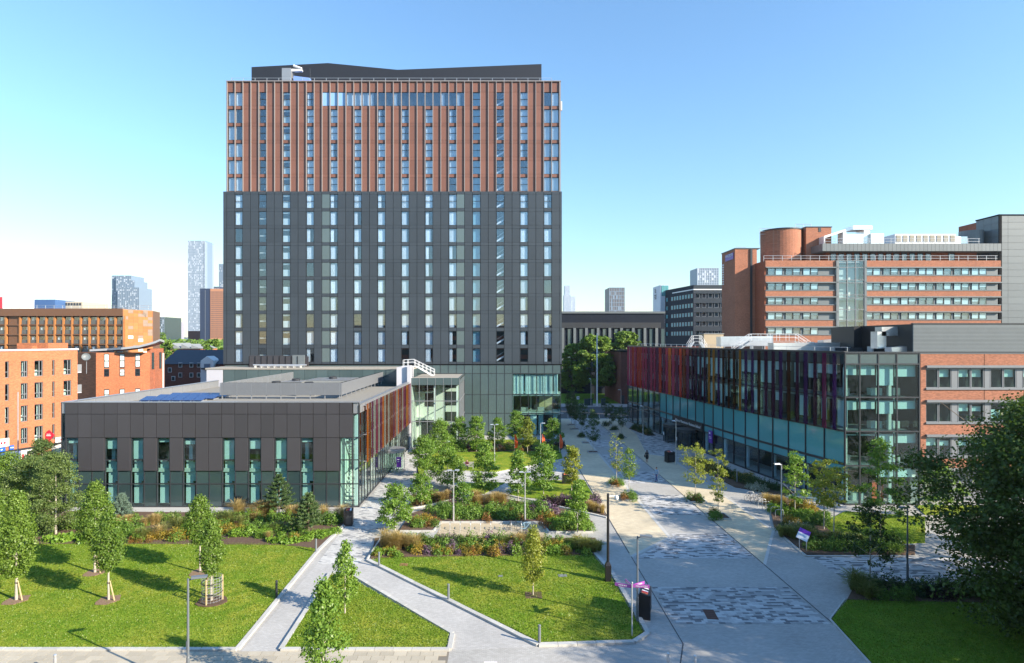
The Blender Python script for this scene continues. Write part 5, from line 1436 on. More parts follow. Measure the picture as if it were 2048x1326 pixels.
cr = thing("white_crane_jib", "faint white crane jib leaning above the bronze hall roof", "crane", (X(212,500), 500, 0))
MB().tube((X(213,500),500,0),(X(211,500),500,Z(612,500)),.7,.6,8).obj("mast", WHITE, cr)
MB().tube((X(211,500),500,Z(612,500)),(X(205,500),500,Z(585,500)),.8,.4,8).obj("jib", WHITE, cr)

# --- skyline towers
def curtain_tower(name, label, y, outline_px, pyt, side=None, cols_=10, rows_=40, glassm=None, panelm=None, pyb=680, blocks=None, lightm=None):
    """tower with window cells as real panels in front of a glass body; blocks: list of (px0,px1,pyt)"""
    o = thing(name, label, "tower", (X(sum(outline_px)/2,y), y, 0))
    px0, px1 = outline_px
    blocks = blocks or [(px0, px1, pyt, 0)]
    for bi, (a, c, t, dy_) in enumerate(blocks):
        yy = y+dy_
        MB().box(X(a,yy), X(c,yy), yy, yy+28, 0, Z(t,yy)).obj("body", glassm, o)
        n = max(2, int(cols_*(c-a)/(px1-px0))); hgt = (pyb-t)
        rr = max(3, int(rows_*hgt/(pyb-pyt)))
        gridm = MB()
        w = (X(c,yy)-X(a,yy))/n
        for i in range(n+1): gridm.box(X(a,yy)+w*i-w*.10, X(a,yy)+w*i+w*.10, yy-.35, yy+.02, 0, Z(t,yy))
        dz = (Z(t,yy)-Z(pyb,yy))/rr
        for j in range(rr): gridm.box(X(a,yy), X(c,yy), yy-.3, yy+.02, Z(pyb,yy)+dz*(j+1)-dz*.14, Z(pyb,yy)+dz*(j+1))
        tag(gridm.obj("facade_grid", panelm, o), kind="stuff")
        pan = MB()
        for i in range(n):
            for j in range(rr):
                if R.random() < .24: pan.box(X(a,yy)+w*i+w*.12, X(a,yy)+w*i+w*(.12+R.uniform(.3,.76)), yy-.2, yy+.01, Z(pyb,yy)+dz*j+.0, Z(pyb,yy)+dz*(j+.86))
        tag(pan.obj("light_panels", lightm or SKL, o), kind="stuff")
    return o
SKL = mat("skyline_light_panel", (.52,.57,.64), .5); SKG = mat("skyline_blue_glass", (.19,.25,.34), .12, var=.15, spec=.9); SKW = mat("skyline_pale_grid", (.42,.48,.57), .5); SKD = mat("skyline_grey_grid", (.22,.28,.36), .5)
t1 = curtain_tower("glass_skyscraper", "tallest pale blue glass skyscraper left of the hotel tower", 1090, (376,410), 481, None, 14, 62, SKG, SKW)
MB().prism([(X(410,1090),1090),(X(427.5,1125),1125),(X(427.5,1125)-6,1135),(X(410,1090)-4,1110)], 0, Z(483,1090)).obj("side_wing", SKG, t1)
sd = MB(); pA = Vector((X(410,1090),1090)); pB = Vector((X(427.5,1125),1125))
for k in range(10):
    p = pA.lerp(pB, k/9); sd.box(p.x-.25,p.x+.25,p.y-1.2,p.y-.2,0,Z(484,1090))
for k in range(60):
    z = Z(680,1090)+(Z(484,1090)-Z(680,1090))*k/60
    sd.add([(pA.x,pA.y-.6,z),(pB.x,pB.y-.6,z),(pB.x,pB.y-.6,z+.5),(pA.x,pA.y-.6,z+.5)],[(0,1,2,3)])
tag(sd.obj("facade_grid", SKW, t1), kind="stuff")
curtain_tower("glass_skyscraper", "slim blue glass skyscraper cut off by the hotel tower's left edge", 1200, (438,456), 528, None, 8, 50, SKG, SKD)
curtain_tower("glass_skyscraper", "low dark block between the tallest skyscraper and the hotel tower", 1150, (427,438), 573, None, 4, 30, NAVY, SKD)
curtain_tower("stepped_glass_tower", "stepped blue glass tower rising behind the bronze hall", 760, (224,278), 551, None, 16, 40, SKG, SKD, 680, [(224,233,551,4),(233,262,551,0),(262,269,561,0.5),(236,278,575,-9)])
bt = thing("brick_and_navy_tower", "slab tower with navy end and sunlit orange brick side left of the hotel tower", "tower", (X(420,600), 600, 0))
MB().box(X(400,600), X(421,600), 600, 640, 0, Z(577,600)).obj("navy_wall", NAVY, bt)
pbox(bt, "brick_wall", X(421,600)+.02, X(446,600)+8, 599.5, 640, 0, Z(577.5,600), mat("pale_orange_brick",(.50,.23,.13),.8,var=.06))
wg = MB()
for k in range(10):
    for j in range(24): wg.box(X(422.5+2.6*k,600), X(423.8+2.6*k,600), 599.3, 599.5, Z(583+3.9*j+2.2,600), Z(583+3.9*j,600))
tag(wg.obj("window_grid", mat("tower_window_dark",(.16,.10,.09),.4), bt), kind="stuff")
MB().box(X(410.2,600), X(410.8,600), 599.9, 600, 0, Z(580,600)).obj("window_line", ALU, bt)
MB().box(X(376,620), X(402,620), 620, 640, 0, Z(662,620)).obj("dark_brick_base", BRICKD, bt)
for a, c, t, y, lab in ((306,328,634,520,"small green glass block beyond the trees right of the bronze hall"),(335,350,643,700,"small grey slab block in the distance left of the navy tower")):
    if a == 306: curtain_tower("distant_office_block", lab, y, (a,c), t, None, 8, 10, TEALP, SKD)
    else: 
        o = slabtower("distant_slab_block", lab, a, c, t, y, 20, mat("grey_mauve_panel",(.34,.33,.40),.7), "building"); pbox(o, "painted_shade_side", X(a,y)-1, X(a,y)+2.2, y-.5, y, 0, Z(t,y), mat("mauve_shadow_panel",(.22,.22,.30),.7))  # shade of the left side painted as a darker mauve
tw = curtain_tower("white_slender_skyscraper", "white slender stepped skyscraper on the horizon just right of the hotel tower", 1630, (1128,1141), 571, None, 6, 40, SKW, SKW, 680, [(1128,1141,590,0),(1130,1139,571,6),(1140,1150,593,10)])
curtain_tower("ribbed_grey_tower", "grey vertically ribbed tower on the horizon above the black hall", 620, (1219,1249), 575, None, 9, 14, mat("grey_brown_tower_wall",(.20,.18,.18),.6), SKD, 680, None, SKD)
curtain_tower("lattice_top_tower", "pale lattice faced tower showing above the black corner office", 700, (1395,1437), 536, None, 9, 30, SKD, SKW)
# far hills and tree belt are in the vegetation part

# --- left: orange brick flats
AYL = 60.0
fl = thing("orange_brick_flats", "orange brick apartment block with shops at the left edge of the picture", "building", (-62, 73, 0))
# wall runs obliquely: from the left edge (near) to the corner at px 155
fA, fB = Vector((X(-60,71.0), 71.0)), Vector((X(155,83.0), 83.0))
d = fB-fA; L = d.length; ang = math.atan2(d.y, d.x); u = d/L; nv = Vector((u.y, -u.x))
ztop = 15.6
def fpt(s, o=0): p = fA+u*s+nv*o; return p
def s_of(px):
    # where the view ray through px meets the wall line
    k = (px-CX)/F; return (k*fA.y-fA.x)/(u.x-k*u.y)
def fbox(parent, name, s0, s1, o0, o1, z0, z1, m):
    p = fpt(s0); k = (round(s1-s0,2), o0, o1, round(z1-z0,2), m.name, 'f')
    if k not in _bx: _bx[k] = MB().box(0, k[0], -o1, -o0, 0, k[3]).mesh("piece", m)
    return place(name, _bx[k], parent, (p.x, p.y, z0), ang)
wcols = [(10,18,0),(41.5,55.5,1),(69,86,1),(104.5,109.5,0),(127,142.5,1)]
wc = [(s_of(a), s_of(b), w) for a, b, w in wcols]
wc = [(s_of(-45), s_of(-22), 1)] + wc
floorz = [(12.2,14.3),(9.3,11.4),(6.4,8.5),(3.55,5.6)]
# wall as brick pieces around the openings
ss = [0] + [v for a, b, w in wc for v in (a, b)] + [L]
for i in range(0, len(ss), 2): fbox(fl, "brick_wall", ss[i], ss[i+1], -.4, 0, 3.0, ztop, BRICKO)
for a, b, w in wc:
    zc = [3.0] + [v for f in reversed(floorz) for v in f] + [ztop]
    for i in range(0, len(zc), 2): fbox(fl, "brick_wall", a, b, -.4, -.004, zc[i], zc[i+1], BRICKO)
    for z0, z1 in floorz:
        wd = b-a
        fr = MB(); t = .08; fr.box(0,wd,.12,.24,0,t); fr.box(0,wd,.12,.24,z1-z0-t,z1-z0); fr.box(0,t,.12,.24,t,z1-z0-t); fr.box(wd-t,wd,.12,.24,t,z1-z0-t)
        if w: fr.box(wd*.62-.05,wd*.62+.05,.13,.24,t,z1-z0-t); fr.box(t,wd-t,.135,.24,(z1-z0)*.32-.05,(z1-z0)*.32+.05)
        else: fr.box(t,wd-t,.135,.24,(z1-z0)*.35-.04,(z1-z0)*.35+.04)
        p = fpt(a); o = place("window", fr.mesh("window", MFRAME), fl, (p.x,p.y,z0), ang)
        place("pane", MB().box(t,wd-t,.17,.2,t,z1-z0-t).mesh("pane", GL_C), o, (0,0,0), 0, True)
        r = R.random()
        if r < .65: place("curtain", MB().box(wd*.55 if w else .1,wd-.1,.5,.54,.1,z1-z0-.1).mesh("curtain", CURT), o, (0,0,0), 0, True)
        if r > .4: place("blind", MB().box(.1,wd*.6,.5,.53,.1,(z1-z0)*.4).mesh("blind", BLIND), o, (0,0,0), 0, True)
MB().prism([tuple(fpt(0,-1.2)),tuple(fpt(L,-1.2)),tuple(fpt(L,-14)),tuple(fpt(0,-14))], 0, ztop-.6).obj("core", DARKROOM, fl)
MB().prism([tuple(fpt(0,-.4)),tuple(fpt(L,-.4)),tuple(fpt(L,-14)),tuple(fpt(0,-14))], ztop-.6, ztop-.3).obj("roof", ROOFG, fl)
MB().prism([tuple(fpt(-.1,.12)),tuple(fpt(L+.1,.12)),tuple(fpt(L+.1,-.5)),tuple(fpt(-.1,-.5))], ztop, ztop+.22).obj("coping", LILAC, fl)
p = fpt(L); place("end_wall", MB().box(-.4,0,.4,14,0,ztop).mesh("end_wall", BRICKO), fl, (p.x,p.y,0), ang)
pbox(fl, "roof_stair_block", X(76,92), X(136,92), 88, 92, ztop-.3, Z(686,90), BRICKO); pbox(fl, "chimney", X(68,88), X(74,88), 87, 88, ztop-.3, Z(692,88), BRICKO)
# balconies on the end wall
for z0 in (12.3, 9.4, 6.6):
    p = fpt(L, -1.5); bq = MB().box(0,1.6,0,2.6,0,.15); o = place("balcony", bq.mesh("balcony", LILAC), fl, (p.x,p.y,z0), ang)
    place("railing", MB().box(0.02,1.6,-.03,.03,.15,1.2).box(1.55,1.6,.03,2.6,.15,1.2).mesh("railing", ALU), o, (0,0,0), 0, True)
# shops below
fbox(fl, "shop_fascia", 0, L, -.3, .02, 2.75, 3.0, DFRAME)
seg = [(s_of(-50), s_of(10), BLUEP, "shop_front"), (s_of(10)+.05, s_of(42), mat("blue_graffiti_shutter",(.16,.20,.48),.6,var=.5,scale=3), "shutter"), (s_of(43), s_of(69), WMAT, "shop_front"), (s_of(70), s_of(88), BRICKO, "brick_pier"), (s_of(88)+.05, s_of(104), BRICKO, "brick_pier"), (s_of(105), L, mat("white_shutter",(.66,.66,.66),.6,var=.1), "shutter")]
for a, b, m, nm in seg: fbox(fl, nm, a, b, -.35, -.12, 0.0, 2.75, m)
fbox(fl, "shop_window", s_of(55), s_of(64), -.12, -.06, .9, 2.5, DFRAME); fbox(fl, "poster", s_of(56), s_of(63), -.06, -.04, 1.2, 2.1, TIMBER)
fbox(fl, "poster", s_of(45), s_of(49), -.12, -.08, .4, 2.2, REDP)
sgs = [(s_of(-40), s_of(9), 3.0, 3.5, BLUEP, "blue shop fascia sign with white lettering at the left edge"),(s_of(-40), s_of(16.5), 3.55, 4.6, WMAT, "white shop sign with a red dot at the left edge"),(s_of(17), s_of(26), 3.05, 3.6, BLUEP, "short blue shop sign with white lettering beside the white shop sign"),(s_of(109), L, 3.05, 3.75, WMAT, "white shop fascia with small pink lettering near the charcoal building")]
for a, b, z0, z1, m, lab in sgs:
    p = fpt(a); o = thing("shop_sign", lab, "sign", (p.x, p.y, z0))
    fbox(o, "panel", a, b, .05, .2, z0, z1, m)
    pr = PRINT if m is BLUEP else REDP
    for q in range(6): fbox(o, "lettering", a+(b-a)*(.2+.12*q), a+(b-a)*(.27+.12*q), .2, .215, z0+(z1-z0)*.35, z0+(z1-z0)*.62, pr)
p = fpt(s_of(99), .3); o = thing("diamond_sign", "red diamond shaped projecting shop sign on the orange flats", "sign", (p.x, p.y, 3.2))
place("panel", MB().slab([(-.75,0),(0,-.75),(.75,0),(0,.75)], -.08, .08).mesh("panel", REDP), o, (p.x, p.y-.35, 4.2), 0); place("panel", MB().slab([(-.3,0),(0,-.3),(.3,0),(0,.3)], -.08, .08).mesh("panel", REDP), o, (p.x, p.y-.35, 3.15), 0)
place("lettering", MB().box(-.3,.3,-.095,-.08,-.05,.05).box(-.25,.25,-.095,-.08,.15,.23).mesh("lettering", PRINT), o, (p.x,p.y-.35,4.2), 0)
place("bracket", MB().box(-.04,.04,.08,.4,-.05,.05).mesh("bracket", DFRAME), o, (p.x,p.y-.35,4.2), 0)

# second orange block with a swept roof
s2 = thing("swept_roof_flats", "orange brick apartment block with an upswept grey roof behind the charcoal building", "building", (X(240,100), 100, 0))
q0, q1 = 98.0, 106.0
z2 = Z(705, 100)
sA, sB = Vector((X(192,98),98.0)), Vector((X(300,101),101.0)); d = sB-sA; ang2 = math.atan2(d.y,d.x); L2 = d.length
place("front_wall", MB().box(0,L2,0,.5,0,z2).mesh("front_wall", BRICKO), s2, (sA.x,sA.y,0), ang2)
sC = Vector((X(154,104),104.0)); e = sA-sC
place("left_wall", MB().box(0,e.length,0,.5,0,z2).mesh("left_wall", BRICKO), s2, (sC.x,sC.y,0), math.atan2(e.y,e.x))
sD = Vector((X(327,106),106.0)); e = sD-sB
place("bay_wall", MB().box(0,e.length,0,.5,0,Z(697,103)).mesh("bay_wall", BRICKR), s2, (sB.x,sB.y,0), math.atan2(e.y,e.x))
MB().prism([tuple(sA+Vector((0.5,1.5))),tuple(sB+Vector((0,1.5))),tuple(sD+Vector((-.4,1))),(sD.x-4,112),(sC.x-4,114),tuple(sC+Vector((.6,1)))], 0, z2-.3).obj("core", BRICKR, s2)
for px_ in (210,241,272):
    for yt, yb in ((707,735),(737,752),(777,798)):
        k_ = (px_+3.5-CX)/F; s_ = (k_*sA.y-sA.x)/(d.x/L2-k_*d.y/L2); z1, z0 = Z(yt,100), Z(yb,100)
        p = sA+d*(s_/L2)
        o = place("window", MB().box(-.35,.35,-.06,.1,0,z1-z0).mesh("window", DFRAME), s2, (p.x,p.y,z0), ang2)
        place("pane", MB().box(-.28,.28,-.09,-.06,.15,(z1-z0)*.45).box(-.28,.28,-.09,-.06,(z1-z0)*.52,z1-z0-.15).mesh("pane", BLIND if R.random()<.6 else GL_O), o, (0,0,0), 0, True)
e = sD-sB
for t in (.2,.75):
    p = sB+e*t; o = place("window", MB().box(-.4,.4,-.06,.1,0,2.9).mesh("window", DFRAME), s2, (p.x,p.y,Z(738,103)), math.atan2(e.y,e.x)); place("pane", MB().box(-.32,.32,-.09,-.06,.15,1.3).box(-.32,.32,-.09,-.06,1.5,2.75).mesh("pane", TEALP), o, (0,0,0), 0, True)
# roof: flat slab then sweeping up to the right
rp = [(154,703.5),(192,701.5),(250,699),(285,695),(305,690),(318,686),(327,682)]
b = MB()
top = [(X(px_,99),99 if i > 1 else 103,Z(py_,99)) for i,(px_,py_) in enumerate(rp)]
for a, c in zip(top[:-1], top[1:]):
    b.add([(a[0],a[1]-1,a[2]),(c[0],c[1]-1,c[2]),(c[0],c[1]-1,c[2]+.35),(a[0],a[1]-1,a[2]+.35),(a[0]-5,a[1]+9,a[2]-.3),(c[0]-5,c[1]+9,c[2]-.3),(c[0]-5,c[1]+9,c[2]+.05),(a[0]-5,a[1]+9,a[2]+.05)], [(0,1,2,3),(7,6,5,4),(3,2,6,7),(0,4,5,1),(0,3,7,4),(1,5,6,2)])
b.obj("roof", mat("pale_zinc_roof",(.48,.50,.53),.45,metal=.2), s2)
pbox(s2, "white_downpipe", X(327,106)-.1, X(327,106)+.15, 105.6, 105.9, 3, Z(706,106), WHITE)
dsh = thing("satellite_dish", "grey satellite dish on a pole on the orange flats' roof corner", "satellite dish", (X(172,96), 96, ztop-1))
b = MB().lathe((0,0,0), [(.05,0),(.4,.06),(.62,.2),(.6,.22),(.38,.1),(0,.05)], 18); o = place("dish", b.mesh("dish", OFFGREY), dsh, (X(172,96), 96, 14.2)); o.rotation_euler = (math.radians(70), 0, .6)
MB().tube((X(173,96.3),96.3,11.5),(X(173,96.3),96.3,14.2),.05).obj("pole", ALU, dsh)
# dark red houses with slate roof
dr = thing("dark_red_brick_houses", "dark red brick houses with a slate roof and a white gabled bay beside the tower", "building", (X(390,128), 128, 0))
hy_ = 126.0
MB().box(X(326,hy_), X(460,hy_), hy_, hy_+12, 0, Z(727,hy_)).obj("wall", BRICKD, dr)
MB().add([(X(323,hy_),hy_-.4,Z(728,hy_)),(X(460,hy_),hy_-.4,Z(728,hy_)),(X(460,hy_),hy_+6,Z(706,hy_)+.6),(X(323,hy_),hy_+6,Z(706,hy_)+.6),(X(323,hy_),hy_+12.4,Z(728,hy_)),(X(460,hy_),hy_+12.4,Z(728,hy_))], [(0,1,2,3),(3,2,5,4),(0,3,4),(1,5,2),(0,4,5,1)]).obj("roof", SLATE, dr)
MB().slab([(X(407,hy_),4),(X(407,hy_),Z(721,hy_)),(X(419,hy_),Z(712,hy_)),(X(432,hy_),Z(721,hy_)),(X(432,hy_),4)], hy_-1.2, hy_+2).obj("white_gable", WHITE, dr)
for px_, py_ in ((361,730),(383,730),(398,730),(361,750),(383,750),(398,750),(347,757),(340,740)):
    o = pbox(dr, "window", X(px_-3.6,hy_), X(px_+3.6,hy_), hy_-.1, hy_, Z(py_+4.6,hy_), Z(py_-4.6,hy_), WHITE); pbox(o, "pane", X(px_-2.8,hy_), X(px_+2.8,hy_), hy_-.13, hy_-.1, Z(py_+3.8,hy_), Z(py_-3.8,hy_), TEALP)
o = pbox(dr, "window", X(414,hy_), X(426,hy_), hy_-1.3, hy_-1.2, Z(737,hy_), Z(727,hy_), ALU); pbox(o, "pane", X(415,hy_), X(425,hy_), hy_-1.33, hy_-1.3, Z(736,hy_), Z(728,hy_), SKG)
pbox(dr, "balcony", X(411,hy_), X(428,hy_), hy_-1.9, hy_-1.2, Z(738,hy_), Z(735,hy_), DFRAME)
# low orange school with saw-tooth roof beyond
ls = thing("saw_tooth_roof_building", "low orange building with a saw tooth roof among the trees left of the tower", "building", (X(375,290), 290, 0))
MB().box(X(340,290), X(405,290), 290, 305, 0, Z(698,290)).obj("wall", BRICKO, ls)
b = MB()
for k in range(3): b.slab([(X(342+20*k,289),Z(697,289)),(X(343+20*k,289),Z(686+2*k,289)),(X(362+20*k,289),Z(697,289))], 289, 306)
b.obj("roof", ROOFG, ls)

# --- the brick building from whose upper floor the street is seen (behind the viewpoint; mirrored in the glass)
vb = thing("viewpoint_building", "brick building behind the viewpoint, seen only mirrored in the glass fronts", "building", (0, -3, 0))
MB().box(-60, 48, -18, -3.2, 0, 22).obj("core", DARKROOM, vb)
for i in range(7):
    z0 = i*3.4
    pbox(vb, "brick_band", -60, 48, -3.2, -2.8, z0, min(22, z0+1.5), BRICKR)
    if i < 6: pbox(vb, "window_band", -60, 48, -3.1, -2.95, z0+1.5, z0+3.4, TEALP)
pbox(vb, "parapet", -60, 48, -3.25, -2.75, 21.9, 22.3, CONC)
# ------------------------------------------------------------------ vegetation
L_HORN = leafmat("hornbeam_leaf", (.090,.180,.022), (.275,.400,.060), .45)
L_SWEET = leafmat("sweetgum_leaf", (.105,.225,.028), (.295,.450,.070), .45)
L_YELL = leafmat("yellowing_leaf", (.140,.200,.022), (.42,.45,.065), .45)
L_BIRCH = leafmat("birch_leaf", (.080,.145,.038), (.245,.325,.090), .45)
L_DARK = leafmat("street_tree_leaf", (0.026,0.061,0.017), (0.087,0.152,0.035), .25)
L_MAPLE = leafmat("maple_leaf", (.017,.040,.009), (.10,.165,.023), .30)
L_PARK = leafmat("park_tree_leaf", (.065,.145,.020), (.25,.37,.048), .28)
L_PINE = leafmat("pine_needle", (.035,.080,.025), (.140,.215,.070), .15)
L_BLUEP = leafmat("blue_pine_needle", (0.087,0.145,0.116), (0.203,0.290,0.217), .15)
L_SHR = leafmat("shrub_leaf", (.060,.135,.020), (.225,.370,.052), .28)
L_LIME = leafmat("lime_shrub_leaf", (.10,.22,.02), (.30,.46,.055), .35)
L_GOLD = leafmat("golden_shrub_leaf", (.090,.130,.018), (.62,.40,.06), .3)
L_RUST = leafmat("russet_leaf", (.085,.110,.025), (.42,.16,.045), .3)
L_PURP = leafmat("purple_flower", (.060,.090,.030), (.26,.12,.26), .2)
L_DPUR = leafmat("dark_purple_leaf", (.015,.010,.012), (.055,.030,.035), .2)
L_TAWN = leafmat("tawny_grass", (.30,.22,.075), (.68,.52,.22), .4)
L_GRN = leafmat("green_grass", (.09,.14,.03), (.33,.34,.10), .35)
L_WHT = leafmat("white_flower", (.06,.12,.03), (.75,.75,.68), .3)

def quads_mesh(name, c, a, b, m):
    """diamond leaves: centre, half length vector, half width vector"""
    n = len(c)
    v = np.empty((n,4,3), dtype=np.float32)
    v[:,0] = c-a; v[:,1] = c-a*.1+b; v[:,2] = c+a; v[:,3] = c-a*.1-b
    me = bpy.data.meshes.new(name)
    me.vertices.add(n*4); me.vertices.foreach_set("co", v.ravel())
    me.loops.add(n*4); me.loops.foreach_set("vertex_index", np.arange(n*4, dtype=np.int32))
    me.polygons.add(n); me.polygons.foreach_set("loop_start", np.arange(0,n*4,4,dtype=np.int32)); me.polygons.foreach_set("loop_total", np.full(n,4,dtype=np.int32))
    me.materials.append(m); me.update(calc_edges=True); me.validate()
    return me
def unit(v): return v/np.maximum(1e-6, np.linalg.norm(v, axis=1, keepdims=True))
def leaves_at(c, out, size, rng, up=.35, asp=.55):
    """orientation of leaves at centres c; out = outward direction"""
    n = len(c)
    nrm = unit(out*.6 + rng.normal(0,.55,(n,3)) + np.array([0,0,up]))
    t = unit(np.cross(nrm, rng.normal(0,1,(n,3))))
    bb = np.cross(nrm, t)
    s = size*rng.uniform(.65,1.3,(n,1))
    return t*s*.5, bb*s*.5*asp
PROF = dict(
    egg=lambda t: np.interp(t, [0,.08,.25,.45,.7,.9,1], [.25,.62,.95,1,.72,.34,.05]),
    cone=lambda t: np.interp(t, [0,.1,.3,.6,.85,1], [.5,.9,1,.66,.32,.06]),
    spindle=lambda t: np.interp(t, [0,.2,.4,.7,1], [.35,.85,1,.62,.08]),
    round=lambda t: np.interp(t, [0,.12,.35,.6,.85,1], [.45,.8,1,.95,.65,.15]),
    vase=lambda t: np.interp(t, [0,.3,.65,.9,1], [.2,.7,1,.7,.2]),
    dome=lambda t: np.interp(t, [0,.25,.6,.85,1], [.92,1,.9,.62,.12]))
def crown(z0, z1, rad, prof, nclump, per, size, m, seed, hollow=.55, csize=.2, asp=.6, ell=1.0, up=.35):
    rng = np.random.default_rng(seed)
    t = rng.beta(1.15,1.25,nclump) if prof != 'egg' else rng.uniform(0,1,nclump)
    ph = rng.uniform(0,2*np.pi,nclump)
    lob = 1 + .16*np.sin(ph*3+rng.uniform(0,6)) + .10*np.sin(ph*5+t*9+rng.uniform(0,6))   # uneven outline
    rr = PROF[prof](t)*rad*lob*np.power(rng.uniform(hollow**2,1,nclump), .5)
    cc = np.stack([rr*np.cos(ph), ell*rr*np.sin(ph), z0+(z1-z0)*t], 1)
    cs = csize*rad*rng.uniform(.5,1.3,nclump)
    idx = np.repeat(np.arange(nclump), per)
    off = rng.normal(0,1,(len(idx),3)); off = off/np.maximum(1,np.linalg.norm(off,axis=1,keepdims=True)/1.7)
    c = cc[idx] + off*cs[idx][:,None]*np.array([1,1,.75])
    out = unit(c*np.array([1,1,0]) + (c-cc[idx])*1.2 + 1e-4)
    a, b = leaves_at(c, out, size, rng, up, asp)
    return quads_mesh("crown", c, a, b, m)
def lobed_crown(z0, z1, rad, prof, nlobe, ncl, per, leaf, m, seed, lobe=.30, asp=.7, droop=.0):
    """a crown made of separate leafy boughs with gaps between them"""
    rng = np.random.default_rng(seed)
    t = np.linspace(.03,.97,nlobe)+rng.uniform(-.04,.04,nlobe); ph = np.arange(nlobe)*2.399+rng.uniform(-.5,.5,nlobe)
    rr = PROF[prof](np.clip(t,0,1))*rad*rng.uniform(.45,1.0,nlobe)
    C = np.stack([rr*np.cos(ph), rr*np.sin(ph), z0+(z1-z0)*t], 1)
    ls = lobe*rad*rng.uniform(.6,1.25,nlobe)
    li = rng.integers(0,nlobe,ncl)
    o = unit(rng.normal(0,1,(ncl,3)))*np.power(rng.uniform(.12,1,(ncl,1)),.45)
    o[:,2] = o[:,2]*.55
    cc = C[li]+o*ls[li][:,None]
    cc[:,2] -= droop*np.hypot(o[:,0],o[:,1])*ls[li]
    cc[:,2] = np.clip(cc[:,2], z0, None)
    idx = np.repeat(np.arange(ncl), per)
    off = rng.normal(0,1,(len(idx),3)); off = off/np.maximum(1,np.linalg.norm(off,axis=1,keepdims=True)/1.6)
    c = cc[idx]+off*((.045*rad+.10)*rng.uniform(.6,1.4,ncl))[idx][:,None]*np.array([1,1,.6])
    out = unit(o[idx]+np.array([0,0,.2])+1e-4)
    a, b = leaves_at(c, out, leaf, rng, .45, asp)
    return quads_mesh("crown", c, a, b, m)
def trunk_mesh(h, r0, ztip, limbs, spread, seed, m, zl=.35, lean=0.0):
    rng = random.Random(seed); b = MB(); pts = []
    n = 6
    for i in range(n+1):
        t = i/n; pts.append(Vector((lean*t+rng.uniform(-.02,.02)*h*.15, rng.uniform(-.02,.02)*h*.15, ztip*t)))
    for i in range(n): b.tube(pts[i], pts[i+1], r0*(1-.85*i/n), r0*(1-.85*(i+1)/n), 8, False)
    for k in range(limbs):
        t = zl+(.95-zl)*(k+.5)/limbs; i = min(n-1, int(t*n)); p = pts[i].lerp(pts[i+1], t*n-i)
        a = k*2.4+rng.uniform(-.4,.4); l = spread*(1.0-.55*abs(t-.5))*rng.uniform(.6,1)
        q = p+Vector((math.cos(a)*l*.55, math.sin(a)*l*.55, l*.35)); e = p+Vector((math.cos(a)*l, math.sin(a)*l, l*.75))
        rr = r0*(1-.85*t)*.55
        b.tube(p, q, rr, rr*.65, 5, False).tube(q, e, rr*.65, rr*.2, 5, False)
    return b.mesh("trunk", m, smooth=True)
def tree(name, label, px, py, ptop, wpx, pcb, prof, leafm, dens=1.0, leaf=.16, bark=BARKP, group=None, cat="tree", seed=None, stake=False, hollow=.5, csize=.2, zg=.1, tr=None, asp=.6, at=None, limbs=8, per=22, lobes=0, lobe=.42):
    """px,py: foot in the picture; ptop: row of the tip; pcb: row of the crown's underside; wpx crown width"""
    x, y, _ = G(px, py, zg) if at is None else at
    z1 = Z(ptop, y); zb = Z(pcb, y); rad = wpx*y/F/2
    seed = seed if seed is not None else R.randrange(10**6)
    o = thing(name, label, cat, (x, y, zg), group)
    leaf *= .88; asp = max(asp, .72)
    area = 2*math.pi*rad*(z1-zb)
    ncl = max(18, int(dens*area*4.6/(leaf/.16)**2)); 
    ncl = min(ncl, 1700)
    cm = crown(zb-zg, z1-zg, rad, prof, ncl, per, leaf, leafm, seed, hollow, csize*min(1, max(.45, 1.0/max(rad,.6))), asp) if not lobes else lobed_crown(zb-zg, z1-zg, rad, prof, lobes, int(ncl*1.7), 13, leaf, leafm, seed, lobe, asp)
    place("crown", cm, o, (x, y, zg), R.uniform(0,6.28))
    place("trunk", trunk_mesh(z1-zg, tr or max(.05, (z1-zg)*.014), (z1-zg)*.86, limbs, rad*.95, seed, bark, zl=max(.2,(zb-zg)/(z1-zg)*1.02)), o, (x, y, zg))
    if stake:
        b = MB(); b.tube((.45,-.1,0),(.08,0,1.25),.045); place("stake", b.mesh("stake", TIMBER), o, (x,y,zg)); place("tie", MB().box(-.09,.14,-.07,.07,1.1,1.16).mesh("tie", BLACKM), o, (x,y,zg))
        place("mulch_ring", MB().prism([((.75+.12*math.sin(5*i))*math.cos(i*.5236), (.75+.12*math.cos(3*i))*math.sin(i*.5236)) for i in range(12)], -.02, .025).mesh("mulch_ring", mat("bare_soil_ring",(.24,.15,.10),.95,var=.25,scale=8) if "bare_soil_ring" not in MT else MT["bare_soil_ring"]), o, (x,y,zg))
    return o
# columnar trees on the left lawn
tree("hornbeam_tree", "dense oval tree cut by the left picture edge, front row of the lawn", 33, 1200, 985, 66, 1150, 'egg', L_HORN, 2.1, .14, stake=True, group="oval trees on the left lawn")
tree("hornbeam_tree", "slim oval tree with a stake in the front row of the left lawn", 217, 1200, 1030, 58, 1135, 'egg', L_HORN, 2.1, .14, stake=True, group="oval trees on the left lawn")
tree("hornbeam_tree", "oval tree at the back of the lawn behind the slim staked tree", 190, 1145, 966, 64, 1085, 'egg', L_HORN, 2.1, .14, stake=True, group="oval trees on the left lawn")
tree("hornbeam_tree", "narrow oval tree behind the tree in the wire guard", 400, 1145, 994, 56, 1085, 'egg', L_HORN, 2.1, .14, stake=True, group="oval trees on the left lawn")
tree("hornbeam_tree", "oval tree mostly outside the left picture edge, back row", -14, 1147, 975, 60, 1090, 'egg', L_HORN, 1.4, .15, stake=True, group="oval trees on the left lawn")
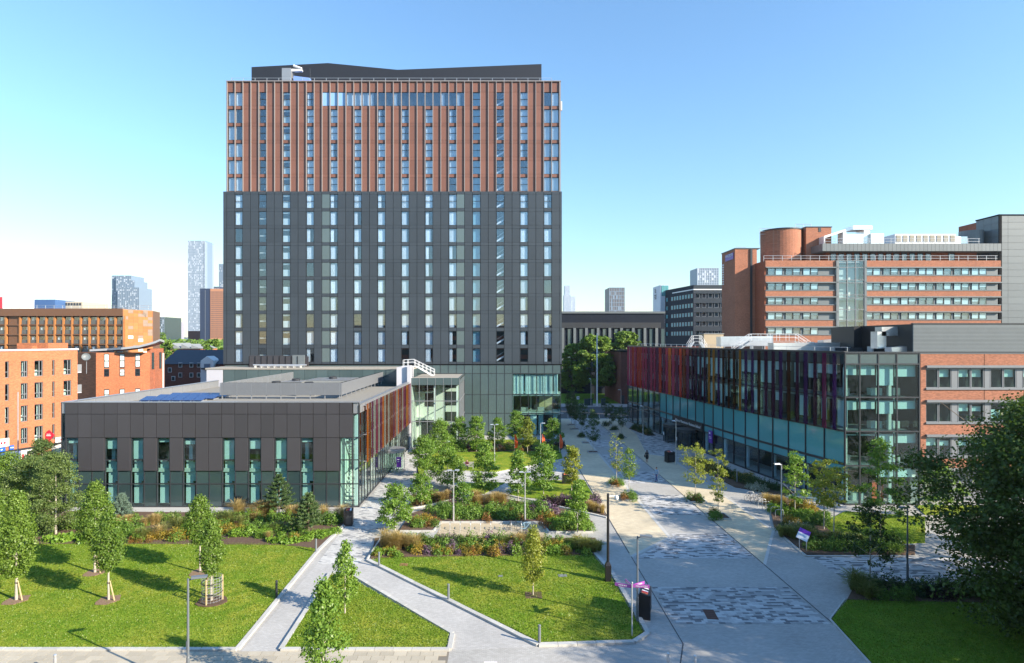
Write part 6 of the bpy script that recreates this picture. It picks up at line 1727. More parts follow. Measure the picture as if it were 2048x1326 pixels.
tg = tree("hornbeam_tree", "young oval tree standing in a timber and wire guard", 423, 1202, 1040, 50, 1145, 'egg', L_HORN, 2.1, .14, group="oval trees on the left lawn")
gx, gy_, _ = G(424, 1203, .1)
gd = thing("tree_guard", "timber and wire guard around the young lawn tree", "tree guard", (gx, gy_, .1))
for a in (.4, 2.5, 4.6): MB().tube((gx+.62*math.cos(a),gy_+.62*math.sin(a),.1),(gx+.62*math.cos(a),gy_+.62*math.sin(a),1.75),.05,.05,6).obj("post", TIMBER, gd)
b = MB()
for z in np.linspace(.25,1.7,9): b.ring((gx,gy_,z), .6, .008, 'z', 20, 4)
for k in range(20): b.tube((gx+.6*math.cos(k*.314),gy_+.6*math.sin(k*.314),.2),(gx+.6*math.cos(k*.314),gy_+.6*math.sin(k*.314),1.75),.008,.008,4)
b.obj("wire_mesh", STEEL, gd)
MB().ring((gx,gy_,.75), .63, .03, 'z', 20, 6).ring((gx,gy_,1.4), .63, .03, 'z', 20, 6).obj("band", BLACKM, gd)
MB().prism([(gx+1.0*math.cos(i*.5236)*(1+.15*math.sin(4*i)), gy_+.8*math.sin(i*.5236)) for i in range(12)], .09, .14).obj("bark_ring", MULCH, gd)
# birches and bushes at far left
for i, (px, py, pt, w_, lab) in enumerate(((112,1068,905,98,"large airy birch with pale stems at the corner of the charcoal building"),(60,1058,915,100,"broad green birch left of the pale stemmed birch"),(10,1050,905,110,"dark green birch at the left picture edge"),(85,1010,880,90,"birch standing behind in front of the shops"))):
    tree("birch_tree", lab, px, py, pt, w_, 1055-6*i, 'egg', L_BIRCH if i != 2 else L_HORN, 1.3, .14, BARKP, "birches at the left corner", hollow=.2, csize=.24, lobes=55, lobe=.32)
# conifers
def pine(label, px, py, ptop, wpx, m, zg=.1):
    x, y, _ = G(px, py, zg); z1 = Z(ptop, y)-zg; rad = wpx*y/F/2
    o = thing("pine_tree", label, "tree", (x,y,zg), "small pines by the charcoal building")
    rng = np.random.default_rng(R.randrange(10**6)); C, A, B_ = [], [], []
    tr = MB(); tr.tube((0,0,0),(0,0,z1*.97),.07,.02,7)
    nl = 9
    for k in range(nl):
        t = (k+.6)/nl; zz = z1*(.10+.86*t); rl = rad*(1-t)**.75+.12
        nb = 7 if k < nl-1 else 4
        for j in range(nb):
            a = 2*math.pi*j/nb + k*.7 + rng.uniform(-.2,.2); e = np.array([math.cos(a)*rl, math.sin(a)*rl, rl*.35])*rng.uniform(.75,1.1)
            tr.tube((0,0,zz),(e[0],e[1],zz+e[2]),.02,.008,4,False)
            n = 130; s = rng.uniform(.25,1,n)[:,None]; c = np.array([0,0,zz])+e*s+rng.normal(0,.05,(n,3))
            d = unit(e/np.linalg.norm(e)*.7+rng.normal(0,.7,(n,3))+np.array([0,0,.5])); w_ = unit(np.cross(d, rng.normal(0,1,(n,3))))
            C.append(c); A.append(d*.13); B_.append(w_*.024)
    place("crown", quads_mesh("crown", np.concatenate(C), np.concatenate(A), np.concatenate(B_), m), o, (x,y,zg))
    place("trunk", tr.mesh("trunk", BARK), o, (x,y,zg))
pine("dark green pine rising highest against the charcoal building's glass", 558, 1012+20, 946, 74, L_PINE)
pine("open branched pine beside the litter bin path", 617, 1066, 983, 70, L_PINE)
pine("small blue grey pine among the bed plants at left", 243, 1042, 986, 40, L_BLUEP)
# young trees near the camera
tree("young_tree", "tall narrow young tree on the triangular lawn", 690, 1226, 1082, 50, 1205, 'spindle', L_SWEET, 1.3, .16, tr=.05, stake=False)
tree("young_tree", "nearest bushy young tree cut by the bottom of the picture", 646, 1396, 1163, 84, 1345, 'cone', L_SWEET, 1.25, .17, tr=.06, hollow=.3)
t_ = tree("young_tree", "slim yellow green young tree in a square soil patch on the middle lawn", 1066, 1190, 1053, 50, 1163, 'spindle', L_YELL, 1.2, .13, tr=.045, hollow=.3)
x, y, _ = G(1067,1190,.1); tag(MB().box(x-.55,x+.55,y-.5,y+.5,.09,.105).obj("soil_patch", MULCH, t_), None)
# garden trees in the court
court = [(790,1062,970,70,1050,L_SWEET,"conical bright green tree at the corner of the front bed beside the litter bin path"),(843,1012,948,52,1000,L_SWEET,"rounded bright tree at the near left end of the hedge bed"),
 (848,950,872,56,935,L_SWEET,"bright tree nearest the revolving door in the paved court"),(880,905,840,48,898,L_SWEET,"bright tree in front of the glass entrance hall"),(918,900,836,40,893,L_SWEET,"bright tree at the right end of the glass entrance hall"),
 (953,903,832,40,896,L_SWEET,"conical tree left of the bench in front of the grey glass wall"),(995,897,836,36,885,L_SWEET,"tree behind the lamp in front of the grey glass wall"),(1033,893,822,36,875,L_SWEET,"slender tree behind the leftmost orange flag"),
 (1055,906,838,36,890,L_YELL,"yellow green young tree between the two orange flags"),(1107,897,840,40,885,L_SWEET,"round crowned tree by the tower's right corner and orange flag"),(895,975,895,64,965,L_SWEET,"leaning bright tree in the middle of the court left of the small lawn"),
 (970,990,888,54,978,L_SWEET,"tall dense tree beside the small triangular lawn"),(1036,1003,906,46,988,L_SWEET,"tall narrow tree behind the right court lamp"),(1087,988,890,58,975,L_SWEET,"open branched tree on the flower lawn"),
 (1143,986,890,36,965,L_YELL,"half bare yellowing tree at the street edge of the flower lawn"),(1155,1066,962,44,1055,L_SWEET,"tall tree at the right end of the hedge bed beside the street"),(925,1015,965,36,1004,L_SWEET,"small tree close behind the left court lamp")]
for i, (px,py,pt,w_,pcb,m,lab) in enumerate(court): tree("sweetgum_tree", lab, px, py, pt, w_*1.05, pcb, ('cone','egg','spindle')[i % 3], m, 1.75, .19, group="young trees in the court garden", hollow=.3, csize=.26, tr=.055, lobes=R.choice([26,30,36]), lobe=R.uniform(.38,.48))
# street trees in planters
PLT = {}
def planter(px, py, shr=True, w_=1.5, lab="low kerbed square planter"):
    x, y, _ = G(px, py); 
    o = thing("street_planter", lab, "planter", (x, y, 0), "tree planters in the street")
    b = MB(); b.box(x-w_/2,x+w_/2,y-w_/2,y-w_/2+.1,0,.16); b.box(x-w_/2,x+w_/2,y+w_/2-.1,y+w_/2,0,.16); b.box(x-w_/2,x-w_/2+.1,y-w_/2+.1,y+w_/2-.1,0,.16); b.box(x+w_/2-.1,x+w_/2,y-w_/2+.1,y+w_/2-.1,0,.16); b.obj("kerb", KERB, o)
    MB().box(x-w_/2+.1,x+w_/2-.1,y-w_/2+.1,y+w_/2-.1,.02,.1).obj("soil", MULCH if shr else RUST, o)
    return x, y
street = [(1143,850,783,30,833,0,L_DARK,"left row"),(1150,859,800,30,838,0,L_DARK,"left row"),(1163,873,806,26,850,1,L_DARK,"left row"),(1186,905,820,30,880,0,L_DARK,"left row"),
 (1214,850,803,18,833,1,L_DARK,"right row"),(1226,861,812,18,842,1,L_DARK,"right row"),(1243,875,812,26,852,1,L_DARK,"right row"),(1233,969,866,34,945,1,L_YELL,"left row"),(1258,997,898,32,955,1,L_HORN,"left row"),
 (1391,1001,890,54,965,1,L_YELL,"right row"),(1436,1034,900,38,1000,1,L_YELL,"right row")]
names = ["dark young street tree nearest the road in the left planter row","second dark street tree from the road, left planter row","third dark street tree from the road with green planter, left row","fourth street tree in the left planter row, bare soil square","smallest dark street tree by the road, right planter row","second dark street tree from the road, right planter row","third dark street tree from the road, right planter row","thin half bare street tree with a bushy planter in the left row","neat green street tree in the nearest left planter","wide crowned yellowing street tree opposite the glass building","upright yellowing street tree in the nearest right planter"]
for i, (px,py,pt,w_,pcb,sh_,m,row) in enumerate(street):
    x, y = planter(px, py, sh_, 1.6 if i < 7 else 1.9, "kerbed planter square under the " + names[i].split(" in ")[0].split(",")[0])
    tree("street_tree", names[i], px, py, pt, w_*1.1, pcb, 'egg' if i in (8,3) else 'vase', m, {7:.22,9:.5,10:.5}.get(i,.7), .17, group="street trees in planters", hollow=.25, tr=.045, at=(x,y,0), zg=.1, csize=.22, lobes=20 if i in (9,10) else 0, lobe=.42)
x_, y_ = planter(1171, 886, 0, 1.3, "empty brown planter square between the street trees of the left row")
# trees on the right bed
rt = [(1590,1030,908,58,1000,L_SWEET,"green young tree beside the tall lamp on the right bed"),(1648,1058,922,62,1012,L_YELL,"yellow green young tree in front of the glass building corner"),(1668,1080,928,66,1015,L_YELL,"purple tinged young tree just right of the yellow green one"),(1760,1085,878,92,1040,L_SWEET,"tall open branched maple in front of the glass bay"),(1740,1168,1010,100,1120,L_MAPLE,"dark young maple between the path and the near right lawn"),(1880,1040,925,90,1010,L_SWEET,"bright green maple behind the big dark tree")]
for i, (px,py,pt,w_,pcb,m,lab) in enumerate(rt): tree("young_maple_tree", lab, px, py, pt, w_, pcb, 'vase' if i in (1,2) else 'cone', m, .62 if i in (3,4) else .75, .2, group="trees on the right bed", hollow=.3, csize=.25, tr=.06, lobes=30 if i in (3,4,5) else 22, lobe=.3 if i in (3,4,5) else .42)
# the large maple at the right edge and its neighbours outside the frame
def big(label, x, y, z1, zb, rad, seed, m=L_MAPLE, ncl=3300, per=26, leaf=.205, nl=85, group="large trees at the right", nm="maple_tree"):
    o = thing(nm, label, "tree", (x,y,.1), group)
    place("crown", lobed_crown(zb, z1, rad, 'round', nl, ncl, per, leaf, m, seed, .27, .7, .35), o, (x,y,.1))
    place("trunk", trunk_mesh(z1, .32, z1*.85, 14, rad*.9, seed, BARK, zl=.22), o, (x,y,.1))
big("very large dark maple filling the right edge of the picture", 32.6, 33.5, 13.7, 1.2, 8.0, 5)
big("large dark tree standing outside the right edge behind the big maple", 42.5, 42.0, 14.0, 2.0, 7.0, 8, ncl=1000)
big("large dark tree outside the right edge in front of the big maple", 34.5, 20.5, 15.0, 1.5, 8.0, 9, ncl=2600)
big("dark tree at the very right edge between the big maple and the near lawn", 35.3, 27.8, 13.0, 1.0, 7.6, 12, ncl=2600)
big("large dark tree far outside the right edge", 46.0, 29.0, 16.0, 1.5, 8.0, 10, ncl=2600)
# park trees beyond the road
def park(label, px, py_, y, pt, w_, pcb, seed, m=L_PARK, leaf=.55):
    x = X(px, y); o = thing("park_tree", label, "tree", (x,y,.1), "trees in the park beyond the road")
    z1, zb, rad = Z(pt,y), Z(pcb,y), w_*y/F/2
    place("crown", lobed_crown(zb, z1, rad, 'round', 60, 900, 24, leaf, m, seed, .26, .7, .2), o, (x,y,.1))
    place("trunk", trunk_mesh(z1, .55, z1*.8, 12, rad*.8, seed, BARK, zl=.3), o, (x,y,.1))
park("largest park tree with a broad rounded crown beyond the road", 1192, 0, 168, 668, 100, 772, 21)
park("park tree close behind the tower's right edge", 1146, 0, 172, 688, 62, 780, 22)
park("pale green tree top beyond the park tree, right", 1250, 0, 182, 664, 56, 705, 23)
park("shaded park tree at the back between the trunks", 1165, 0, 198, 700, 70, 768, 24)
# distant belts and single trees, left
for i, (px, y, pt, w_, lab) in enumerate(((330,250,682,50,"rounded tree beside the swept roof flats"),(425,230,677,44,"green tree just left of the hotel tower"),(318,330,668,60,"tree crown right of the bronze hall's end wall"),(62,150,688,30,"dark bush top showing over the orange flats"))):
    x = X(px,y); o = thing("distant_tree", lab, "tree", (x,y,0), "trees between the far buildings"); z1 = Z(pt,y); rad = w_*y/F/2
    place("crown", lobed_crown(2.5, z1, rad, 'round', 30, 350, 22, .7, L_PARK, 40+i), o, (x,y,0)); place("trunk", trunk_mesh(z1, .35, z1*.8, 8, rad*.7, 40+i, BARK), o, (x,y,0))
rng = np.random.default_rng(77); n = 9000
ys = rng.uniform(420, 600, n); xs = ys*(rng.uniform(285,455,n)-CX)/F
zs = np.abs(rng.normal(0,1,n))*3.0+ 6+3*np.sin(xs*.09)+2.5*np.sin(xs*.23+1)
c = np.stack([xs,ys,np.clip(zs,1,17)],1); a_, b_ = leaves_at(c, np.tile([0,-.6,.6],(n,1)), 4.0, rng)
tag(place("distant_tree_belt", quads_mesh("belt", c, a_, b_, L_PARK)), "distant belt of trees merging below the skyline left of the tower", "trees", kind="stuff")
hb_ = MB(); pts = []
for i in range(60):
    x = -2600+90*i; pts.append((x, 26+18*math.sin(i*.31)+9*math.sin(i*.83+1)))
for a, c2 in zip(pts[:-1], pts[1:]): hb_.quad((a[0],4200,0),(c2[0],4200,0),(c2[0],4300,c2[1]),(a[0],4300,a[1])); hb_.quad((a[0],4300,a[1]),(c2[0],4300,c2[1]),(c2[0],4800,0),(a[0],4800,0))
tag(hb_.obj("hills", mat("hill_green",(.06,.09,.05),.95,var=.3,scale=.01)), kind="structure")

# ------------------------------------------------------------------ shrubs, grasses and flowers
def dome_shrub(m, n, leaf, seed, flat=.75):
    rng = np.random.default_rng(seed)
    v = unit(rng.normal(0,1,(n,3))); v[:,2] = np.abs(v[:,2])
    bump = 1+.18*np.sin(v[:,0]*7+seed)+.16*np.sin(v[:,1]*8+v[:,2]*5)
    c = v*(bump*rng.uniform(.62,1.0,n))[:,None]*np.array([.5,.5,flat])
    a, b = leaves_at(c, v, leaf, rng, .3, .6); return quads_mesh("shrub", c, a, b, m)
def tussock(m, n, seed, h=1.0, spread=.55, w=.014, plume=None):
    rng = np.random.default_rng(seed); C, A, B_ = [], [], []
    ang = rng.uniform(0,6.283,n); lean = rng.uniform(.1,1,n)*spread; hh = h*rng.uniform(.6,1.05,n)
    p0 = np.stack([rng.normal(0,.07,n), rng.normal(0,.07,n), np.zeros(n)],1)
    d1 = np.stack([np.cos(ang)*lean*.35, np.sin(ang)*lean*.35, hh*.62],1); d2 = np.stack([np.cos(ang)*lean*.65, np.sin(ang)*lean*.65, hh*.28-lean*.22],1)
    side = np.stack([-np.sin(ang), np.cos(ang), np.zeros(n)],1)*w
    for s, d in ((p0,d1),(p0+d1,d2)): C.append(s+d*.5); A.append(d*.55); B_.append(side)
    return quads_mesh("grass", np.concatenate(C), np.concatenate(A), np.concatenate(B_), m)
SH = dict(
    green=[dome_shrub(L_SHR, 620, .10, s) for s in (1,2,3)], lime=[dome_shrub(L_LIME, 560, .12, s, .6) for s in (4,5)],
    gold=[dome_shrub(L_GOLD, 560, .10, s, .7) for s in (6,7)], russet=[dome_shrub(L_RUST, 520, .10, s, .75) for s in (8,9)],
    dark=[dome_shrub(L_DPUR, 560, .10, s) for s in (10,11)], dgreen=[dome_shrub(L_DARK, 600, .10, s) for s in (12,13)],
    tawny=[tussock(L_TAWN, 300, s, 1.05, .75, .009) for s in (14,15,16)], grass=[tussock(L_GRN, 300, s, .95, .8, .011) for s in (17,18)],
    purple=[dome_shrub(L_PURP, 700, .105, s, .8) for s in (19,20)], white=[dome_shrub(L_WHT, 640, .105, s, .7) for s in (21,)], hosta=[dome_shrub(L_LIME, 150, .26, s, .5) for s in (22,23)])
DESC = dict(green="rounded green shrub", lime="bright lime green spreading shrub", gold="golden orange flowering shrub", russet="russet brown shrub", dark="dark purple leaved shrub", dgreen="dark green shrub",
    tawny="tawny feathery grass clump", grass="green ornamental grass clump", purple="purple flower spike clump", white="white flower clump", hosta="broad leaved lime green plant")
NAME = dict(green="green_shrub", lime="lime_shrub", gold="golden_shrub", russet="russet_shrub", dark="purple_leaved_shrub", dgreen="dark_green_shrub", tawny="tawny_grass_clump", grass="green_grass_clump", purple="purple_flower_clump", white="white_flower_clump", hosta="broad_leaf_plant")
SHR = {}
def shrub(kind, px, py, size, where, zg=.1, hs=1.0):
    x, y, _ = G(px, py, zg)
    o = place(NAME[kind], R.choice(SH[kind]), None, (x, y, zg-.03), R.uniform(0,6.28))
    s = size*R.uniform(.85,1.2); o.scale = (s, s, s*hs*R.uniform(.85,1.15))
    SHR.setdefault((kind, where), []).append((x/y, o))
    tag(o, DESC[kind]+" "+where, "shrub" if kind not in ("tawny","grass") else "grass clump", DESC[kind]+"s "+where)
def row(kind, p0, p1, n, size, where, jit=4, hs=1.0):
    for i in range(n):
        t = min(1,max(0,(i+.5)/n+R.uniform(-.8,.8)/n)); shrub(kind, p0[0]+(p1[0]-p0[0])*t+R.uniform(-jit,jit), p0[1]+(p1[1]-p0[1])*t+R.uniform(-jit,jit)*.55, size*R.uniform(.8,1.2), where, hs=hs)
def mixbed(x0, x1, y0, y1, n, weights, where, size=.95):
    ks = list(weights); ws = [weights[k] for k in ks]
    for i in range(n):
        t = (i+R.random())/n; v = R.random()
        shrub(R.choices(ks, ws)[0], x0+(x1-x0)*t, y0+(y1-y0)*v, size*R.uniform(.75,1.25), where)
w1 = "in the long bed in front of the charcoal building"
row("tawny",(470,1035),(690,1036),20,1.35,w1,8); row("green",(180,1040),(680,1046),26,1.15,w1,8); row("tawny",(230,1046),(330,1050),7,1.1,w1,8)
row("gold",(275,1074),(392,1078),16,1.0,w1,6); row("gold",(428,1066),(486,1066),9,1.0,w1,6); row("lime",(480,1070),(566,1074),10,1.0,w1,5); row("green",(390,1060),(600,1062),16,1.05,w1,7)
row("hosta",(88,1080),(170,1080),7,1.0,w1,6); row("hosta",(540,1084),(592,1086),6,.9,w1,4); row("lime",(600,1080),(672,1064),9,1.05,w1,5,.7); row("russet",(250,1084),(300,1086),4,.6,w1); row("dgreen",(20,1066),(90,1074),8,1.4,w1,8); row("green",(640,1046),(684,1044),5,1.1,w1,4); row("green",(120,1055),(280,1062),14,1.1,w1,7); row("grass",(330,1056),(480,1050),9,1.2,w1,8); row("lime",(170,1072),(270,1076),8,.8,w1,6)
mixbed(180,640,1036,1082,60,dict(green=6,lime=3,gold=2,grass=2,tawny=1),w1,1.0)
w2 = "in the flower bed along the middle lawn"
row("tawny",(768,1092),(826,1098),9,1.3,w2,8); mixbed(748,800,1104,1114,9,dict(gold=2,lime=3,green=1),w2,.75)
mixbed(820,1060,1086,1094,34,dict(green=5,dgreen=2,purple=3,gold=2,grass=2,russet=1),w2,1.1); mixbed(820,1010,1098,1110,34,dict(gold=5,lime=3,green=3,purple=1,russet=1),w2,.85); mixbed(990,1060,1094,1108,16,dict(purple=6,green=2,grass=1,lime=1),w2,.95)
row("tawny",(1040,1094),(1080,1098),5,1.2,w2,6); mixbed(1090,1180,1086,1108,30,dict(gold=3,lime=4,green=4,grass=1),w2,.9); row("grass",(1156,1100),(1194,1104),7,1.2,w2,6); row("green",(770,1084),(840,1082),6,1.0,w2,5)
w3 = "in the hedge bed behind the bicycle racks"
row("green",(880,1036),(1086,1036),24,1.15,w3,4,1.1); row("green",(860,1024),(1090,1022),22,1.2,w3,6,1.1); row("russet",(822,1052),(866,1050),4,.9,w3,5); row("green",(822,1054),(866,1050),5,.9,w3,5); row("russet",(900,1040),(1080,1041),5,.7,w3,6); row("gold",(826,1044),(862,1038),5,.9,w3,4); row("tawny",(942,1008),(1016,1008),12,1.4,w3,6); row("lime",(1100,1046),(1180,1054),10,1.0,w3,5); row("gold",(1086,1034),(1110,1042),5,.9,w3,4); row("green",(1110,1058),(1182,1060),9,1.0,w3,4); row("purple",(1068,1022),(1110,1026),6,1.0,w3,4); row("russet",(1085,1050),(1100,1056),3,.9,w3,3); row("green",(1120,1038),(1170,1044),7,1.05,w3,4)
mixbed(880,1090,1014,1040,30,dict(green=6,lime=2,russet=1,gold=1),w3,.95)
w4 = "in the bed on the flower lawn"
row("dark",(1082,1008),(1150,1012),9,1.0,w4,4); row("purple",(1110,1004),(1196,1006),12,1.0,w4,4); row("green",(1080,1004),(1170,1004),9,.9,w4,5); row("tawny",(1178,1018),(1206,1028),7,1.0,w4,4)
w5 = "in the small bed beside the paved court"
row("tawny",(826,1010),(900,1000),10,1.0,w5,4); row("dark",(885,1000),(915,996),4,.8,w5,3); row("grass",(840,1000),(880,998),5,.9,w5,4); row("russet",(870,994),(910,990),5,.8,w5,4)
w6 = "in the dark hedge by the tower lawn"
row("dark",(880,897),(1128,892),22,1.3,w6,4); row("green",(880,903),(1120,899),20,1.1,w6,4); row("russet",(960,901),(1080,900),7,.8,w6,4)
w7 = "in the bed below the bicycle stands on the right"
row("tawny",(1532,1006),(1574,1012),8,1.25,w7,4); row("lime",(1546,1022),(1596,1036),9,1.1,w7,4); row("gold",(1584,1016),(1628,1024),8,1.2,w7,4); row("gold",(1572,1046),(1596,1050),5,1.0,w7,4); row("white",(1570,1062),(1620,1058),6,1.0,w7,4); row("green",(1596,1040),(1650,1052),9,1.1,w7,5); row("grass",(1560,1070),(1640,1084),12,1.1,w7,5); row("dgreen",(1560,1062),(1636,1066),8,.9,w7,4); row("green",(1616,1096),(1800,1102),18,1.1,w7,5); row("dgreen",(1640,1088),(1810,1092),14,1.1,w7,6); row("grass",(1650,1080),(1720,1086),7,1.0,w7,5); row("lime",(1600,1030),(1660,1036),6,1.0,w7,4)
w8 = "in the shaded bed along the glass building"
row("gold",(1384,928),(1420,944),7,1.2,w8,4); row("dgreen",(1400,930),(1480,962),12,1.3,w8,4); row("gold",(1466,956),(1510,966),8,1.3,w8,4); row("dgreen",(1490,966),(1570,984),14,1.2,w8,4); row("white",(1490,976),(1530,982),4,1.0,w8,3); row("tawny",(1386,940),(1410,948),3,1.0,w8,3)
w9 = "in the strip bed at the far end of the glass building"
row("dgreen",(1262,855),(1304,870),9,1.6,w9,3); row("tawny",(1280,862),(1300,870),4,1.2,w9,3)
w10 = "in the shaded bed at the near right lawn"
row("grass",(1702,1176),(1740,1196),6,1.3,w10,5); row("dgreen",(1740,1180),(2030,1196),20,1.2,w10,7); row("green",(1750,1194),(1830,1200),7,1.0,w10,5); row("dark",(1830,1190),(1900,1196),5,.9,w10,5)
for i, (px,py,pt,w_,pcb,sh_,m,r_) in enumerate(street):
    if not sh_: continue
    wp = "under the " + names[i].split(" with ")[0]
    k = "dgreen" if i < 7 else "green"
    for q in range(5 if i >= 7 else 4): shrub(k if q % 4 != 3 or i < 7 else "russet", px+R.uniform(-10,10)*(py-680)/300, py+R.uniform(-4,4)*(py-680)/300, .95, wp)
row("green",(1560,1012),(1590,1018),4,.9,w7,3)

# small sets of like plants are told apart by their order from the left
ORD = "first second third fourth fifth sixth seventh eighth ninth tenth eleventh twelfth".split()
for (kind, where), lst in SHR.items():
    if 1 < len(lst) <= 12:
        for i, (_, o) in enumerate(sorted(lst, key=lambda t: t[0])):
            lab = DESC[kind].replace("bright lime green spreading","lime green").replace("golden orange flowering","golden").replace("tawny feathery","tawny").replace("broad leaved lime green","broad leaved")
            lab = ORD[i]+" "+lab+" from the left "+where
            if len(lab.split()) <= 16: o["label"] = lab
# ------------------------------------------------------------------ street furniture
def lamp(label, x, y, h, adir=(1,0), arm=.6, m=LAMPG, double=False, headm=None, r=.06):
    o = thing("street_lamp", label, "street lamp", (x,y,.0), "lamps in the court and street")
    MB().tube((x,y,0),(x,y,1.5),r*1.35,r*1.3,12).tube((x,y,1.5),(x,y,1.56),r*1.3,r,12).tube((x,y,1.56),(x,y,h),r,r*.8,12).obj("post", m, o)
    for s in ((1,-1) if double else (1,)):
        dx, dy = adir[0]*s, adir[1]*s
        MB().tube((x,y,h-.08),(x+dx*.3,y+dy*.3,h-.02),.035,.03,8).obj("arm", m, o)
        px_, py_ = -dy, dx
        c = lambda u, v, z: (x+dx*u+px_*v, y+dy*u+py_*v, h+z)
        b = MB(); b.add([c(.15,-.13,-.02),c(.15,.13,-.02),c(arm+.15,.17,.0),c(arm+.15,-.17,.0),c(.15,-.10,.09),c(.15,.10,.09),c(arm+.15,.14,.06),c(arm+.15,-.14,.06)], [(0,3,2,1),(4,5,6,7),(0,1,5,4),(1,2,6,5),(2,3,7,6),(3,0,4,7)])
        b.obj("lamp_head", headm or m, o)
        b = MB(); b.add([c(.35,-.1,-.012),c(arm+.1,-.12,-.012),c(arm+.1,.12,-.012),c(.35,.1,-.012),c(.35,-.1,-.03),c(arm+.1,-.12,-.03),c(arm+.1,.12,-.03),c(.35,.1,-.03)],[(0,1,2,3),(7,6,5,4),(0,4,5,1),(1,5,6,2),(2,6,7,3),(3,7,4,0)]); b.obj("lens", WHITE, o)
    MB().box(x-.08,x-.05,y-.04,y+.04,1.9,2.3).obj("access_door", m, o)
    return o
lamp("grey lamp with flat head at the bottom left, base below the picture edge", -15.35, 28.8, 5.35, (.9,.3), .75)
lamp("dark grey lamp with flat head beside the purple fingerpost", *G(1275,1245)[:2], 5.2, (.95,-.2), .75)
lamp("slim pale lamp at the corner of the right bed", *G(1563,1060)[:2], 5.9, (-1,0), .5, STEEL)
lamp("pale double headed lamp in the hedge bed, left one", *G(907,1046)[:2], 4.9, (1,0), .4, STEEL, True)
lamp("pale double headed lamp in the hedge bed, right one", *G(1050,1042)[:2], 4.6, (1,0), .4, STEEL, True)
lamp("pale double headed lamp on the court lawn", *G(989,928)[:2], 5.4, (1,0), .4, STEEL, True)
lamp("pale single headed lamp beside the middle orange flag", *G(1081,922)[:2], 5.3, (1,0), .5, STEEL)
lamp("dark lamp under the young maple on the right", *G(1815,1172)[:2], 5.4, (-1,0), .5)
lamp("slim pale lamp in front of the black entrance sign board", *G(1352,930)[:2], 6.0, (-1,0), .4, STEEL)
lamp("slim pale lamp at the strip bed of the glass building", *G(1286,884)[:2], 6.0, (-1,0), .4, STEEL)
lamp("pale lamp at the road corner by the glass building", *G(1242,834)[:2], 6.0, (-1,0), .5, STEEL)
lamp("pale lamp with round head beyond the road by the park", X(1182,152), 152, 7.0, (-1,0), .4, STEEL)
lamp("dark lamp beyond the road beside the tower edge", X(1135,151), 151, 4.6, (1,0), .3, BLACKM)
# camera pole
x, y, _ = G(1216,1161,.1)
o = thing("camera_pole", "tall black camera pole with a square base box on the lawn corner", "camera pole", (x,y,.1))
MB().box(x-.2,x+.2,y-.2,y+.2,.05,1.2).obj("base_cabinet", BLACKM, o)
MB().add([(x-.2,y-.2,1.2),(x+.2,y-.2,1.2),(x+.2,y+.2,1.2),(x-.2,y+.2,1.2),(x-.1,y-.1,1.42),(x+.1,y-.1,1.42),(x+.1,y+.1,1.42),(x-.1,y+.1,1.42)],[(0,1,5,4),(1,2,6,5),(2,3,7,6),(3,0,4,7),(4,5,6,7)]).obj("base_cap", BLACKM, o)
MB().tube((x,y,1.42),(x,y,Z(987,y)),.1,.085,14).obj("post", BLACKM, o)
MB().box(x,x+.5,y-.03,y+.03,Z(992,y)-.04,Z(992,y)+.04).obj("bracket", WHITE, o)
MB().lathe((x+.6,y,Z(997,y)-.12), [(.03,0),(.12,.06),(.15,.18),(.12,.3),(.04,.36)], 14).obj("dome_camera", WHITE, o)
# fingerpost
x, y, _ = G(1264,1271,.1)
o = thing("fingerpost", "steel fingerpost with four magenta direction fingers", "signpost", (x,y,.1))
zt = Z(1167,y)
MB().tube((x,y,.05),(x,y,zt),.045,.045,12).obj("post", STEEL, o)
MB().lathe((x,y,zt), [(.05,0),(.06,.03),(.02,.1),(0,.11)], 10).obj("finial", ALU, o)
for k, (a, txt) in enumerate(((-.12,"Whitworth Park"),(.55,None),(2.75,None),(1.75,None))):
    z = zt-.12-.03*k
    place("finger", MB().box(.05,.98,-.012,.012,-.09,.09).mesh("finger", MAGENTA), o, (x,y,z), a)
    if txt is None:    # wording too small to read: short white strokes
        b = MB()
        for q in range(5): b.box(.3+.1*q, .37+.1*q, -.016, -.012, -.03, .03); b.box(.3+.1*q, .37+.1*q, .012, .016, -.03, .03)
        place("lettering", b.mesh("lettering", PRINT), o, (x,y,z), a); continue
    t = text_mesh(txt, .13, PRINT, .003); w_ = max(v.co.x for v in t.vertices)
    q = place("lettering", t, o, (x+math.cos(a)*(.2 if math.cos(a) > 0 else .9)+math.sin(a)*.016*(1 if math.cos(a) > 0 else -1), y+math.sin(a)*(.2 if math.cos(a) > 0 else .9)-math.cos(a)*.016*(1 if math.cos(a) > 0 else -1), z-.045)); q.rotation_euler = (math.pi/2, 0, a if math.cos(a) > 0 else a+math.pi); q.scale = (min(1,.68/w_),1,1)
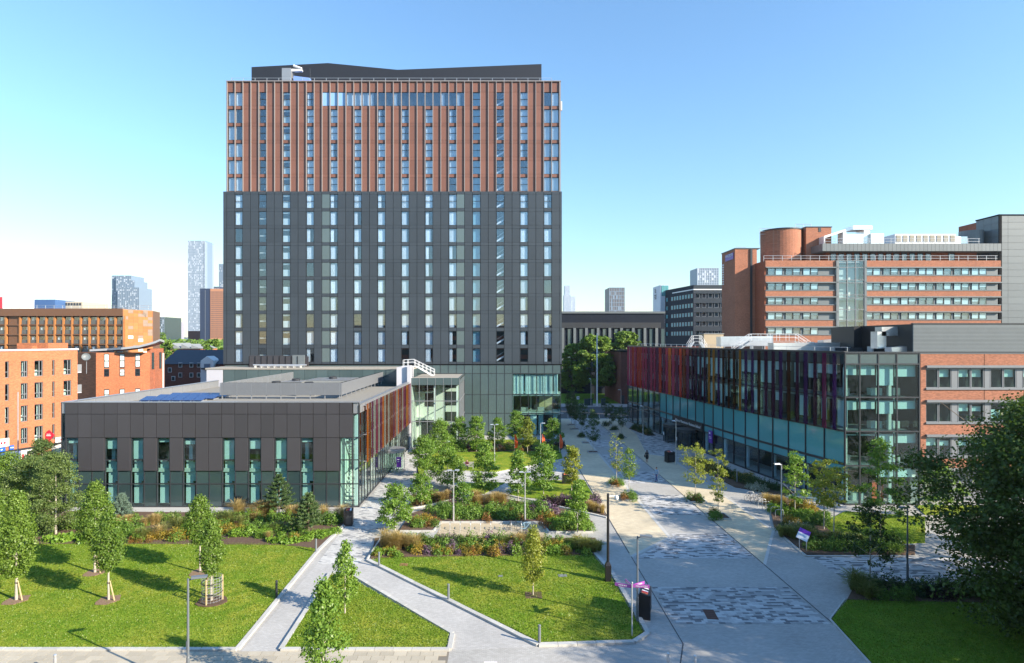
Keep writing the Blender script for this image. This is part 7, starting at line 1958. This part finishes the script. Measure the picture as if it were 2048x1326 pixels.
# litter bins
def bin_(label, px, py, w_, d_, h_, rot, sect=2):
    x, y, _ = G(px, py)
    o = thing("recycling_bin", label, "litter bin", (x,y,0), None, rot)
    L_ = dict(local=True)
    place("body", MB().box(-w_/2,w_/2,-d_/2,d_/2,.12,h_).mesh("body", BLACKM), o, (0,0,0), 0, True)
    place("plinth", MB().box(-w_/2+.06,w_/2-.06,-d_/2+.06,d_/2-.06,0,.12).mesh("plinth", DFRAME), o, (0,0,0), 0, True)
    place("side_fin", MB().box(-w_/2-.06,-w_/2-.0,-d_/2-.05,d_/2+.05,0,h_+.06).mesh("side_fin", BLACKM), o, (0,0,0), 0, True)
    place("lid", MB().add([(-w_/2,-d_/2,h_),(w_/2,-d_/2,h_),(w_/2,d_/2,h_+.14),(-w_/2,d_/2,h_+.14),(-w_/2,-d_/2,h_-.02),(w_/2,-d_/2,h_-.02),(w_/2,d_/2,h_-.02),(-w_/2,d_/2,h_-.02)],[(0,1,2,3),(0,4,5,1),(1,5,6,2),(2,6,7,3),(3,7,4,0)]).mesh("lid", BLACKM), o, (0,0,.004), 0, True)
    for i in range(sect):
        for j, m in enumerate((PRINT, REDP, PRINT)):
            u0 = -w_/2+w_*(i+.15)/sect+j*w_*.23/sect; u1 = u0+w_*.19/sect
            f = lambda v: h_+.14*(v+d_/2)/d_+.012
            place("label_plate", MB().add([(u0,-d_*.3,f(-d_*.3)),(u1,-d_*.3,f(-d_*.3)),(u1,d_*.3,f(d_*.3)),(u0,d_*.3,f(d_*.3))],[(0,1,2,3)]).mesh("label_plate", m if (i+j) % 3 else mat("label_orange_%d%d_%d" % (i,j,px),(.75,.18,.05),.5)), o, (0,0,0), 0, True)
    b = MB()
    for i in range(sect): b.box(-w_/2+w_*(i+.2)/sect, -w_/2+w_*(i+.8)/sect, -d_/2-.012, -d_/2, .25, h_-.35)
    place("door", b.mesh("door", DFRAME), o, (0,0,0), 0, True)
bin_("double black recycling bin with labelled lid beside the fingerpost", 1291, 1228, 1.5, .62, 1.45, 1.25, 2)
bin_("black recycling bin with striped lid at the charcoal building's corner", 698, 1050, .75, .8, 1.35, .15, 1)
bin_("black recycling bin at the street edge near the glass building", 1340, 924, 1.1, .8, 1.4, .25, 1)
bin_("dark bin by the low wall at the end of the court path", 1133, 968, .9, .6, 1.1, 0, 1)
# bollards
def bollard(label, px, py, h_=1.0, m=BOLL, zg=.08, r=.075):
    x, y, _ = G(px, py, zg)
    o = thing("bollard", label, "bollard", (x,y,zg), "path light bollards")
    MB().lathe((x,y,zg), [(r,0),(r,h_*.82),(r*.85,h_*.83),(r*.85,h_*.9)], 14).obj("post", m, o, smooth=False)
    MB().lathe((x,y,zg+h_*.9), [(r*1.05,0),(r*1.05,h_*.08),(r*.8,h_*.1)], 14).obj("cap", m, o)
bollard("light bollard at the lawn edge below the lime shrubs", 632, 1104, 1.05)
bollard("dark light bollard at the path edge right of the guarded tree", 553, 1196, 1.15, DFRAME)
bollard("light bollard at the left corner of the middle lawn", 758, 1132, 1.05)
bollard("light bollard halfway along the diagonal path", 897, 1200, 1.05)
bollard("light bollard at the lower tip of the middle lawn", 1079, 1287, 1.05)
bollard("black post at the far end of the court wall", 1131, 958, 1.0, BLACKM, 0)
bollard("dark post beside the small bed at the court", 828, 975, .9, BLACKM, 0)
bollard("steel bollard cut by the bottom edge, left of two", 1336, 1345, 1.0, STEEL, 0)
bollard("steel bollard cut by the bottom edge, right of two", 1390, 1350, 1.0, STEEL, 0)
bollard("steel bollard top at the bottom left edge", 110, 1348, 1.0, STEEL, 0)
bollard("grey post in the bed at the bicycle stands", 1578, 985, 1.4, BOLL, 0)
bollard("grey post in the shaded bed along the glass building", 1474, 966, 1.4, BOLL, 0)
bollard("light post on the path below the flower lawn", 1100, 1028, 1.0, BOLL, 0)
for i, px in enumerate((1136,1175,1199,1215)): bollard("thin steel post at the road end of the street", px, 838, 1.0, STEEL, 0, .06)
# information board, signs
x, y, _ = G(1607,1102,.1)
o = thing("information_board", "tilted white and purple information board on two steel legs in the right bed", "sign", (x,y,.1))
for s in (-.28,.28): MB().tube((x+s,y+abs(s)*.3,.1),(x+s,y+abs(s)*.3,1.25),.035).obj("leg", STEEL, o)
def board(u0, u1, m, nm, dz=0):
    # lies tilted, turned about the vertical
    a = math.radians(52); u = Vector((math.cos(a), math.sin(a)*.86, math.sin(a)*.50)); v = Vector((-math.sin(a)*1, math.cos(a)*.86, math.cos(a)*.5)).normalized(); u.normalize()
    v = (v-u*v.dot(u)).normalized(); n_ = u.cross(v); n_ = n_ if n_.z > 0 else -n_
    c = Vector((x,y,1.42)); P = [c+u*u0-v*.42, c+u*u1-v*.42, c+u*u1+v*.42, c+u*u0+v*.42]
    P = [p+n_*dz for p in P]; Q = [p-n_*.03 for p in P]
    MB().add(P+Q, [(0,1,2,3),(7,6,5,4),(0,4,5,1),(1,5,6,2),(2,6,7,3),(3,7,4,0)]).obj(nm, m, o)
board(-.62, .12, WHITE, "map_panel"); board(.125, .62, PURPLE, "title_panel"); board(-.3, -.05, mat("pale_map_print",(.45,.55,.65),.5), "map_print", .004)
x = X(981,30.2); o = thing("blue_sign_top", "top of a small blue and white sign at the bottom edge", "sign", (x,30.2,0))
MB().box(x-.33,x+.33,30.2,30.24,Z(1324,30.2)-.6,Z(1324,30.2)).obj("frame", WHITE, o); MB().box(x-.28,x+.28,30.185,30.2,Z(1324,30.2)-.55,Z(1324,30.2)-.05).obj("panel", mat("sky_blue_sign",(.1,.42,.78),.4), o); MB().tube((x,30.22,0),(x,30.22,Z(1324,30.2)-.55),.03).obj("post", STEEL, o)
MB().box(x-.26,x-.1,30.18,30.185,Z(1324,30.2)-.2,Z(1324,30.2)-.07).obj("symbol", PRINT, o)
# cycle stands, right row
HOOP = None
def hoop(label, x, y, rot, grp, w_=.78, h_=.8):
    o = thing("cycle_stand", label, "cycle stand", (x,y,0), grp, rot)
    global HOOP
    if HOOP is None:
        pts = [(-w_/2,0,0),(-w_/2,0,h_-.18)] + [(-w_/2+.18-.18*math.cos(t),0,h_-.18+.18*math.sin(t)) for t in (.4,.8,1.2,1.57)]
        pts += [(w_/2-.18+.18*math.sin(t),0,h_-.18+.18*math.cos(t)) for t in (0,.4,.8,1.2,1.57)] + [(w_/2,0,0)]
        HOOP = (MB().path(pts, .026, 8).mesh("hoop", STEEL), MB().box(-w_/2-.06,-w_/2+.06,-.06,.06,.005,.02).box(w_/2-.06,w_/2+.06,-.06,.06,.005,.02).mesh("foot_plate", STEEL))
    place("hoop", HOOP[0], o, (0,0,0), 0, True); place("foot_plate", HOOP[1], o, (0,0,0), 0, True)
ord_ = ["nearest","second","third","fourth","fifth","sixth","seventh","farthest"]
for i in range(8): hoop(ord_[i]+" steel hoop in the row of cycle stands by the right bed", 26.45, 47.75*1180/1000+ .945*i-.0, 0, "cycle stands by the right bed")
for i in range(9):
    x, y, _ = G(880+20.3*i, 1062); hoop(["leftmost","second","third","fourth","fifth","sixth","seventh","eighth","rightmost"][i]+" steel hoop in the row on the gravel behind the flower bed", x, y, math.pi/2, "cycle stands on the gravel")
# bicycles
def bicycle(label, x, y, rot, fm):
    o = thing("bicycle", label, "bicycle", (x,y,.01), None, rot)
    for u in (-.52,.52):
        w = place("wheel", MB().ring((u,0,.34), .32, .016, 'y', 28, 6).mesh("wheel", RUBBER), o, (0,0,0), 0, True)
        b = MB()
        for k in range(12): b.tube((u,0,.34),(u+.31*math.cos(k*.5236),0,.34+.31*math.sin(k*.5236)),.003,.003,3,False)
        b.tube((u,-.04,.34),(u,.04,.34),.022); place("spokes", b.mesh("spokes", STEEL), w, (0,0,0), 0, True)
    place("frame", MB().path([(-.52,0,.34),(-.08,0,.30),(.38,0,.80),(-.17,0,.82),(-.52,0,.34)], .018, 7).path([(-.08,0,.30),(-.2,0,.92)], .018, 7).path([(.36,0,.9),(.40,0,.75),(.52,0,.34)], .016, 7).mesh("frame", fm), o, (0,0,0), 0, True)
    place("saddle", MB().add([(-.34,-.07,.95),(-.34,.07,.95),(-.06,.02,.95),(-.06,-.02,.95),(-.34,-.06,.91),(-.34,.06,.91),(-.06,.015,.92),(-.06,-.015,.92)],[(0,3,2,1),(4,5,6,7),(0,1,5,4),(1,2,6,5),(2,3,7,6),(3,0,4,7)]).mesh("saddle", BLACKM), o, (0,0,0), 0, True)
    place("handlebar", MB().tube((.36,0,.88),(.35,0,1.0),.016).tube((.37,-.28,1.02),(.37,.28,1.02),.014).mesh("handlebar", BLACKM), o, (0,0,0), 0, True)
    place("pedals", MB().tube((-.08,-.12,.2),(-.08,-.05,.3),.012).tube((-.08,.12,.4),(-.08,.05,.3),.012).ring((-.08,.03,.30),.09,.01,'y',16,4).mesh("pedals", DFRAME), o, (0,0,0), 0, True)
bicycle("dark bicycle parked at the far end of the right cycle stands", 26.3, 62.3, .15, BLACKM)
bicycle("black bicycle leaning beside the dark one at the right cycle stands", 26.6, 61.2, -.1, DFRAME)
x, y, _ = G(1052,1064); bicycle("pale blue bicycle parked at the right end of the gravel racks", x, y, .1, mat("pale_blue_paint",(.35,.55,.70),.4))
x, y, _ = G(1024,1062); bicycle("dark bicycle half hidden beside the pale blue one on the gravel", x, y, .3, BLACKM)
# bench
x, y, _ = G(931,939)
bn = thing("garden_bench", "weathered grey wooden bench at the edge of the court lawn", "bench", (x,y,0))
for k in range(4): pbox(bn, "seat_slat", x-1.1, x+1.1, y-.22+.14*k, y-.11+.14*k, .42, .46, BENCHM)
for k in range(3): pbox(bn, "back_slat", x-1.1, x+1.1, y+.34, y+.37, .55+.14*k, .66+.14*k, BENCHM)
for s in (-1.0,0,1.0):
    pbox(bn, "leg", x+s-.04, x+s+.04, y-.2, y-.12, 0, .42, BENCHM); pbox(bn, "leg", x+s-.04, x+s+.04, y+.37, y+.44, 0, .95, BENCHM)
for s in (-1.0,1.0): pbox(bn, "armrest", x+s-.04, x+s+.04, y-.2, y+.36, .62, .66, BENCHM); pbox(bn, "arm_post", x+s-.035, x+s+.035, y-.19, y-.13, .46, .62, BENCHM)
bag = thing("dark_bag", "dark bag lying on the bench beside the seated person", "bag", (x-.45,y+.05,.46)); MB().lathe((x-.45,y+.08,.46),[(.22,0),(.26,.08),(.2,.2),(.06,.24)],10).obj("pouch", BLACKM, bag); MB().ring((x-.45,y+.08,.68),.09,.012,'y',14,5).obj("strap", BLACKM, bag)
# flags
for i, (px, py, lab) in enumerate(((1029,905,"leftmost orange feather flag in the court garden"),(1084,905,"middle orange feather flag beside the single lamp"),(1119,905,"rightmost orange feather flag by the tower corner"))):
    x, y, _ = G(px,py,.1); o = thing("feather_flag", lab, "flag", (x,y,.1), "orange feather flags")
    MB().tube((x,y,.1),(x,y,2.9),.03,.015).obj("pole", STEEL, o)
    b = MB(); n = 12; L_ = [(x+.02, y+.06*math.sin(k*.9), .75+2.1*k/n) for k in range(n+1)]; Rr = [(x+.1+.42*math.sin(math.pi*min(1,.25+.75*k/n))**.7, y+.1*math.sin(k*.9+1), .75+2.1*k/n) for k in range(n+1)]
    for k in range(n): b.quad(L_[k],Rr[k],Rr[k+1],L_[k+1])
    b.obj("sail", ORANGE, o)
    MB().lathe((x,y,.05),[(.28,0),(.28,.08),(.05,.14)],12).obj("base", BLACKM, o)
# mast, cabinets and signs beyond the road
x, y = X(1194,151), 151
o = thing("white_mast", "tall white street mast in front of the park tree", "mast", (x,y,.09)); MB().tube((x,y,.05),(x,y,1.6),.22,.2,14).tube((x,y,1.6),(x,y,Z(668,y)),.19,.13,14).obj("post", WHITE, o); MB().lathe((x,y,.09),[(.35,0),(.35,.05),(.24,.1)],14).obj("base_flange", STEEL, o); MB().lathe((x,y,Z(668,y)),[(.15,0),(.15,.1),(.05,.16)],12).obj("cap", WHITE, o)
GRN = mat("dark_green_cabinet",(.015,.05,.055),.5)
for i, (px, w_, h_, lab) in enumerate(((1173,1.1,1.7,"dark green cabinet left of the pair by the white mast"),(1181,1.1,1.8,"dark green cabinet nearest the white mast on its left"),(1207,1.1,1.8,"dark green cabinet right of the white mast"))):
    x = X(px,152); o = thing("street_cabinet", lab, "cabinet", (x,152,.09), "green cabinets by the park"); pbox(o,"body",x-w_/2,x+w_/2,152,152.7,.15,h_,GRN); pbox(o,"lid",x-w_/2-.04,x+w_/2+.04,151.96,152.74,h_,h_+.08,GRN); pbox(o,"plinth",x-w_/2+.05,x+w_/2-.05,152.05,152.65,.09,.15,CONC); pbox(o,"door_seam",x-.01,x+.01,151.985,152,.2,h_-.05,BLACKM)
x = X(1156,154); o = thing("park_notice_sign", "small white notice sign on a post at the park edge", "sign", (x,154,.1)); pbox(o,"panel",x-.35,x+.35,153.95,154,1.5,2.3,WHITE); pbox(o,"post",x-.04,x+.04,154,154.08,.09,2.3,BLACKM); pbox(o,"lettering",x-.2,x+.2,153.94,153.95,1.9,2.0,DFRAME)
# tall pale post by the shops, left edge
x, y = X(36,66), 66.0
o = thing("street_post", "tall pale street lighting post in front of the orange flats' shops", "street post", (x,y,0)); MB().tube((x,y,0),(x,y,Z(784,y)),.07,.05,10).obj("post", STEEL, o); pbox(o,"parking_sign",x-.35,x+.3,y-.06,y-.04,2.6,3.1,BLUEP); pbox(o,"lettering",x-.2,x+.1,y-.066,y-.06,2.75,2.95,PRINT)
x = X(101,70); o = thing("pavement_bin", "black wheeled bin on the pavement at the shops", "bin", (x,70,0)); pbox(o,"body",x-.35,x+.35,70,70.7,.12,1.3,BLACKM); pbox(o,"lid",x-.38,x+.38,69.95,70.75,1.3,1.4,BLACKM); MB().tube((x-.4,70.6,.12),(x+.4,70.6,.12),.12,.12,12).obj("wheel", RUBBER, o); pbox(o,"label_plate",x-.1,x+.15,69.985,70,.9,1.1,PRINT)

# ------------------------------------------------------------------ people
SKIN = mat("skin",(.50,.30,.22),.6,var=.05); HAIR = mat("dark_hair",(.025,.018,.014),.6)
JEANS = mat("blue_jeans",(.035,.06,.20),.8,var=.1); SHIRT = mat("denim_shirt",(.20,.34,.50),.8,var=.1); BLKCL = mat("black_cloth",(.012,.012,.016),.8); MAROON = mat("maroon_cloth",(.12,.03,.04),.8); GREYCL = mat("pale_grey_cloth",(.5,.5,.52),.8)
def figure(o, V, E, rads, mats, pick, loc, rot):
    """one continuous body grown over a skeleton; pick(z, x, y) chooses the material"""
    me = bpy.data.meshes.new("body"); me.from_pydata(V, E, []); ob = bpy.data.objects.new("tmp", me); COL.objects.link(ob)
    ob.modifiers.new("skin", 'SKIN'); 
    for i, r in enumerate(rads): me.skin_vertices[0].data[i].radius = (r, r)
    me.skin_vertices[0].data[0].use_root = True
    s = ob.modifiers.new("sub", 'SUBSURF'); s.levels = 2
    bpy.context.view_layer.update()
    m2 = bpy.data.meshes.new_from_object(ob.evaluated_get(bpy.context.evaluated_depsgraph_get()))
    bpy.data.objects.remove(ob)
    m2.materials.clear()
    for m in mats: m2.materials.append(m)
    for p in m2.polygons: c = p.center; p.material_index = pick(c.x, c.y, c.z); p.use_smooth = True
    return place("body", m2, o, (0,0,0), 0, True)
def hand(o, p, d, m=None):
    """palm and five fingers, slightly curled"""
    p = Vector(p); d = Vector(d).normalized(); sd = d.cross(Vector((0,1,0))); sd = sd.normalized() if sd.length > .1 else Vector((1,0,0)); nr = d.cross(sd)
    b = MB(); b.tube(p-d*.02, p+d*.08, .03, .036, 8)
    for k, (u, l) in enumerate(((-.028,.062),(-.009,.075),(.01,.07),(.028,.055))):
        q = p+d*.075+sd*u; q2 = q+d*l*.55+nr*.008; b.tube(q,q2,.0095,.009,6).tube(q2,q2+d*l*.45+nr*.02,.009,.007,6)
    q = p+d*.02-sd*.032; b.tube(q,q-sd*.025+d*.035,.011,.010,6).tube(q-sd*.025+d*.035,q-sd*.03+d*.07,.010,.008,6)
    place("hand", b.mesh("hand", m or SKIN, smooth=True), o, (0,0,0), 0, True)
def head(o, c, r=.105, hair="short", face=(0,-1)):
    c = Vector(c); f = Vector((face[0],face[1],0)).normalized(); sd = Vector((-f.y,f.x,0))
    prof = [(.02,-.12),(.055,-.115),(.072,-.08),(.082,-.03),(.088,.02),(.085,.06),(.068,.095),(.035,.115),(.005,.12)]
    hd = place("head", MB().lathe((c.x,c.y,c.z), prof, 16).mesh("head", SKIN, smooth=True), o, (0,0,0), 0, True)
    fb = MB(); fb.tube(c+f*.08+Vector((0,0,.005)), c+f*.108-Vector((0,0,.035)), .012, .016, 6)
    for s in (-1,1): fb.tube(c+sd*.085*s-f*.01+Vector((0,0,-.03)), c+sd*.092*s-f*.012+Vector((0,0,.025)), .014, .018, 6)
    place("nose_and_ears", fb.mesh("nose_and_ears", SKIN), hd, (0,0,0), 0, True)
    eb = MB()
    for s in (-1,1): eb.tube(c+sd*.032*s+f*.078+Vector((0,0,.012)), c+sd*.032*s+f*.09+Vector((0,0,.012)), .011, .009, 6)
    eb.tube(c+f*.078-sd*.022-Vector((0,0,.062)), c+f*.078+sd*.022-Vector((0,0,.062)), .006, .006, 5)
    place("eyes_and_mouth", eb.mesh("eyes_and_mouth", mat("dark_feature",(.08,.03,.03),.6) if "dark_feature" not in MT else MT["dark_feature"]), hd, (0,0,0), 0, True)
    hp = [(.094,-.02 if hair == "short" else -.10),(.098,.03),(.092,.07),(.072,.108),(.035,.128),(.003,.132)]
    hc = c-f*.016
    place("hair", MB().lathe((hc.x,hc.y,hc.z), hp, 16).mesh("hair", HAIR, smooth=True), o, (0,0,0), 0, True)
# man walking in denim shirt and jeans
x, y, _ = G(1313,964)
pm = thing("person", "person in denim shirt and blue jeans with a pale backpack walking on the patterned paving", "person", (x,y,0), None, -1.2)
V = [(0,0,.95),(0,0,1.18),(0,.01,1.40),(0,.01,1.50),(.19,0,1.42),(.25,.06,1.14),(.24,-.04,.90),(-.19,0,1.42),(-.25,-.06,1.14),(-.24,-.2,.95),(.10,0,.92),(.11,-.14,.52),(.11,-.16,.10),(.11,-.30,.05),(-.10,0,.92),(-.11,.06,.52),(-.11,.22,.12),(-.11,.08,.05),(0,.005,1.58)]
E = [(0,1),(1,2),(2,3),(2,4),(4,5),(5,6),(2,7),(7,8),(8,9),(0,10),(10,11),(11,12),(12,13),(0,14),(14,15),(15,16),(16,17),(3,18)]
RD = [.15,.145,.15,.06,.075,.05,.038,.075,.05,.038,.10,.07,.05,.045,.10,.07,.05,.045,.055]
figure(pm, V, E, RD, [JEANS,SHIRT,SKIN,BLACKM], lambda a,b,c: 3 if c < .1 else (0 if c < .97 and abs(a) < .2 else (2 if c > 1.5 or (c < .97 and abs(a) > .2) else 1)), None, 0)
head(pm, (0,-.015,1.68)); hand(pm, (.24,-.05,.88), (0,-.3,-1)); hand(pm, (-.24,-.215,.93), (0,-.4,-1))
place("backpack", MB().lathe((0,.2,1.0),[(.10,0),(.15,.05),(.16,.25),(.13,.42),(.05,.47)],12).mesh("backpack", GREYCL, smooth=True), pm, (0,0,0), 0, True)
# woman in black dress with bag
x, y, _ = G(1294,925)
pw = thing("person", "person in a black dress carrying a black shoulder bag walking up the street", "person", (x,y,0), None, 2.9)
V = [(0,0,.92),(0,0,1.12),(0,0,1.34),(0,0,1.44),(.16,0,1.36),(.22,.05,1.10),(.20,-.05,.86),(-.16,0,1.36),(-.22,-.04,1.10),(-.21,-.12,.88),(.085,0,.86),(.085,-.10,.48),(.08,-.10,.10),(.08,-.22,.05),(-.085,0,.86),(-.085,.05,.48),(-.08,.18,.12),(-.08,.06,.05),(0,0,1.50)]
figure(pw, V, E, [.165,.125,.13,.05,.06,.042,.032,.06,.042,.032,.12,.065,.045,.04,.12,.065,.045,.04,.045], [BLKCL,SKIN,BLACKM], lambda a,b,c: 2 if c < .08 else (1 if c < .62 or c > 1.42 or (abs(a) > .19 and c < 1.1) else 0), None, 0)
place("skirt", MB().lathe((0,0,.52),[(.17,0),(.20,.08),(.215,.3),(.19,.44),(.15,.55)],16).mesh("skirt", BLKCL, smooth=True), pw, (0,0,0), 0, True)
head(pw, (0,-.01,1.60), .1, "long"); hand(pw, (.20,-.06,.84), (0,-.2,-1)); hand(pw, (-.21,-.13,.86), (0,-.2,-1))
bg_ = thing("shoulder_bag", "black shoulder bag hanging at the side of the person in the black dress", "bag", (x,y,.75)); 
bg_.rotation_euler = (0,0,2.9)
place("pouch", MB().prism([(.25,-.14),(.38,-.12),(.38,.16),(.25,.18)],.0,.3).mesh("pouch", BLACKM), bg_, (0,0,0), 0, True); place("strap", MB().path([(.3,-.1,.3),(.2,0,.66),(.3,.14,.3)],.014,6).mesh("strap", BLACKM), bg_, (0,0,0), 0, True)
# person sitting on the bench
x, y, _ = G(934,939)
pb = thing("person", "person in dark clothes sitting bent over something pale on the garden bench", "person", (x,y,0))
V = [(0,.12,.54),(0,.10,.75),(0,-.02,.98),(0,-.07,1.06),(.18,-.02,.98),(.24,-.12,.76),(.12,-.28,.72),(-.18,-.02,.98),(-.24,-.12,.76),(-.10,-.28,.72),(.10,.02,.54),(.12,-.36,.53),(.12,-.38,.12),(.13,-.52,.05),(-.10,.02,.54),(-.13,-.36,.53),(-.14,-.40,.12),(-.15,-.54,.05),(0,-.11,1.12)]
figure(pb, V, E, [.15,.14,.14,.055,.07,.05,.036,.07,.05,.036,.10,.075,.05,.042,.10,.075,.05,.042,.05], [BLKCL,MAROON,SKIN,BLACKM], lambda a,b,c: 3 if c < .09 else (2 if c > 1.08 else (1 if b < -.02 and c > .66 else 0)), None, 0)
head(pb, (0,-.16,1.19)); hand(pb, (.11,-.29,.71), (-.4,-1,0)); hand(pb, (-.09,-.29,.71), (.4,-1,0))
bk = thing("open_papers", "pale papers held on the lap of the person on the bench", "papers", (x,y-.3,.66)); MB().add([(x-.2,y-.42,.655),(x+.2,y-.42,.655),(x+.2,y-.2,.69),(x-.2,y-.2,.69)],[(0,1,2,3)]).obj("sheet", PRINT, bk); MB().add([(x-.2,y-.44,.65),(x,y-.44,.66),(x,y-.2,.70),(x-.2,y-.2,.70)],[(0,1,2,3)]).obj("folded_sheet", PRINT, bk)
# ------------------------------------------------------------------ hazy air
HAZE = 0.00009
hz_b = MB().box(-2950, 3000, -60, 5200, -1.5, 230)
hm = bpy.data.materials.new("haze_air"); hm.use_nodes = True
n_, l_ = hm.node_tree.nodes, hm.node_tree.links
n_.remove(n_["Principled BSDF"])
pv = n_.new("ShaderNodeVolumePrincipled"); pv.inputs["Color"].default_value = (.70,.87,1.0,1); pv.inputs["Density"].default_value = HAZE; pv.inputs["Anisotropy"].default_value = 0.2
l_.new(pv.outputs[0], n_["Material Output"].inputs["Volume"])
tag(hz_b.obj("haze", hm), kind="stuff")
